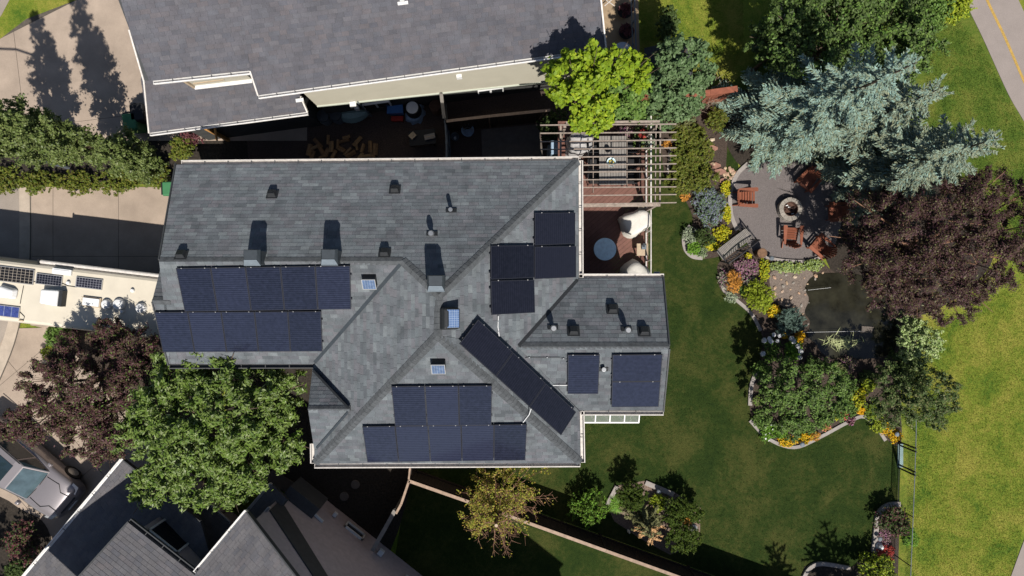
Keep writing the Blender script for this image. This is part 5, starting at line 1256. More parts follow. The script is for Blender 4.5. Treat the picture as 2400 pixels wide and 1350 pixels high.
# boxes beside the deck
c = P(1298, 358, .9); t = thing('storage_box', 'pale blue storage box just left of the pergola post', 'box', (c.x, c.y, 0)); b = MB(); b.box((c.x, c.y, 1.45), (.34, .5, .9)); bevel(b.build('box', M['tarp'], t), .03); b = MB(); b.box((c.x, c.y, 1.93), (.37, .53, .05)); b.build('lid', M['tarp'], t); b = MB(); b.box((c.x, c.y, .5), (.5, .6, 1.0)); b.build('stand', M['greyp'], t)
c = P(1304, 341, .9); t = thing('folded_chair', 'dull grey folded chair behind the pale blue box', 'chair', (c.x, c.y, 0)); b = MB(); b.box((c.x, c.y, 1.1), (.5, .08, .9)); b.build('frame', M['greyp'], t); b = MB(); b.box((c.x, c.y-.05, 1.1), (.42, .02, .7)); b.build('fabric', M['slate'], t)

# ------------------------------------------------------------------ fire pit and seats
fc = P(1853, 490, .3); t = thing('fire_pit', 'round stone fire pit with a rusty bowl', 'fire pit', (fc.x, fc.y, 0))
for lay in range(2):
    ns = 15
    for k in range(ns):
        a0 = (k+lay*.5)*2*math.pi/ns+.012; a1 = (k+1+lay*.5)*2*math.pi/ns-.012; r0, r1 = .30, .485+rng.uniform(-.01, .012); z0, z1 = .02+lay*.16, .17+lay*.16+rng.uniform(-.006, .006)
        pts = [(fc.x+r*math.cos(a), fc.y+r*math.sin(a)) for r, a in ((r0, a0), (r1, a0), (r1, (a0+a1)/2), (r1, a1), (r0, a1))]
        b = MB(); b.prism(pts, z0, z1); b.build('ring_stone', M['stone'], t)
b = MB(); b.lathe((fc.x, fc.y, 0), [(.30, .03), (.305, .345), (.285, .345), (.27, .16), (.1, .13)], 28); b.build('bowl', M['rust'], t)
b = MB()
for k in range(16): a, r = rng.uniform(0, 6.28), rng.uniform(0, .22); b.box((fc.x+r*math.cos(a), fc.y+r*math.sin(a), .17+rng.uniform(0, .03)), (rng.uniform(.05, .12), rng.uniform(.03, .05), .04), rz=a)
b.build('embers', M['ash'], t)
b = MB()
for a, r in ((2.2, .2), (5.3, .22), (1.8, .09)): b.box((fc.x+r*math.cos(a), fc.y+r*math.sin(a), .2), (.10, .035, .03), rz=a+1.2)
b.build('ash_flakes', M['white'], t)

def adirondack(px, py, rz, label):
    c = P(px, py, .4); t = thing('adirondack_chair', label, 'chair', (c.x, c.y, 0), rz, 'Adirondack chairs around the fire pit')
    for i in range(6):
        x = .34-i*.10; b = MB(); b.box((x, 0, .37-i*.028), (.088, .54, .022), M=Matrix.Rotation(R(14), 3, 'Y')); b.build('seat_slat', M['cedar'], t, local=True)
    for i in range(7):
        y = (i-3)*.083; L_ = .72-abs(i-3)**1.7*.035; b = MB()
        b.bar((-.20, y*.8, .22), (-.20-L_*.42, y*1.22, .22+L_*.9), .072, .02, up=(1, 0, .4)); b.build('back_slat', M['cedar'], t, local=True)
    for s_ in (-1, 1):
        y = s_*.34
        b = MB(); b.prism([(.46, y-.07), (.46, y+.07), (.40, y+.085), (-.30, y+.045), (-.34, y+.02), (-.34, y-.03), (.40, y-.085)], .55, .575); b.build('armrest', M['cedar'], t, local=True)
        b = MB(); b.box((.36, s_*.30, .275), (.09, .03, .55)); b.build('front_leg', M['cedar'], t, local=True)
        b = MB(); b.bar((.38, s_*.275, .36), (-.46, s_*.275, .05), .028, .11); b.build('rear_leg', M['cedar'], t, local=True)
    b = MB(); b.box((-.33, 0, .52), (.03, .72, .05)); b.build('back_rail', M['cedar'], t, local=True)
    b = MB(); b.box((.375, 0, .32), (.025, .56, .10)); b.build('front_apron', M['cedar'], t, local=True)
adirondack(1748, 464, 0, 'red-brown Adirondack chair left of the fire pit, facing right')
adirondack(1856, 555, R(88), 'red-brown Adirondack chair just below the fire pit, facing up to it')
adirondack(1897, 420, R(228), 'red-brown Adirondack chair poking out below the blue spruce branches')
adirondack(1926, 580, R(140), 'red-brown Adirondack chair at the lower patio edge by the dark tree')
adirondack(1966, 497, R(182), 'red-brown Adirondack chair mostly hidden by purple leaves')

# bench
bc = P(1722, 573, .45); ba = math.atan2(57, 76); t = thing('garden_bench', 'grey slatted garden bench with a dark iron back between flower beds', 'bench', (bc.x, bc.y, 0), ba)
for i in range(26):
    b = MB(); b.box((-.76+i*.0608, .02, .45), (.046, .50, .022)); b.build('seat_slat', M['greywood'], t, local=True)
for y in (-.2, .22): b = MB(); b.bar((-.78, y, .425), (.78, y, .425), .04, .03); b.build('seat_rail', M['iron'], t, local=True)
bk_ = -.27
for x in (-.78, 0, .78): b = MB(); b.bar((x, bk_, 0), (x, bk_-.14, .98), .05, .05); b.build('back_post', M['iron'], t, local=True)
arc = [(-.78, bk_-.13, .88)]+[(x, bk_-.14, .88+.12*(1-(x/.78)**2)) for x in np.linspace(-.6, .6, 7)]+[(.78, bk_-.13, .88)]
b = MB(); b.tube(arc, .03, 6); b.build('top_rail', M['iron'], t, local=True)
b = MB(); b.bar((-.78, bk_-.04, .52), (.78, bk_-.04, .52), .04, .04); b.build('lower_rail', M['iron'], t, local=True)
for i in range(14):
    x = -.70+i*.1077
    if abs(x) < .03: continue
    b = MB(); b.bar((x, bk_-.04, .52), (x, bk_-.13, .90), .018, .018); b.build('baluster', M['iron'], t, local=True)
for x in (-.78, .78):
    b = MB(); b.bar((x, bk_-.08, .68), (x, .28, .66), .05, .035); b.build('armrest', M['iron'], t, local=True)
    b = MB(); b.bar((x, .25, 0), (x, .25, .66), .045, .045); b.build('front_leg', M['iron'], t, local=True)
# barrel table, pots, garden odds and ends
c = P(1787, 593, .55); t = thing('barrel_table', 'round brown barrel top at the lower patio edge', 'table', (c.x, c.y, 0)); b = MB(); b.lathe((c.x, c.y, 0), [(.17, 0), (.20, .25), (.18, .5)], 20); b.build('barrel', M['rust'], t); b = MB(); b.lathe((c.x, c.y, 0), [(.20, .5), (.205, .54), (.19, .55)], 24); b.build('lid', M['barrel'], t)
def solar_light(px, py, label, m='greyp', h=.3):
    c = P(px, py, 0); t = thing('garden_light', label, 'garden light', c, 0, 'small garden lights')
    b = MB(); b.tube([c, c+Vector((0, 0, h))], .015, 6); b.build('stake', M['iron'], t)
    b = MB(); b.lathe(c, [(.07, h), (.10, h+.03), (.06, h+.06)], 12); b.build('cap', M[m], t)
for px, py, lb, m in ((1802, 606, 'small grey garden light beside the barrel table', 'greyp'), (1873, 1038, 'grey garden light in the orange flower border', 'slate_l'), (2093, 1014, 'grey garden light among the yellow border flowers by the fence', 'slate_l'),
        (1541, 1147, 'round grey garden light on the small bed edging', 'greyp'), (2053, 1257, 'dark round garden light on the corner bed edging', 'greyp'), (1596, 406, 'pale garden light by the juniper and yellow flowers', 'slate_l')):
    solar_light(px, py, lb, m)
def ornament(px, py, label, s=.16):
    c = P(px, py, .15); t = thing('garden_ornament', label, 'ornament', (c.x, c.y, 0)); b = MB()
    b.lathe((c.x, c.y, 0), [(s*.8, 0), (s*.9, .08), (s*.5, .2), (s*.55, .28), (s*.2, .36)], 10); b.build('figure', M['white'], t)
    b = MB(); b.box((c.x, c.y, .02), (s*1.4, s*1.4, .04), rz=.5); b.build('plinth', M['edging'], t)
ornament(1320, 1235, 'small white ornament in fence shadow nearest the sparse tree', .12)
ornament(1465, 1296, 'white ornament beside the fence below the brown spruce', .16)
ornament(1627, 1240, 'white ornament at the lawn edge of the small bed', .18)
ornament(2062, 1281, 'white stone ornament on the corner bed edging', .2)
ornament(1474, 1246, 'tiny white ornament in shadow left of the brown spruce', .08)
# pots on the deck by the pergola corner
def pot(px, py, z0, r, label, m='terracotta', plant='lf_green'):
    c = P(px, py, z0+.3); t = thing('flower_pot', label, 'flower pot', (c.x, c.y, z0)); b = MB(); b.lathe((c.x, c.y, z0), [(r*.7, 0), (r, .28), (r*1.08, .30), (r*.9, .30), (r*.85, .24)], 16); b.build('pot', M[m], t); return t, c
# stepping stones, pads
for px, py, lb in ((833, 1135, 'round stepping stone nearest the south gutter'), (807, 1163, 'round stepping stone nearest the mauve wall')):
    c = P(px, py, 0); t = thing('stepping_stone', lb, 'stepping stone', c); b = MB(); b.lathe(c, [(.19, 0), (.19, .05), (.17, .06)], 18); b.build('stone', M['slabc'], t)
b = MB(); p = [P(x, y, 0) for x, y in ((640, 1100), (790, 1190), (770, 1205), (615, 1125))]; b.prism([(q.x, q.y) for q in p][::-1], .012, .05); tag(b.build('side_path', M['slabc']), kind='structure')

# ------------------------------------------------------------------ things stored between the two houses
def simple(name, label, cat, px, py, h, fn, m, part='body'):
    c = P(px, py, h); t = thing(name, label, cat, (c.x, c.y, 0)); b = MB(); fn(b, c); o = b.build(part, m, t); return t, c, o
t, c, o = simple('rain_barrel', 'black barrel with a pale rim ring standing on blue tarp', 'barrel', 966, 252, .9, lambda b, c: b.lathe((c.x, c.y, 0), [(.27, 0), (.33, .4), (.30, .86), (.24, .9), (.20, .80)], 24), M['blackp'])
b = MB(); b.lathe((c.x, c.y, 0), [(.235, .895), (.25, .905), (.225, .915), (.215, .90)], 28); b.build('rim', M['white'], t); b = MB(); b.lathe((c.x, c.y, .80), [(.03, 0), (.02, .05)], 8); b.build('cap', M['tanwood'], t)
crumple('tarp', 'pale blue tarp bunched around the black barrel', 'tarp', [(950, 272), (962, 290), (985, 288), (996, 262), (986, 240), (965, 245)], 0.0, lambda x, y: .3, M['tarp'], 3.0, None, .08)
t, c, o = simple('recycling_tub', 'blue plastic tub with red base against the cream house', 'tub', 926, 252, .6, lambda b, c: b.hexa([(c.x-.28, c.y-.2, .1), (c.x+.28, c.y-.2, .1), (c.x+.28, c.y+.2, .1), (c.x-.28, c.y+.2, .1)], [(c.x-.34, c.y-.26, .62), (c.x+.34, c.y-.22, .62), (c.x+.30, c.y+.26, .62), (c.x-.32, c.y+.24, .62)]), M['bluebin'])
b = MB(); b.box((c.x+.02, c.y-.36, .12), (.5, .2, .2)); b.build('base', M['redp'], t)
def hull(b, c):
    n = 9; rows = []
    for i in range(n):
        f = i/(n-1); x = (f-.5)*1.25; w = .34*math.sin(math.pi*min(1, f*.9+.1))**.7; rows.append([(c.x+x, c.y-w+.1*x, .35), (c.x+x, c.y-w*.6+.1*x, .62), (c.x+x, c.y+.1*x, .72), (c.x+x, c.y+w*.6+.1*x, .62), (c.x+x, c.y+w+.1*x, .35)])
    v = [p for r in rows for p in r]; b.add(v, [(i*5+j, i*5+j+1, i*5+5+j+1, i*5+5+j) for i in range(n-1) for j in range(4)]+[(0, 1, 2, 3, 4), tuple(range((n-1)*5, n*5))])
t, c, o = simple('upturned_boat', 'small pale teal boat lying upturned by the meter box', 'boat', 829, 266, .6, hull, M['canoe'], 'hull')
b = MB(); b.bar((c.x-.45, c.y-.04, .17), (c.x-.45, c.y+.04, .17), .5, .34); b.bar((c.x+.4, c.y, .17), (c.x+.4, c.y+.08, .17), .5, .34); b.build('trestle', M['greywood'], t)
for px, py, lb in ((756, 271, 'grey covered barrel furthest left by the garage corner'), (785, 268, 'grey covered barrel beside the upturned boat')):
    t, c, o = simple('water_barrel', lb, 'barrel', px, py, .75, lambda b, c: b.lathe((c.x, c.y, 0), [(.25, 0), (.28, .35), (.25, .7)], 20), M['greyp']); b = MB(); b.lathe((c.x, c.y, .7), [(.27, 0), (.25, .05), (.1, .07)], 20); b.build('lid', M['slate'], t)
t, c, o = simple('compost_barrel', 'brown round barrel beside the wooden rail', 'barrel', 1020, 247, .8, lambda b, c: b.lathe((c.x, c.y, 0), [(.24, 0), (.27, .4), (.24, .75)], 20), M['barrel']); b = MB(); b.lathe((c.x, c.y, .75), [(.26, 0), (.24, .05), (.08, .06)], 20); b.build('lid', M['rust'], t)
t, c, o = simple('bucket', 'grey-blue oval tub in the dark strip beyond the gate', 'bucket', 1096, 305, .5, lambda b, c: b.lathe((c.x, c.y, 0), [(.18, 0), (.25, .45), (.27, .5), (.22, .48), (.18, .15)], 20), M['tarp']); b = MB(); b.tube([(c.x-.25, c.y, .48), (c.x, c.y+.1, .62), (c.x+.25, c.y, .48)], .012, 5); b.build('handle', M['steel'], t)
t, c, o = simple('bucket', 'small grey bucket with white jug beyond the gate', 'bucket', 1066, 320, .35, lambda b, c: b.lathe((c.x, c.y, 0), [(.12, 0), (.17, .32), (.18, .34), (.15, .32), (.12, .1)], 16), M['greyp']); b = MB(); b.lathe((c.x, c.y-.06, .2), [(.05, 0), (.06, .15), (.02, .22)], 8); b.build('jug', M['white'], t)
t = thing('work_table', 'dark table with two pale boards in the side yard', 'table', P(990, 322, .7)-Vector((0, 0, .7))); c = P(990, 322, .7)
b = MB(); b.box((c.x, c.y, .7), (1.1, .62, .05), rz=.1); b.build('table_top', M['blackp'], t)
for sx in (-1, 1):
    for sy in (-1, 1): b = MB(); b.box((c.x+sx*.48, c.y+sy*.22, .34), (.05, .05, .68)); b.build('leg', M['blackp'], t)
for px, py, d, rz, lb, m in ((967, 318, (.26, .22, .12), .75, 'pale yellow wood block on the dark work table', 'tanwood'), (1007, 320, (.44, .21, .1), .22, 'pale flat carton on the dark work table', 'edging')):
    c = P(px, py, .8); t = thing('carton' if 'carton' in lb else 'wood_block', lb, 'box', (c.x, c.y, .725)); b = MB(); b.box((c.x, c.y, .73+d[2]/2), d, rz=rz); b.build('box', M[m], t); b = MB(); b.box((c.x, c.y, .735+d[2]), (d[0]*.9, .03, .006), rz=rz); b.build('tape', M['tanwood'], t)
b = MB(); p = [P(x, y, 0) for x, y in ((1128, 305), (1262, 292), (1275, 372), (1130, 372))]; b.prism([(q.x, q.y) for q in p][::-1], .02, .08); tag(b.build('garden_slab', M['slabc']), kind='structure')
LG = 'split logs scattered in the side yard'
lspots = [(725, 352, 1.4), (740, 345, .4), (752, 350, 2.0), (765, 358, .9), (770, 328, 1.5), (783, 362, 1.1), (777, 345, 1.6), (792, 338, 1.5), (806, 330, .2), (838, 332, .9), (835, 342, 1.7), (816, 356, .8), (822, 362, .6), (850, 348, 1.3), (868, 345, 1.6), (880, 350, 1.5), (872, 362, 2.2), (858, 368, .1), (732, 366, 1.2), (758, 366, .3), (745, 336, 2.3), (800, 350, 2.6), (812, 322, .3), (845, 366, 1.0)]
me = None
for px, py, a in lspots:
    c = P(px, py, .1); o = None
    if me is None:
        b = MB(); n = 6; b.add([(x, .09*math.cos(t_), .09*math.sin(t_)*(.8 if t_ < 3.2 else .55)) for x in (-.2, .2) for t_ in np.linspace(0, 2*math.pi, n, endpoint=False)], [tuple(range(n))[::-1], tuple(range(n, 2*n))]+[(i, (i+1) % n, n+(i+1) % n, n+i) for i in range(n)])
        o = b.build('log', M['log'], None); me = o.data
    else: o = link('log', me)
    o.location = (c.x, c.y, .09+rng.uniform(0, .08)); o.rotation_euler = (rng.uniform(0, 6), rng.uniform(-.2, .2), a); s_ = rng.uniform(.8, 1.25); o.scale = (s_, s_*rng.uniform(.8, 1.2), s_)
    tag(o, 'split firewood log lying in the loose heap between the houses', 'log', LG)

# ------------------------------------------------------------------ terrace of the north house, shed and swing behind the trees
c = P(1462, 117, 1.0); t = thing('round_table', 'round glass table on the north terrace beside the lime tree', 'table', (c.x, c.y, 0))
b = MB(); b.lathe((c.x, c.y, 0), [(.40, .70), (.41, .72), (.40, .73)], 36); b.build('table_top', M['glassblue'], t); b = MB(); b.lathe((c.x, c.y, 0), [(.415, .70), (.425, .715), (.42, .735), (.405, .735)], 36); b.build('rim', M['steel'], t); b = MB(); b.lathe((c.x, c.y, 0), [(.25, 0), (.05, .05), (.04, .7)], 12); b.build('pedestal', M['greyp'], t)
tf = MB()
for xa, w_ in ((1487, .05), (1479, .03)): tf.bar(P(xa-2, -60, 1.0), P(xa+4, 118, 1.0), w_, .05)
tt = thing('terrace_rail', 'dark double rail along the north terrace edge', 'railing', P(1484, 30, 0)); tf.build('rail', M['greyp'], tt); tp_ = MB()
for y in (-40, 10, 60, 112): p = P(1480, y, .5); tp_.box((p.x, p.y, .5), (.05, .05, 1.0))
tp_.build('post', M['greyp'], tt)
t = thing('lattice', 'white crossed lattice lying at the top of the terrace', 'lattice', P(1428, 6, .3)); b = MB(); b.bar(P(1415, -4, .3), P(1440, 14, .3), .03, .02); b.bar(P(1438, -4, .34), P(1417, 14, .34), .03, .02); b.build('slats', M['gutter'], t)
sc_ = P(1540, 200, 0); t = thing('garden_shed', 'small gabled shed hidden under the dark green tree', 'shed', sc_)
b = MB(); b.box(sc_+Vector((0, 0, 1.05)), (1.6, 1.4, 2.1)); b.build('wall', M['rfence'], t)
b = MB(); a = .95; h0, h1 = 2.1, 2.75
b.add([sc_+Vector(p) for p in ((-a, -.85, h0), (a, -.85, h0), (a, .85, h0), (-a, .85, h0), (0, -.85, h1), (0, .85, h1))], [(0, 4, 5, 3), (1, 2, 5, 4), (0, 1, 4), (2, 3, 5), (0, 3, 2, 1)]); b.build('roof', M['felt'], t)
b = MB(); b.box(sc_+Vector((0, -.72, .95)), (.8, .05, 1.8)); b.build('door', M['greywood'], t)
sw0 = P(1842, 40, .5); t = thing('wooden_seat', 'pale wooden garden seat between the top edge trees', 'bench', (sw0.x, sw0.y, 0), R(64))
for i in range(7): b = MB(); b.box((0, -.30+i*.1, .45), (1.35, .085, .03)); b.build('seat_slat', M['tanwood'], t, local=True)
b = MB(); b.bar((-.66, .36, .5), (-.66, .5, 1.0), .06, .06); b.bar((.66, .36, .5), (.66, .5, 1.0), .06, .06); b.bar((-.7, .5, .95), (.7, .5, .95), .04, .14); b.build('backrest', M['tanwood'], t, local=True)
b = MB()
for sx in (-.6, .6):
    for sy in (-.28, .3): b.box((sx, sy, .22), (.06, .06, .43))
b.build('frame', M['tanwood'], t, local=True)
# ------------------------------------------------------------------ plants
def unit(n):
    v = nr.normal(size=(n, 3)); return v/np.linalg.norm(v, axis=1, keepdims=True)

def leaf_quads(pos, nrm, L_, Wd, jit=0.35, tang=None):
    """diamond leaves: pos (n,3), normals, length and width arrays or scalars"""
    n = len(pos); nn = nrm+nr.normal(size=(n, 3))*jit; nn /= np.linalg.norm(nn, axis=1, keepdims=True)
    t = unit(n) if tang is None else tang+nr.normal(size=(n, 3))*0.25
    t = t-nn*np.sum(t*nn, axis=1, keepdims=True); t /= np.linalg.norm(t, axis=1, keepdims=True)+1e-9
    b = np.cross(nn, t); s = nr.uniform(.7, 1.25, size=(n, 1)); L_ = L_*s/2; Wd = Wd*s/2
    return np.stack([pos-t*L_, pos+b*Wd-t*L_*.15, pos+t*L_, pos-b*Wd-t*L_*.15], axis=1)

def cloud(lobes, n, size, asp=.55, clump=.30, up=.55, flat=.0):
    """leaves gathered in clumps over the outside of each lobe (x,y,z,rx,ry,rz)"""
    ar = np.array([l[3]*l[4]+l[3]*l[5] for l in lobes]); ar = ar/ar.sum(); out = []
    for l, f in zip(lobes, ar):
        k = max(60, int(n*f)); c = np.array(l[:3]); r = np.array(l[3:6])
        nc = max(12, int(34/(clump/.3)**2))
        d = unit(nc); d[:, 2] = np.where(d[:, 2] < -.35, -d[:, 2]*.6, d[:, 2]); d /= np.linalg.norm(d, axis=1, keepdims=True)
        cc = c+d*r*nr.uniform(.55, 1.08, size=(nc, 1)); cr = clump*nr.uniform(.45, 1.05, size=(nc, 1))*r.mean()
        ax = unit(nc)*.6+d*.8; ax[:, 2] += .15; ax /= np.linalg.norm(ax, axis=1, keepdims=True)      # each clump is a spray along its own twig
        idx = nr.integers(0, nc, k); e = unit(k); rad = np.abs(nr.normal(size=(k, 1)))*.42+.12
        along = nr.uniform(-.7, 1.15, size=(k, 1))
        p = cc[idx]+e*cr[idx]*rad+ax[idx]*cr[idx]*along
        nrm = e*.55+d[idx]*.25+np.array([0, 0, up]); out.append(leaf_quads(p, nrm, size, size*asp, .4, ax[idx]*.6+unit(k)*.8))
    return np.concatenate(out)

def lobes_of(cx, cy, cz, rx, ry, rz, k, seed, f=.46):
    r_ = np.random.default_rng(seed); L_ = [(cx, cy, cz, rx*.6, ry*.6, rz*.62)]
    for i in range(k):
        a = 2*math.pi*i/k+r_.uniform(-.35, .35); e = r_.uniform(-.25, .85); q = math.cos(e)*r_.uniform(.55, .70)
        s = f*r_.uniform(.75, 1.15); L_.append((cx+rx*q*math.cos(a), cy+ry*q*math.sin(a), cz+rz*.62*math.sin(e), rx*s, ry*s, rz*s*.95))
    return L_

def shifted(V, root): return V-np.array(chain_loc(root))

def trunk_of(root, base, lobes, r0, m, hz=None):
    top = np.mean([l[:3] for l in lobes], axis=0); base = Vector(base); top = Vector(top); mb = MB()
    fork = base.lerp(top, .45)
    mb.tube([base, base.lerp(fork, .5)+Vector((.03, .02, 0)), fork], [r0, r0*.8, r0*.68], 9); mb.build('trunk', m, root)
    lm = MB()
    for l in lobes:
        e = Vector(l[:3]); mid = fork.lerp(e, .5)+Vector((rng.uniform(-.12, .12), rng.uniform(-.12, .12), .12))
        lm.tube([fork, mid, e, e+(e-fork)*.35], [r0*.45, r0*.3, r0*.16, r0*.06], 6)
        for k in range(4):
            d = Vector(unit(1)[0]); d.z = abs(d.z)*.7; lm.tube([e, e+Vector((d.x*l[3], d.y*l[4], d.z*l[5]))*.85], [r0*.10, r0*.03], 4)
    lm.build('limb', m, root)

def tree(name, label, cat, base, lobes, n, leafm, size, asp=.55, r0=.14, bark='bark', group=None, clump=.3, extra=None, up=.55):
    root = thing(name, label, cat, base, 0, group); trunk_of(root, base, lobes, r0, M[bark])
    V = cloud(lobes, n, size, asp, clump, up); mi = np.zeros(len(V), int); ms = [M[leafm]]
    if extra:
        for m2, frac in extra: ms.append(M[m2]); mi[nr.random(len(V)) < frac] = len(ms)-1
    quads_mesh('crown', shifted(V, root), ms, mi, root); return root

def shrub(name, label, cat, px, py, h, r, n, leafm, size, asp=.5, group=None, flower=None, ffrac=.2, ry=None, clump=.34, z0=0.0, k=7, up=.5, spiky=False, fsize=None, extra=None):
    c = P(px, py, z0+h*.6); ry = ry or r; root = thing(name, label, cat, (c.x, c.y, z0), 0, group)
    lob = lobes_of(c.x, c.y, z0+h*.42, r, ry, h*.6, k, int(px*7+py))
    st = MB()
    for i in range(5): a = i*1.26; st.tube([(c.x, c.y, z0), (c.x+math.cos(a)*r*.5, c.y+math.sin(a)*ry*.5, z0+h*.6)], [.02, .006], 4)
    st.build('stem', M['bark'], root)
    if spiky:
        p = np.array([c.x, c.y, z0])+unit(n)*np.array([r*.3, ry*.3, .05]); p[:, 2] = z0+np.abs(p[:, 2]-z0); d = unit(n)*np.array([1, 1, .6]); d[:, 2] = np.abs(d[:, 2])+.25
        Lk = nr.uniform(.5, 1.0, size=(n, 1)); mid = p+d*np.array([r, ry, h*.8])*Lk*.5; V = leaf_quads(mid, np.tile([0., 0, 1], (n, 1)), (r*Lk), size*asp, .2, d)
    else: V = cloud(lob, n, size, asp, clump, up)
    mi = np.zeros(len(V), int); ms = [M[leafm]]
    if extra:
        for m2, frac in extra: ms.append(M[m2]); mi[nr.random(len(V)) < frac] = len(ms)-1
    quads_mesh('foliage', shifted(V, root), ms, mi, root)
    if flower:
        nf = int(n*ffrac); l = np.array(lob)[nr.integers(0, len(lob), nf)]; e = unit(nf); e[:, 2] = np.abs(e[:, 2])*.8+.25
        p = l[:, :3]+e*l[:, 3:]*1.04; fs = fsize or size
        quads_mesh('flowers', shifted(leaf_quads(p, e*.3+np.array([0, 0, 1.]), fs, fs*.8, .3), root), M[flower], None, root)
    return root

def pxl(px, py, z, r, rz=None, ry=None): p = P(px, py, z); return (p.x, p.y, z, r, ry or r, rz or r)

def spruce(name, label, cat, px, py, h, Rb, mats, n_lev=24, group=None, lean=(0, 0), dens=1.0, seed=1, brown=None, z0=.25, nl=.13):
    r_ = np.random.default_rng(seed); base = P(px, py, 0); root = thing(name, label, cat, base, 0, group)
    tb = MB(); tb.tube([base, base+Vector((lean[0], lean[1], h))], [.04+h*.014, .015], 8); tb.build('trunk', M['bark'], root)
    out = []; mi = []; bm_ = MB()
    for i in range(n_lev):
        t = ((i+.5)/n_lev)**1.2; z = z0+(h-z0)*t; L_ = Rb*(1-t)**.66+.10; nb_ = max(4, int((4.2+3.6*(1-t))*dens)); ph = r_.uniform(0, 6.28)
        ctr = np.array([base.x+lean[0]*t, base.y+lean[1]*t, z])
        for k in range(nb_):
            a = ph+2*math.pi*k/nb_+r_.uniform(-.4, .4); Lb = L_*r_.uniform(.55, 1.15)*(.8 if math.sin(a) < -.45 else 1); dz = -.16 if t < .6 else .25*(t-.6)
            d = np.array([math.cos(a), math.sin(a), dz]); sd_ = np.array([-math.sin(a), math.cos(a), 0])
            bm_.tube([ctr, ctr+d*Lb*.9], [.018*(1-t)+.006, .004], 3)
            nt_ = max(4, int(Lb/.06))
            f = np.linspace(.12, 1.0, nt_); f = f+r_.uniform(-.02, .02, nt_)
            bs = ctr+d*Lb*f[:, None]; bs[:, 2] += .10*Lb*f**2
            tl = ((.40*Lb*(1-f*.72)*np.minimum(1, f*3)+.07)*.75)*r_.uniform(.6, 1.25, nt_)
            for s_ in (-1, 1):
                dirv = d*.66+sd_*s_*.75+np.array([0, 0, r_.uniform(-.15, .2)]); dirv = dirv/np.linalg.norm(dirv)
                ns = 7
                for q in range(ns):
                    g = (q+.6)/ns; p = bs+dirv*(tl*g)[:, None]; p[:, 2] += -.05*g*tl+r_.uniform(-.02, .02, nt_)
                    ok = tl > .05*q; p = p[ok]
                    if len(p):
                        out.append(leaf_quads(p, np.tile([0, 0, 1.], (len(p), 1)), nl, .046, .55, np.tile(dirv+d*.5, (len(p), 1)))); mi.append(np.zeros(len(p), int))
            p = bs; out.append(leaf_quads(p, np.tile([0, 0, 1.], (len(p), 1)), nl, .055, .4, np.tile(d, (len(p), 1)))); mi.append(np.zeros(len(p), int))
    V = np.concatenate(out); mi = np.concatenate(mi)
    if brown is not None: mi[brown(V.mean(axis=1))] = 1
    if len(mats) > 1 and brown is None: mi = (nr.random(len(V)) < .25).astype(int)
    bm_.build('branch', M['bark'], root)['kind'] = 'stuff'
    quads_mesh('needles', shifted(V, root), [M[m] for m in mats], mi, root); return root

# ---- columnar poplars on the left, leaning out of frame in the picture
def poplar(px, py, h, r, label, n, seed, z0=.5):
    b = P(px, py, 0); r_ = np.random.default_rng(seed); root = thing('columnar_poplar', label, 'tree', b, 0, 'columnar poplars between the drives')
    mb = MB(); mb.tube([b, b+Vector((.03, 0, h*.5)), b+Vector((0, .03, h*.97))], [.11, .07, .015], 8); mb.build('trunk', M['bark'], root)
    lm = MB(); L_ = []
    k = int(h*4.2)
    for i in range(k):
        t = (i+.5)/k; z = z0+(h-z0)*t; rr = r*(min(1, .45+t*2.2))*(1-max(0, t-.55)/.5*.75); a = i*2.4+r_.uniform(-.4, .4); q = rr*r_.uniform(.35, .62)
        e = (b.x+q*math.cos(a), b.y+q*math.sin(a), z); s_ = rr*r_.uniform(.42, .62); L_.append((*e, s_, s_, s_*1.5)); lm.tube([(b.x, b.y, max(.3, z-.6)), e], [.03, .008], 4)
    lm.build('limb', M['bark'], root)
    quads_mesh('crown', shifted(cloud(L_, int(n*1.4), .10, .55, .42, .35), root), M['lf_poplar'], None, root)
poplar(178, 378, 9.0, .80, 'columnar poplar furthest left, its crown cut by the left edge', 26000, 3)
poplar(288, 372, 10.2, .78, 'tall columnar poplar in the middle of the row of three', 26000, 5)
poplar(376, 394, 4.2, .95, 'shorter columnar poplar nearest the house corner', 16000, 8)
for px, py, lb in ((90, 425, 'low yellow-green ground shrub under the poplars at the drive edge, left'), (185, 428, 'low ground shrub under the poplars at the drive edge, middle'), (280, 425, 'low olive ground shrub at the drive edge below the short poplar'), (350, 408, 'yellow-green shrub beside the green bin at the house corner'), (425, 350, 'olive shrub in the gap between poplar and gutter')):
    shrub('shrub', lb, 'shrub', px, py, .7, .95 if py > 400 else .6, 3000, 'lf_juniper', .1, .5, 'low shrubs along the poplar bed', ry=.55)
shrub('shrub', 'low green shrub at the far left end of the poplar bed', 'shrub', 8, 420, .7, .9, 2600, 'lf_juniper', .1, .5, 'low shrubs along the poplar bed', ry=.6)
shrub('shrub', 'dark red shrub with bare twigs by the pine post', 'shrub', 445, 312, .8, .5, 1500, 'lf_maroon', .08, .5)

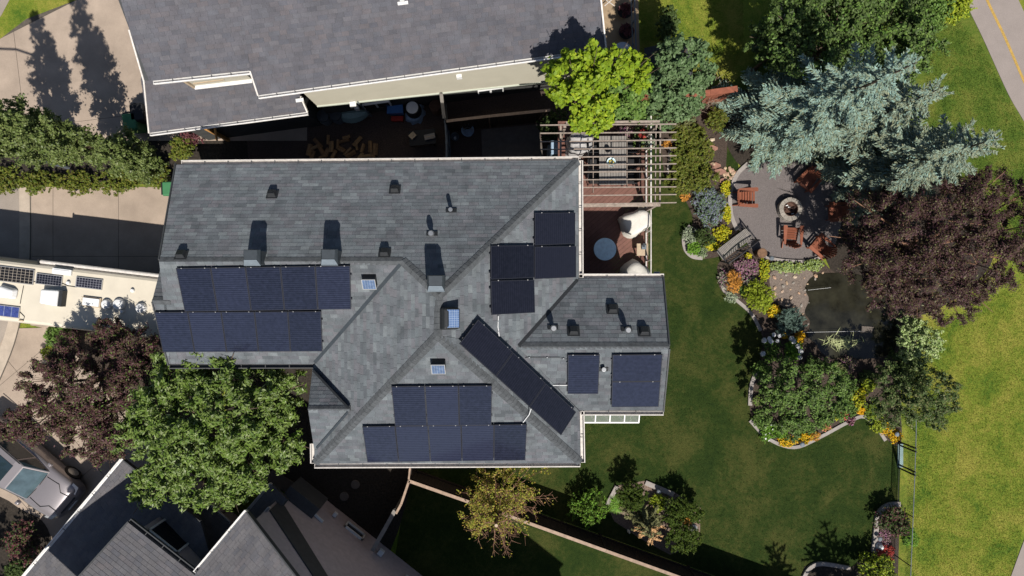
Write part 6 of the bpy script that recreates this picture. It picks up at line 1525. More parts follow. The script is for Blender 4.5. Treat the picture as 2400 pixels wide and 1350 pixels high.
# ---- front garden trees at the lower left
base = P(505, 905, 0)
L_ = [pxl(500, 985, 5.6, 1.54, 1.33), pxl(430, 880, 5.0, 1.01, 1.14), pxl(530, 870, 5.6, 1.10, 1.14), pxl(650, 920, 5.0, 0.97, 1.23), pxl(665, 1030, 4.8, 0.97, 1.14), pxl(580, 1080, 5.0, 1.06, 1.14), pxl(480, 1120, 5.2, 1.01, 1.04), pxl(390, 1110, 4.8, 0.97, 1.04), pxl(350, 1020, 4.6, 0.97, 1.14), pxl(380, 950, 5.2, 0.88, 1.14), pxl(570, 960, 6.2, 1.06, 1.14), pxl(450, 1040, 6.2, 0.97, 1.04), pxl(540, 1140, 4.4, 0.75, 0.85), pxl(360, 1140, 4.0, 0.66, 0.76)]
tree('ash_tree', 'big light-green leafy tree in front of the garage roof', 'tree', (base.x-.4, base.y-.6, 0), L_, 76000, 'lf_ash', .15, .36, .19, clump=.25)
base = P(262, 860, 0)
L_ = [pxl(204, 922, 4.6, 1.38, 1.17), pxl(314, 822, 3.9, 0.90, 0.90), pxl(194, 822, 3.9, 0.82, 0.90), pxl(124, 892, 4.2, 0.86, 0.90), pxl(104, 982, 4.0, 0.86, 0.90), pxl(204, 1012, 4.2, 0.99, 0.90), pxl(294, 982, 4.4, 0.95, 0.99), pxl(344, 882, 4.2, 0.82, 0.90), pxl(254, 1042, 3.8, 0.65, 0.72), pxl(34, 997, 3.2, 0.52, 0.63), pxl(259, 792, 3.8, 0.69, 0.72)]
tree('cherry_tree', 'dark purple-leaved tree between motorhome and silver car', 'tree', base, L_, 120000, 'lf_purple', .088, .45, .15, clump=.27, extra=[('lf_green', .07)])
shrub('shrub', 'bright green shrub beside the motorhome and purple tree', 'shrub', 135, 785, .8, .55, 2200, 'lf_green', .11, .5)
shrub('shrub', 'low bright green shrub at the drive edge left of the purple tree', 'shrub', 120, 825, .6, .4, 1500, 'lf_ygreen', .10, .5)
shrub('shrub', 'dark red shrub in the shaded corner beside the bottom left drive', 'shrub', 50, 1280, 1.1, .95, 4200, 'lf_maroon', .10, .5, extra=[('lf_dark', .4)])
shrub('shrub', 'dark green shrub at the very bottom left by the white gutter', 'shrub', 42, 1340, .9, .6, 2400, 'lf_dark', .1, .5)
b0 = P(-60, 1430, 0)
tree('shade_tree', 'broad tree just beyond the bottom left corner shading the drive', 'tree', b0, lobes_of(b0.x, b0.y, 3.9, 2.5, 2.2, 1.8, 8, 4), 14000, 'lf_dark', .15, .5, .16)
b0 = P(-70, 1105, 0)
tree('shade_tree', 'broad tree outside the left edge shading the car roof', 'tree', b0, lobes_of(b0.x, b0.y, 3.2, 1.5, 1.3, 1.2, 7, 6), 9000, 'lf_dark', .14, .5, .13)

# ---- lime and dark trees beside the north house
base = P(1348, 300, 0)
L_ = [pxl(1345, 179, 7.4, 0.74, 0.85), pxl(1390, 159, 7.8, 0.62, 0.77), pxl(1350, 239, 7.0, 0.70, 0.77), pxl(1320, 219, 6.8, 0.43, 0.59), pxl(1385, 219, 7.6, 0.66, 0.77), pxl(1395, 274, 6.4, 0.51, 0.59), pxl(1440, 149, 7.2, 0.43, 0.51), pxl(1487, 164, 6.8, 0.47, 0.59), pxl(1495, 189, 6.6, 0.35, 0.51), pxl(1375, 289, 6.0, 0.35, 0.42)]
tree('lime_tree', 'bright lime-green tree against the cream house wall', 'tree', base, L_, 22000, 'lf_lime', .14, .75, .11, clump=.3)
base = P(1430, 262, 0)
L_ = [pxl(1450, 215, 5.2, .75, .8), pxl(1478, 235, 4.9, .65, .7), pxl(1430, 250, 4.7, .6, .6), pxl(1485, 195, 5.2, .5, .6)]
tree('maple_tree', 'mid-green maple between the lime tree and the darker tree', 'tree', base, L_, 12000, 'lf_green', .13, .7, .08, clump=.32)
base = P(1540, 245, 0)
L_ = [pxl(1600, 130, 4.6, .75, .8), pxl(1565, 150, 4.4, .6, .7), pxl(1620, 180, 4.4, .7, .8), pxl(1570, 205, 4.5, .75, .8), pxl(1530, 225, 4.0, .6, .7), pxl(1590, 240, 4.0, .75, .8), pxl(1545, 262, 3.4, .6, .6), pxl(1520, 185, 3.6, .45, .6)]
tree('cherry_tree', 'blue-green leafy tree right of the lime tree', 'tree', base, L_, 22000, 'lf_blueg', .13, .6, .11, clump=.3)
# bare pale twigs beside it
t = thing('bare_shrub', 'bare pale twiggy shrub beside the red-brown fence end', 'shrub', P(1640, 235, 0)); b = MB(); o = P(1638, 236, 0)
for k in range(26):
    a = rng.uniform(-.3, 1.6) if k < 16 else rng.uniform(0, 6.28); L_ = rng.uniform(.5, 1.3); p = o+Vector((rng.uniform(-.2, .3), rng.uniform(-.5, .2), .3)); e = p+Vector((math.cos(a)*L_*.8, math.sin(a)*L_*.9, rng.uniform(.6, 1.6)))
    m_ = p.lerp(e, .55)+Vector((rng.uniform(-.08, .08), rng.uniform(-.08, .08), .05)); b.tube([p, m_, e], [.016, .010, .004], 4)
    for j in range(2): d = Vector((rng.uniform(-.3, .3), rng.uniform(-.3, .3), .15)); b.tube([m_, m_+d], [.007, .003], 3)
b.build('twigs', M['barkg'], t)

# ---- big dark trees along the top edge
base = P(1905, 150, 0)
L_ = [pxl(1880, 110, 4.2, 1.3, 1.1), pxl(1960, 60, 4.6, 1.35, 1.1), pxl(1880, 20, 4.2, 1.1, 1.0), pxl(1990, 130, 3.8, 1.0, 1.0), pxl(2060, 70, 3.8, 1.0, 1.0), pxl(1950, 0, 4.6, 1.2, 1.0), pxl(1800, 95, 3.0, .75, .9), pxl(1920, 190, 2.8, .8, .8), pxl(1850, 60, 4.2, .8, .9), pxl(2010, 10, 4.2, .9, .8)]
tree('birch_tree', 'large dark green tree cut by the top edge above the spruces', 'tree', base, L_, 40000, 'lf_dark', .12, .6, .18, clump=.28, extra=[('lf_green', .3)])
base = P(2090, 150, 0)
L_ = [pxl(2100, 150, 4.0, .9, .9), pxl(2060, 180, 3.6, .8, .8), pxl(2140, 110, 4.2, .85, .9), pxl(2120, 80, 4.4, .8, .8), pxl(2030, 140, 3.8, .6, .7)]
tree('birch_tree', 'mid-green tree between the top edge tree and the spruce tip', 'tree', base, L_, 15000, 'lf_dark', .12, .6, .1, clump=.3, extra=[('lf_green', .45)])
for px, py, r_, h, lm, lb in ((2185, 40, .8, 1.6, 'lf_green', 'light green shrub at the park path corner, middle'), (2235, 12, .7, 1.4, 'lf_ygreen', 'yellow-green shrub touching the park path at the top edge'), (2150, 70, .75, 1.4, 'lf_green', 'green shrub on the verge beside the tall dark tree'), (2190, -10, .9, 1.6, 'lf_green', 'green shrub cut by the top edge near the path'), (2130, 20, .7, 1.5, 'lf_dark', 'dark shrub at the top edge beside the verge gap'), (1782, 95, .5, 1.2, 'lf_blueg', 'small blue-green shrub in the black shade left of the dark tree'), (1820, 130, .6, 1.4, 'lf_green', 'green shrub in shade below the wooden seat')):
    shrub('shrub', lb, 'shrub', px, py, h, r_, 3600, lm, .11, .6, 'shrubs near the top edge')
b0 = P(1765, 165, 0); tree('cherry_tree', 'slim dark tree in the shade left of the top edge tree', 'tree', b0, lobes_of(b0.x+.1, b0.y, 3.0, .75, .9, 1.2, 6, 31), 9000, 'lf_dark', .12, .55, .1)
b0 = P(1548, 92, 0); tree('hedge_shrub', 'narrow upright dark shrub at the terrace edge', 'shrub', b0, lobes_of(b0.x-.05, b0.y, 1.2, .42, .75, 1.1, 6, 14), 5000, 'lf_dark', .1, .55, .05)

# ---- blue spruces
SG = 'blue spruces by the patio'
spruce('blue_spruce', 'big silvery blue spruce overhanging the patio and rocks', 'tree', 1815, 302, 10.2, 2.55, ['lf_spruce', 'lf_spruceg'], 28, SG, dens=1.15, seed=3, lean=(0, -.55))
spruce('blue_spruce', 'blue spruce right of the patio leaning towards the path', 'tree', 2010, 425, 8.4, 2.3, ['lf_spruceg', 'lf_spruce'], 26, SG, dens=1.2, seed=9, z0=1.0)
spruce('blue_spruce', 'olive-grey spruce squeezed in between the two other spruces', 'tree', 1940, 330, 7.8, 2.3, ['lf_spruceg', 'lf_spruce'], 24, SG, dens=1.15, seed=15)

# ---- purple tree on the right, dogwood, pond bushes
base = P(2120, 575, 0)
L_ = [pxl(2120, 540, 4.0, 1.6, 1.2), pxl(2250, 520, 3.8, 1.5, 1.1), pxl(2045, 500, 3.4, .95, 1.0), pxl(2040, 612, 3.2, 1.0, 1.0), pxl(2080, 660, 3.2, 1.1, 1.0), pxl(2180, 650, 3.6, 1.3, 1.0), pxl(2290, 620, 3.4, 1.2, 1.0), pxl(2350, 540, 3.4, 1.2, 1.0), pxl(2370, 470, 3.2, .95, .9), pxl(2230, 710, 2.6, .8, .7), pxl(2150, 700, 2.8, .8, .7), pxl(2380, 610, 3.0, .9, .8), pxl(2110, 470, 3.4, .9, .8), pxl(2000, 560, 2.8, .5, .6), pxl(2280, 690, 2.6, .5, .5), pxl(2300, 450, 3.3, .8, .7)]
tree('purple_tree', 'wide dark purple tree spreading over pond and park grass', 'tree', base, L_, 160000, 'lf_purple2', .085, .42, .17, 'barkr', clump=.3, extra=[('lf_olive', .06)])
shrub('dogwood', 'cream and green variegated dogwood at the pond corner', 'shrub', 2148, 800, 1.5, .95, 8500, 'lf_varieg', .085, .6, ry=1.05, clump=.3)
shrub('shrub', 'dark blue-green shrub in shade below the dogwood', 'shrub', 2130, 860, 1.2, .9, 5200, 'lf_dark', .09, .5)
base = P(2105, 900, 0)
L_ = [pxl(2130, 930, 2.0, .95, .8), pxl(2190, 910, 2.0, .8, .8), pxl(2080, 950, 1.7, .75, .7), pxl(2175, 965, 1.6, .75, .6), pxl(2085, 885, 1.8, .7, .7), pxl(2215, 945, 1.6, .45, .5)]
tree('hawthorn', 'low spreading dark green tree leaning over the chain-link fence', 'tree', base, L_, 19000, 'lf_dark', .085, .5, .07, clump=.3, extra=[('lf_olive', .2)])
base = P(1860, 900, 0)
L_ = [pxl(1860, 905, 2.4, 1.0, .9), pxl(1810, 900, 1.9, .65, .7), pxl(1930, 890, 2.0, .8, .8), pxl(1940, 950, 1.9, .75, .7), pxl(1880, 965, 1.8, .8, .7), pxl(1815, 970, 1.5, .65, .6), pxl(1850, 1000, 1.0, .5, .5), pxl(1975, 905, 1.6, .45, .5)]
tree('lilac', 'dense green lilac filling the middle of the lower bed', 'shrub', base, L_, 25000, 'lf_green', .095, .55, .06, clump=.27, extra=[('lf_dark', .45)])
# ---- sparse dying tree over the fence, lower centre
b0 = P(1166, 1138, 0); t = thing('sparse_tree', 'half-bare tree with yellow-green tufts and orange twigs over the fence', 'tree', b0); tb = MB(); top = b0+Vector((.05, -.1, 4.6)); tb.tube([b0, b0+Vector((.02, -.03, 2.4)), top], [.12, .095, .055], 9); tb.build('trunk', M['barkr'], t)
cu = MB(); cu.lathe(top, [(.06, -.01), (.06, .006), (.04, .008)], 10); cu.build('cut_end', M['tanwood'], t)
lm = MB(); pos = []; nrmv = []
r_ = np.random.default_rng(4)
for k in range(58):
    f = .28+.70*(k/58); p = b0.lerp(top, f); a = k*2.39996+r_.uniform(-.5, .5); L_ = (2.8-1.5*f)*r_.uniform(.35, 1.15); green = math.cos(a-R(118)) > -.15+r_.uniform(-.35, .35)
    pts = [p]; hd = a
    for q in range(4):
        hd += r_.uniform(-.38, .38); pts.append(pts[-1]+Vector((math.cos(hd)*L_/4, math.sin(hd)*L_/4, r_.uniform(-.06, .16))))
    lm.tube(pts, [.024, .018, .013, .008, .004], 4)
    for j in range(12):
        q0 = pts[1+j % 4]; q = pts[j % 4].lerp(q0, r_.uniform(.2, 1.0)); h2 = hd+r_.choice([-1, 1])*r_.uniform(.5, 1.1); d = Vector((math.cos(h2), math.sin(h2), r_.uniform(-.1, .4)))*r_.uniform(.12, .38); lm.tube([q, q+d*.6+Vector((0, 0, .02)), q+d], [.008, .005, .003], 3)
        for i in range(13 if green else (2 if r_.random() < .3 else 0)):
            w_ = q+d*r_.uniform(.3, 1.15)+Vector((r_.normal(), r_.normal(), r_.normal()))*.05; pos.append(w_[:]); nrmv.append((0, 0, 1))
lm.build('branch', M['barkr'], t)['kind'] = 'stuff'
quads_mesh('foliage', shifted(leaf_quads(np.array(pos), np.array(nrmv, float), .085, .05, .6), t), M['lf_larch'], None, t)
shrub('shrub', 'small orange-leaved shrub at the gutter corner by the sparse tree', 'shrub', 1190, 1112, .9, .35, 1100, 'lf_larch', .08, .5)

# ---- lawn bed at the bottom centre
shrub('shrub', 'round bright green shrub in the lawn left of the small bed', 'shrub', 1379, 1192, 1.5, .78, 6500, 'lf_bright', .075, .5, clump=.3, extra=[('lf_cedar', .5)])
CG = 'globe cedars around the small lawn bed'
for px, py, r_, h, lb in ((1483, 1160, .62, 1.7, 'round dark cedar at the top of the small bed'), (1595, 1196, .72, 1.6, 'round dark cedar at the right of the small bed beside orange flowers'), (1604, 1260, .70, 1.6, 'round dark cedar lowest in the small bed'), (1630, 1205, .35, 1.2, 'narrow bright-edged cedar on the lawn side of the small bed')):
    shrub('globe_cedar', lb, 'shrub', px, py, h, r_, int(15000*r_), 'lf_cedar', .085, .3, CG, clump=.26)
def brn(c): return c[:, 1] < P(1512, 1238, .8).y+.05*np.sin(c[:, 0]*9)
spruce('small_spruce', 'small spruce with needles turned pale brown on its lower half', 'tree', 1503, 1208, 1.9, .85, ['lf_olive', 'lf_brown'], 11, None, lean=(.12, -.35), dens=.95, seed=21, brown=brn, nl=.12)
shrub('shrub', 'spiky bright green plant left of the brown spruce', 'shrub', 1447, 1185, .5, .45, 500, 'lf_bright', .06, .6, spiky=True)
shrub('shrub', 'yellow-green plant between cedar and garden light in the small bed', 'shrub', 1541, 1178, .5, .36, 1500, 'lf_ygreen', .09, .5)
shrub('shrub', 'small orange plant against the right-hand cedar', 'shrub', 1607, 1220, 1.35, .22, 700, 'lf_orange', .09, .3)

# ---- corner bed at the lower right
shrub('shrub', 'dark leafy shrub at the top of the corner bed by the fence', 'shrub', 2096, 1222, 1.2, .68, 5200, 'lf_dark', .085, .5, extra=[('lf_maroon', .35)])
shrub('shrub', 'lime shrub poking through the chain-link fence', 'shrub', 2132, 1262, .9, .38, 1900, 'lf_bright', .08, .5)
shrub('shrub', 'small red-leaved shrub in the corner bed', 'shrub', 2078, 1296, .5, .36, 1400, 'lf_red', .07, .4)
shrub('shrub', 'bushy green shrub at the bottom edge beside the fence', 'shrub', 2052, 1335, 1.3, .8, 6000, 'lf_ygreen', .085, .5, extra=[('lf_cedar', .5)])
shrub('shrub', 'low dusky ground plants in the corner bed', 'ground cover', 2072, 1262, .15, .4, 900, 'lf_mag', .05, .5)
for px, py, h, r_, sd_, lb in ((2010, 1500, 7.2, 1.7, 31, 'spruce beyond the bottom edge throwing jagged shade on the lawn, middle'), (1880, 1520, 6.4, 1.6, 33, 'spruce beyond the bottom edge throwing jagged shade on the lawn, left'), (1950, 1440, 4.4, 1.3, 35, 'young spruce just beyond the bottom edge near the curved edging')):
    spruce('dark_spruce', lb, 'tree', px, py, h, r_, ['lf_cedar'], 18, 'spruces beyond the bottom edge', dens=.8, seed=sd_)

# ---- the long bed by the deck
JG = 'junipers in the deck bed'
for px, py, r_, ry_, h, lb in ((1612, 315, .75, .6, .9, 'juniper patch at the top of the deck bed'), (1640, 350, .62, .85, .9, 'juniper patch beside the sandstone steps'), (1605, 375, .62, .75, .8, 'juniper patch against the pergola rafters'), (1640, 415, .75, .7, .9, 'juniper patch above the lavender'), (1598, 425, .6, .6, .7, 'juniper patch at the lawn edge near the pergola end'), (1680, 280, .45, .55, .8, 'juniper patch under the fence and spruce')):
    shrub('juniper', lb, 'shrub', px, py, h, r_, int(9000*r_), 'lf_juniper', .10, .32, JG, ry=ry_, clump=.3)
shrub('shrub', 'brown-tinged bush under the blue-green tree at the bed top', 'shrub', 1600, 285, .9, .55, 2200, 'lf_olive', .09, .4)
shrub('perennial', 'spiky green plant beside the pergola end above the yellow flowers', 'plant', 1592, 375, .5, .38, 420, 'lf_bright', .05, .6, spiky=True)
shrub('flower_clump', 'small yellow flower clump by the pergola rafter ends', 'flowers', 1585, 402, .35, .24, 900, 'lf_yellow', .06, .7)
shrub('flower_clump', 'orange flowers at the lawn corner of the deck bed', 'flowers', 1606, 460, .3, .22, 500, 'lf_orange', .06, .7)
shrub('flower_clump', 'orange flowers under the first pergola rafters', 'flowers', 1564, 338, .3, .2, 500, 'lf_orange', .06, .7)
for px, py, r_, lb in ((1652, 462, .55, 'grey-mauve lavender clump at the top left of the drift'), (1675, 480, .6, 'grey-mauve lavender clump beside the yellow edging flowers'), (1660, 505, .55, 'grey-mauve lavender clump lowest, above the black shade')):
    shrub('lavender', lb, 'flowers', px, py, .6, r_, 4200, 'lf_lav', .085, .25, 'lavender clumps by the patio', extra=[('lf_green', .25)])
YG = 'yellow flowering edging plants by the patio'
for px, py, r_, ry_, lb in ((1702, 440, .22, .32, 'yellow edging flowers by the patio kerb, highest patch'), (1704, 500, .16, .42, 'yellow edging flowers by the patio kerb, long middle patch'), (1694, 548, .38, .35, 'yellow-green edging flowers just above the bench end'), (1668, 578, .40, .18, 'bright yellow flowers in front of the bench left end')):
    shrub('flower_clump', lb, 'flowers', px, py, .3, r_, int(5200*max(r_, ry_)), 'lf_yellow', .06, .7, YG, ry=ry_*1.1, extra=[('lf_ygreen', .3)])
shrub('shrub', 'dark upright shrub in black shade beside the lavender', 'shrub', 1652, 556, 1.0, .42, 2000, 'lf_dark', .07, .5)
shrub('shrub', 'silvery dusty shrub at the rounded bed tip', 'shrub', 1618, 552, .5, .36, 1700, 'lf_grey', .06, .5)
shrub('perennial', 'green leafy plant low in the rounded bed tip', 'plant', 1626, 578, .4, .33, 1500, 'lf_bright', .075, .6)
shrub('perennial', 'grey-green plant at the lowest point of the rounded bed', 'plant', 1645, 590, .35, .26, 900, 'lf_grey', .06, .5, extra=[('lf_green', .5)])

# ---- planting around the pond
shrub('flower_clump', 'magenta flowers in the bed below the bench', 'flowers', 1752, 628, .45, .50, 3000, 'lf_mag', .065, .5)
shrub('flower_clump', 'dusky pink and green plants at the lawn edge of that bed', 'flowers', 1700, 655, .35, .32, 1700, 'lf_mag', .06, .5, ry=.45, extra=[('lf_grey', .4)])
shrub('shrub', 'orange feathery shrub in the bed below the bench', 'shrub', 1721, 660, .7, .32, 1900, 'lf_orange', .10, .2, ry=.5)
shrub('perennial', 'small green plant right of the orange shrub', 'plant', 1742, 680, .4, .24, 900, 'lf_green', .07, .4)
shrub('perennial', 'grey-green plant below the orange shrub at the edging', 'plant', 1716, 695, .3, .28, 900, 'lf_grey', .06, .5)
shrub('perennial', 'dusky grey-green plant between magenta flowers and lime cushion', 'plant', 1758, 662, .35, .33, 1300, 'lf_mag', .06, .5, extra=[('lf_grey', .6)])
shrub('cushion_shrub', 'big lime-green cushion shrub near the pond beach', 'shrub', 1780, 694, .95, .62, 8500, 'lf_ygreen', .07, .35, clump=.26, k=9)
shrub('flower_clump', 'yellow creeping flowers running down from the barrel table', 'flowers', 1792, 632, .3, .26, 1700, 'lf_ygreen', .055, .7, ry=.5, extra=[('lf_yellow', .4)])
shrub('flower_clump', 'little yellow flower tuft by the bench right end', 'flowers', 1754, 600, .3, .14, 500, 'lf_yellow', .055, .7)
for px, py, lb in ((1830, 626, 'pale variegated ground plants below the patio edge, left'), (1868, 628, 'pale variegated ground plants below the patio edge, middle'), (1906, 622, 'pale variegated ground plants below the patio edge, right')):
    shrub('ground_plant', lb, 'plant', px, py, .3, .48, 2600, 'lf_varieg', .07, .5, 'variegated ground plants by the patio', ry=.26, extra=[('lf_ygreen', .25)])
shrub('flower_clump', 'bright golden flower clump left of the blue juniper', 'flowers', 1812, 730, .45, .32, 1500, 'lf_gold', .075, .7, extra=[('lf_yellow', .6)])
shrub('juniper', 'blue-green juniper at the pond edge', 'shrub', 1850, 752, .8, .72, 7500, 'lf_bluejun', .09, .22, ry=.60, clump=.3)
shrub('flower_clump', 'golden flower clump at the pond edge below the blue juniper', 'flowers', 1876, 790, .4, .20, 1300, 'lf_gold', .05, .7, ry=.32)
shrub('flower_clump', 'small yellow flowers above the white blooms', 'flowers', 1840, 786, .35, .17, 600, 'lf_gold', .05, .7)
shrub('peony', 'bright green peony with big white blooms on its right', 'flowers', 1858, 822, .9, .32, 1900, 'lf_bright', .11, .35, ry=.55)
shrub('peony', 'dark peony bush with scattered white blooms at the lawn', 'flowers', 1808, 822, .9, .42, 1900, 'lf_dark', .10, .35, ry=.6, extra=[('lf_bright', .3)])
for i, (px, py, s_, lb) in enumerate(((1791, 798, .085, 'white bloom standing highest left over the dark peony'), (1807, 799, .08, 'white bloom right of the highest left one'), (1803, 793, .065, 'white bloom paired behind the left blooms'), (1827, 787, .07, 'white bloom beside the small yellow flowers'), (1814, 784, .07, 'bluish white bloom nearest the blue juniper'), (1788, 829, .085, 'white bloom lowest on the lawn side'), (1855, 794, .085, 'white bloom at the top of the bright peony'), (1861, 800, .075, 'white bloom touching the golden clump'), (1870, 812, .08, 'white bloom at the right shoulder of the bright peony'), (1877, 824, .08, 'bluish white bloom over the pond edge'), (1875, 838, .07, 'lowest white bloom on the pond side'), (1823, 799, .06, 'small white bloom in the middle of the group'))):
    c = P(px, py, .85); t = thing('bloom', lb, 'flower', (c.x, c.y, .4), 0, 'white peony blooms'); b = MB(); b.tube([(c.x, c.y, .4), (c.x, c.y, .85)], .008, 4); b.build('stalk', M['lf_bright'], t)
    s_ *= 1.35; e = unit(46); e[:, 2] = np.abs(e[:, 2]); quads_mesh('petals', shifted(leaf_quads(np.array(c)+e*s_*.8*np.array([1, 1, .6]), e, s_*1.1, s_*.8, .3), t), M['lf_white'], None, t)
OG = 'orange and yellow border flowers along the lawn'
for px, py, r_, ry_, m, lb in ((1845, 1034, .42, .25, 'lf_gold', 'golden border flowers at the lawn edge, left of the garden light'), (1885, 1030, .36, .25, 'lf_gold', 'golden border flowers at the lawn edge, around the garden light'), (1912, 1022, .2, .22, 'lf_orange', 'orange border flowers where the pale edging starts'), (2075, 1005, .3, .28, 'lf_gold', 'golden border flowers beside the fence, upper part'), (2096, 1020, .34, .32, 'lf_gold', 'golden border flowers beside the gate post'), (2017, 963, .2, .16, 'lf_gold', 'single golden flower cushion at the edging peak')):
    shrub('flower_clump', lb, 'flowers', px, py, .3, r_, int(3600*r_), m, .055, .75, OG, ry=ry_, extra=[('lf_ygreen', .22)] if px != 2017 else None)
shrub('flower_clump', 'coral pink flowers behind the pale edging', 'flowers', 1936, 1000, .35, .2, 700, 'lf_pink', .06, .7, extra=[('lf_ygreen', .45)])
shrub('flower_clump', 'dark purple flowers spilling over the edging', 'flowers', 1996, 986, .3, .2, 700, 'lf_mag', .06, .7, extra=[('lf_maroon', .6)])
shrub('flower_clump', 'red flowers among green leaves left of the purple ones', 'flowers', 1970, 972, .35, .3, 1300, 'lf_green', .06, .6, flower='lf_red', ffrac=.06)
shrub('flower_clump', 'yellow-green flowering plant below the small weeping tree', 'flowers', 1958, 975, .4, .2, 900, 'lf_yellow', .06, .6, extra=[('lf_ygreen', .5)])
shrub('shrub', 'bright yellow-leaved shrub in the right part of the lower bed', 'shrub', 2012, 930, .7, .32, 2000, 'lf_ygreen', .075, .6, ry=.45, extra=[('lf_yellow', .45)])
shrub('perennial', 'yellow-green leafy plants behind the right-hand edging', 'plant', 2052, 968, .4, .45, 2600, 'lf_ygreen', .07, .5, extra=[('lf_green', .5)])
shrub('perennial', 'green leafy clump with small white flowers at the lawn edge', 'plant', 1798, 1015, .4, .38, 1900, 'lf_bright', .075, .6, flower='lf_white', ffrac=.008, fsize=.08)
shrub('perennial', 'leafy green plants behind the golden border flowers', 'plant', 1880, 1000, .6, .6, 3600, 'lf_green', .08, .4, ry=.35)
for px, py, r_, lm, lb in ((1782, 868, .4, 'lf_green', 'leafy green plants at the upper left edging of the lower bed'), (1905, 858, .4, 'lf_dark', 'dark leafy plants between lilac and pond'), (1965, 872, .45, 'lf_olive', 'olive plants between pond rim and lilac'), (2040, 890, .45, 'lf_dark', 'dark plants below the shaded end of the pond'), (2035, 905, .35, 'lf_ygreen', 'yellow-green plant behind the yellow-leaved shrub'), (2060, 1000, .3, 'lf_ygreen', 'yellow-green plants beside the golden border at the fence'), (1785, 985, .4, 'lf_green', 'green leafy plants at the rounded lower left of the bed'), (1830, 1012, .35, 'lf_bright', 'bright green plants left of the golden border'), (1930, 985, .4, 'lf_green', 'green plants behind the coral flowers'), (1990, 955, .4, 'lf_green', 'green plants behind the edging peak')):
    shrub('perennial', lb, 'plant', px, py, .5, r_, int(4200*r_), lm, .08, .45)
shrub('perennial', 'rusty leaved plant at the left edging of the lower bed', 'plant', 1778, 940, .4, .25, 1000, 'lf_olive', .08, .35, extra=[('lf_bright', .3)])
shrub('ground_plant', 'pinkish dry plants at the south rim of the pond', 'plant', 1930, 850, .4, .3, 1100, 'lf_mag', .06, .4, extra=[('lf_olive', .5)])
shrub('ground_plant', 'pinkish dry plants at the south rim of the pond, right patch', 'plant', 1990, 852, .4, .35, 1200, 'lf_mag', .06, .4, extra=[('lf_olive', .5)])
# reeds in the pond
c = P(1975, 803, .2); t = thing('reeds', 'pale green reeds standing in the pond', 'reeds', (c.x, c.y, 0)); n = 90; b0_ = np.array([c.x, c.y, .03])+nr.normal(size=(n, 3))*np.array([.32, .10, 0]); d = unit(n); d[:, 2] = np.abs(d[:, 2])*.35+.15
quads_mesh('blades', shifted(leaf_quads(b0_+d*.16, np.tile([0., 0, 1], (n, 1)), .42, .030, .2, d), t), M['lf_reed'], None, t)['kind'] = 'stuff'
c = P(2032, 772, .1); t = thing('flat_stone', 'flat grey stone slab lying in the pond', 'stone', (c.x, c.y, 0)); b = MB(); b.prism([(c.x-.28, c.y-.12), (c.x+.2, c.y-.16), (c.x+.3, c.y+.1), (c.x-.2, c.y+.14)], -.1, .07); b.build('stone', M['slabc'], t)
for (a, b_), lb in ((((1880, 779), (2026, 776)), 'thin white string stretched across the pond'), (((1893, 680), (1948, 674)), 'short pale string at the top of the pond')):
    t = thing('string', lb, 'string', P(*a, .2)); b = MB(); b.tube([P(*a, .2), P(*b_, .2)], .006, 4); b.build('line', M['white'], t); b = MB(); b.tube([P(*a, 0), P(*a, .24)], .012, 5); b.build('peg', M['iron'], t)
# rocks
def rock(px, py, s, m, label, group, name='rock', z0=.02, flat=.55):
    c = P(px, py, .1); bm = bmesh.new(); bmesh.ops.create_icosphere(bm, subdivisions=1, radius=1)
    a = rng.uniform(0, 6.28); sx, sy = s*rng.uniform(.8, 1.25), s*rng.uniform(.6, 1.0); sd_ = rng.uniform(0, 50)
    for v in bm.verts:
        k = 1+.35*mnoise.noise(v.co*1.4+Vector((sd_, 0, 0))); x, y, z = v.co*k; v.co = (x*sx*math.cos(a)-y*sy*math.sin(a), x*sx*math.sin(a)+y*sy*math.cos(a), z*s*flat)
    me = bpy.data.meshes.new(name); bm.to_mesh(me); bm.free(); me.materials.append(m); o = link(name, me); o.location = (c.x, c.y, z0+s*flat*.4); return tag(o, label, 'rock', group)
RG = 'sandstone rocks beside the patio kerb'
for i in range(34):
    x = 1697+nr.uniform(0, 34); y = 393+nr.uniform(0, 32)
    if x-1697 > 38-(y-393)*.4: continue
    rock(x, y, nr.uniform(.05, .10), M['sand'], 'pale sandstone rock in the heap between steps and patio kerb', RG)
for px, py, s, lb in ((1672, 384, .15, 'large tan sandstone block at the foot of the red steps'), (1682, 417, .14, 'large tan sandstone block left in the heap'), (1702, 418, .11, 'tall tan sandstone beside the yellow flowers'), (1669, 327, .13, 'tan sandstone block at the top of the red steps'), (1712, 396, .12, 'pale sandstone topmost in the heap')):
    rock(px, py, s, M['sand'], lb, None)
for px, py, w_, h_, lb in ((1668, 348, .5, .34, 'red flagstone step highest below the fence'), (1676, 388, .5, .3, 'red flagstone step in the middle of the flight'), (1688, 402, .55, .3, 'red flagstone step beside the rock heap'), (1694, 424, .34, .26, 'red flagstone step lowest by the yellow flowers')):
    c = P(px, py, .08); t = thing('flagstone', lb, 'stone', (c.x, c.y, 0)); b = MB(); b.prism([(c.x+w_/2*math.cos(q)*rng.uniform(.85, 1.1), c.y+h_/2*math.sin(q)*rng.uniform(.85, 1.1)) for q in np.linspace(.3, 6.0, 6)], .01, .10); b.build('stone', M['redflag'], t)
PGp = 'pale stones round the pond beach'
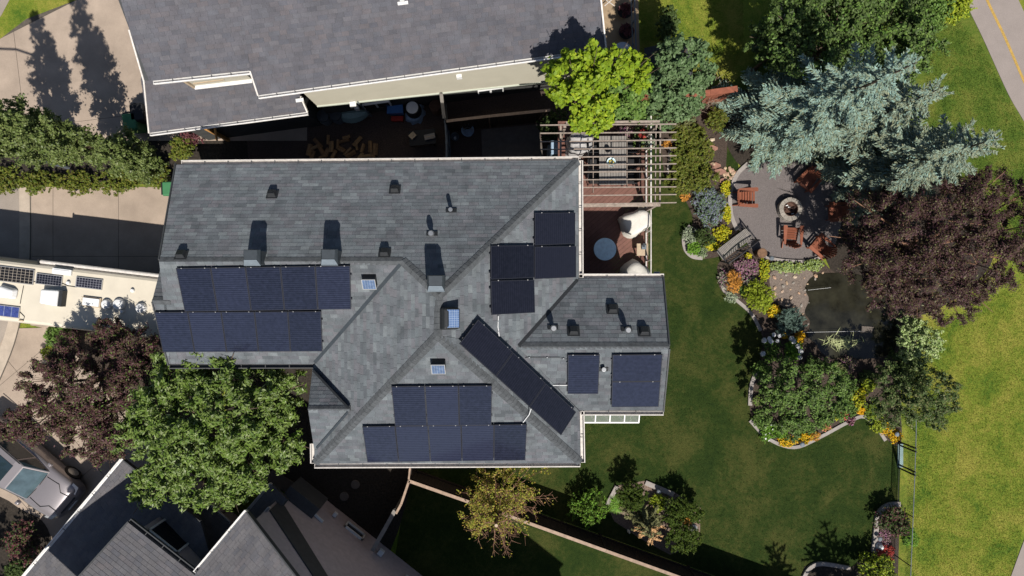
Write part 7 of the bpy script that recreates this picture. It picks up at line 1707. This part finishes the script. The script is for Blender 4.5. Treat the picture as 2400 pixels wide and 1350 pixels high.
for px, py in ((1896, 662), (1892, 678), (1890, 690), (1902, 712), (1897, 762), (1908, 655), (1860, 652), (1848, 660), (1872, 645), (1835, 668), (1822, 690), (1880, 668), (1852, 700), (1930, 640), (1915, 646), (1866, 662), (1842, 645), (1815, 655), (1828, 650), (1838, 684), (1826, 700), (1818, 672), (1845, 716), (1862, 722), (1875, 716), (1888, 740), (1812, 690), (1870, 690), (1858, 676), (1884, 652), (1836, 700)):
    rock(px+nr.uniform(-5, 5), py+nr.uniform(-5, 5), nr.uniform(.035, .10), M['stone' if nr.random() < .4 else 'sand'], 'pale rounded stone on the gravel rim of the pond', PGp, 'pond_stone')
# pots with flowers on the deck corner and terrace
t, c = pot(1505, 318, DZ, .22, 'pot of red flowers at the pergola north corner')
V = cloud(lobes_of(c.x, c.y, DZ+.45, .34, .34, .25, 6, 3), 900, .09, .6); quads_mesh('foliage', shifted(V, t), M['lf_dark'], None, t)
e = unit(120); e[:, 2] = np.abs(e[:, 2]); quads_mesh('flowers', shifted(leaf_quads(np.array([c.x, c.y, DZ+.55])+e*np.array([.2, .2, .18]), e, .09, .08, .3), t), M['lf_red'], None, t)
for px, py, lb in ((1497, 336, 'pot of green leaves below the red flowers'), (1520, 336, 'pot of grey-green leaves against the deck rail'), (1462, 314, 'pot of mauve flowers at the dining table head')):
    t, c = pot(px, py, DZ, .18, lb); quads_mesh('foliage', shifted(cloud(lobes_of(c.x, c.y, DZ+.42, .28, .28, .2, 6, px), 700, .08, .5), t), M['lf_grey' if px == 1520 else 'lf_mag' if px == 1462 else 'lf_green'], None, t)
for px, py, lb in ((1465, 25, 'dark round planter on the north terrace, upper one'), (1468, 74, 'dark round planter on the north terrace, lower one')):
    t, c = pot(px, py, 0, .3, lb, 'blackp'); quads_mesh('foliage', shifted(cloud(lobes_of(c.x, c.y, .38, .3, .3, .18, 6, px), 800, .08, .5), t), M['lf_maroon'], None, t)
shrub('shrub', 'dim green shrub under the pergola north-west corner', 'shrub', 1296, 292, 1.6, .6, 2600, 'lf_dark', .1, .5)

# ---- grass blades: nobody could count them
def grass(name, px, n, m, hgt, z, excl=()):
    poly = [P(x, y, 0) for x, y in px]; xs = [p.x for p in poly]; ys_ = [p.y for p in poly]; p = np.stack([nr.uniform(min(xs), max(xs), n), nr.uniform(min(ys_), max(ys_), n)], 1)
    def inside(p, pl):
        r = np.zeros(len(p), bool); k = len(pl)
        for i in range(k):
            a, b = pl[i], pl[(i+1) % k]; c_ = ((a.y > p[:, 1]) != (b.y > p[:, 1])) & (p[:, 0] < (b.x-a.x)*(p[:, 1]-a.y)/((b.y-a.y) or 1e-9)+a.x); r ^= c_
        return r
    ok = inside(p, poly)
    for e in excl: ok &= ~inside(p, [P(x, y, 0) for x, y in e])
    p = p[ok]; n = len(p); d = unit(n); d[:, 2] = np.abs(d[:, 2])+.5; d /= np.linalg.norm(d, axis=1, keepdims=True); h = hgt*nr.uniform(.5, 1.3, (n, 1)); sd_ = np.stack([-d[:, 1], d[:, 0], np.zeros(n)], 1); sd_ /= np.linalg.norm(sd_, axis=1, keepdims=True)+1e-6
    b0 = np.concatenate([p, np.full((n, 1), z)], 1); w_ = .006+.010*nr.random((n, 1))
    o = quads_mesh(name, np.stack([b0-sd_*w_, b0+sd_*w_, b0+d*h], 1), m, None, None, 3); o['kind'] = 'stuff'; return o
grass('grass', [(2118, 760), (2250, 740), (2420, 640), (2420, 1140), (2378, 1330), (2350, 1380), (2120, 1380), (2128, 1100)], 90000, M['park'], .035, .0)
grass('grass', [(1498, -20), (1740, -20), (1745, 120), (1680, 225), (1510, 225)], 26000, M['park'], .035, .0)
grass('grass', [(2240, 40), (2300, 110), (2420, 340), (2420, 640), (2250, 500), (2150, 300), (2180, 90)], 40000, M['verge'], .05, .004)
grass('lawn_grass', [(1540, 300), (1560, 410), (1600, 500), (1600, 600), (1680, 690), (1770, 770), (1750, 960), (1860, 1056), (2000, 1000), (2108, 1060), (2040, 1380), (1640, 1370), (960, 1140), (1240, 1100), (1340, 1080), (1340, 700), (1540, 650)], 110000, M['lawn'], .035, .004, [[(1422, 1185), (1446, 1138), (1516, 1126), (1578, 1152), (1642, 1190), (1640, 1275), (1570, 1300), (1500, 1262), (1440, 1222)]])
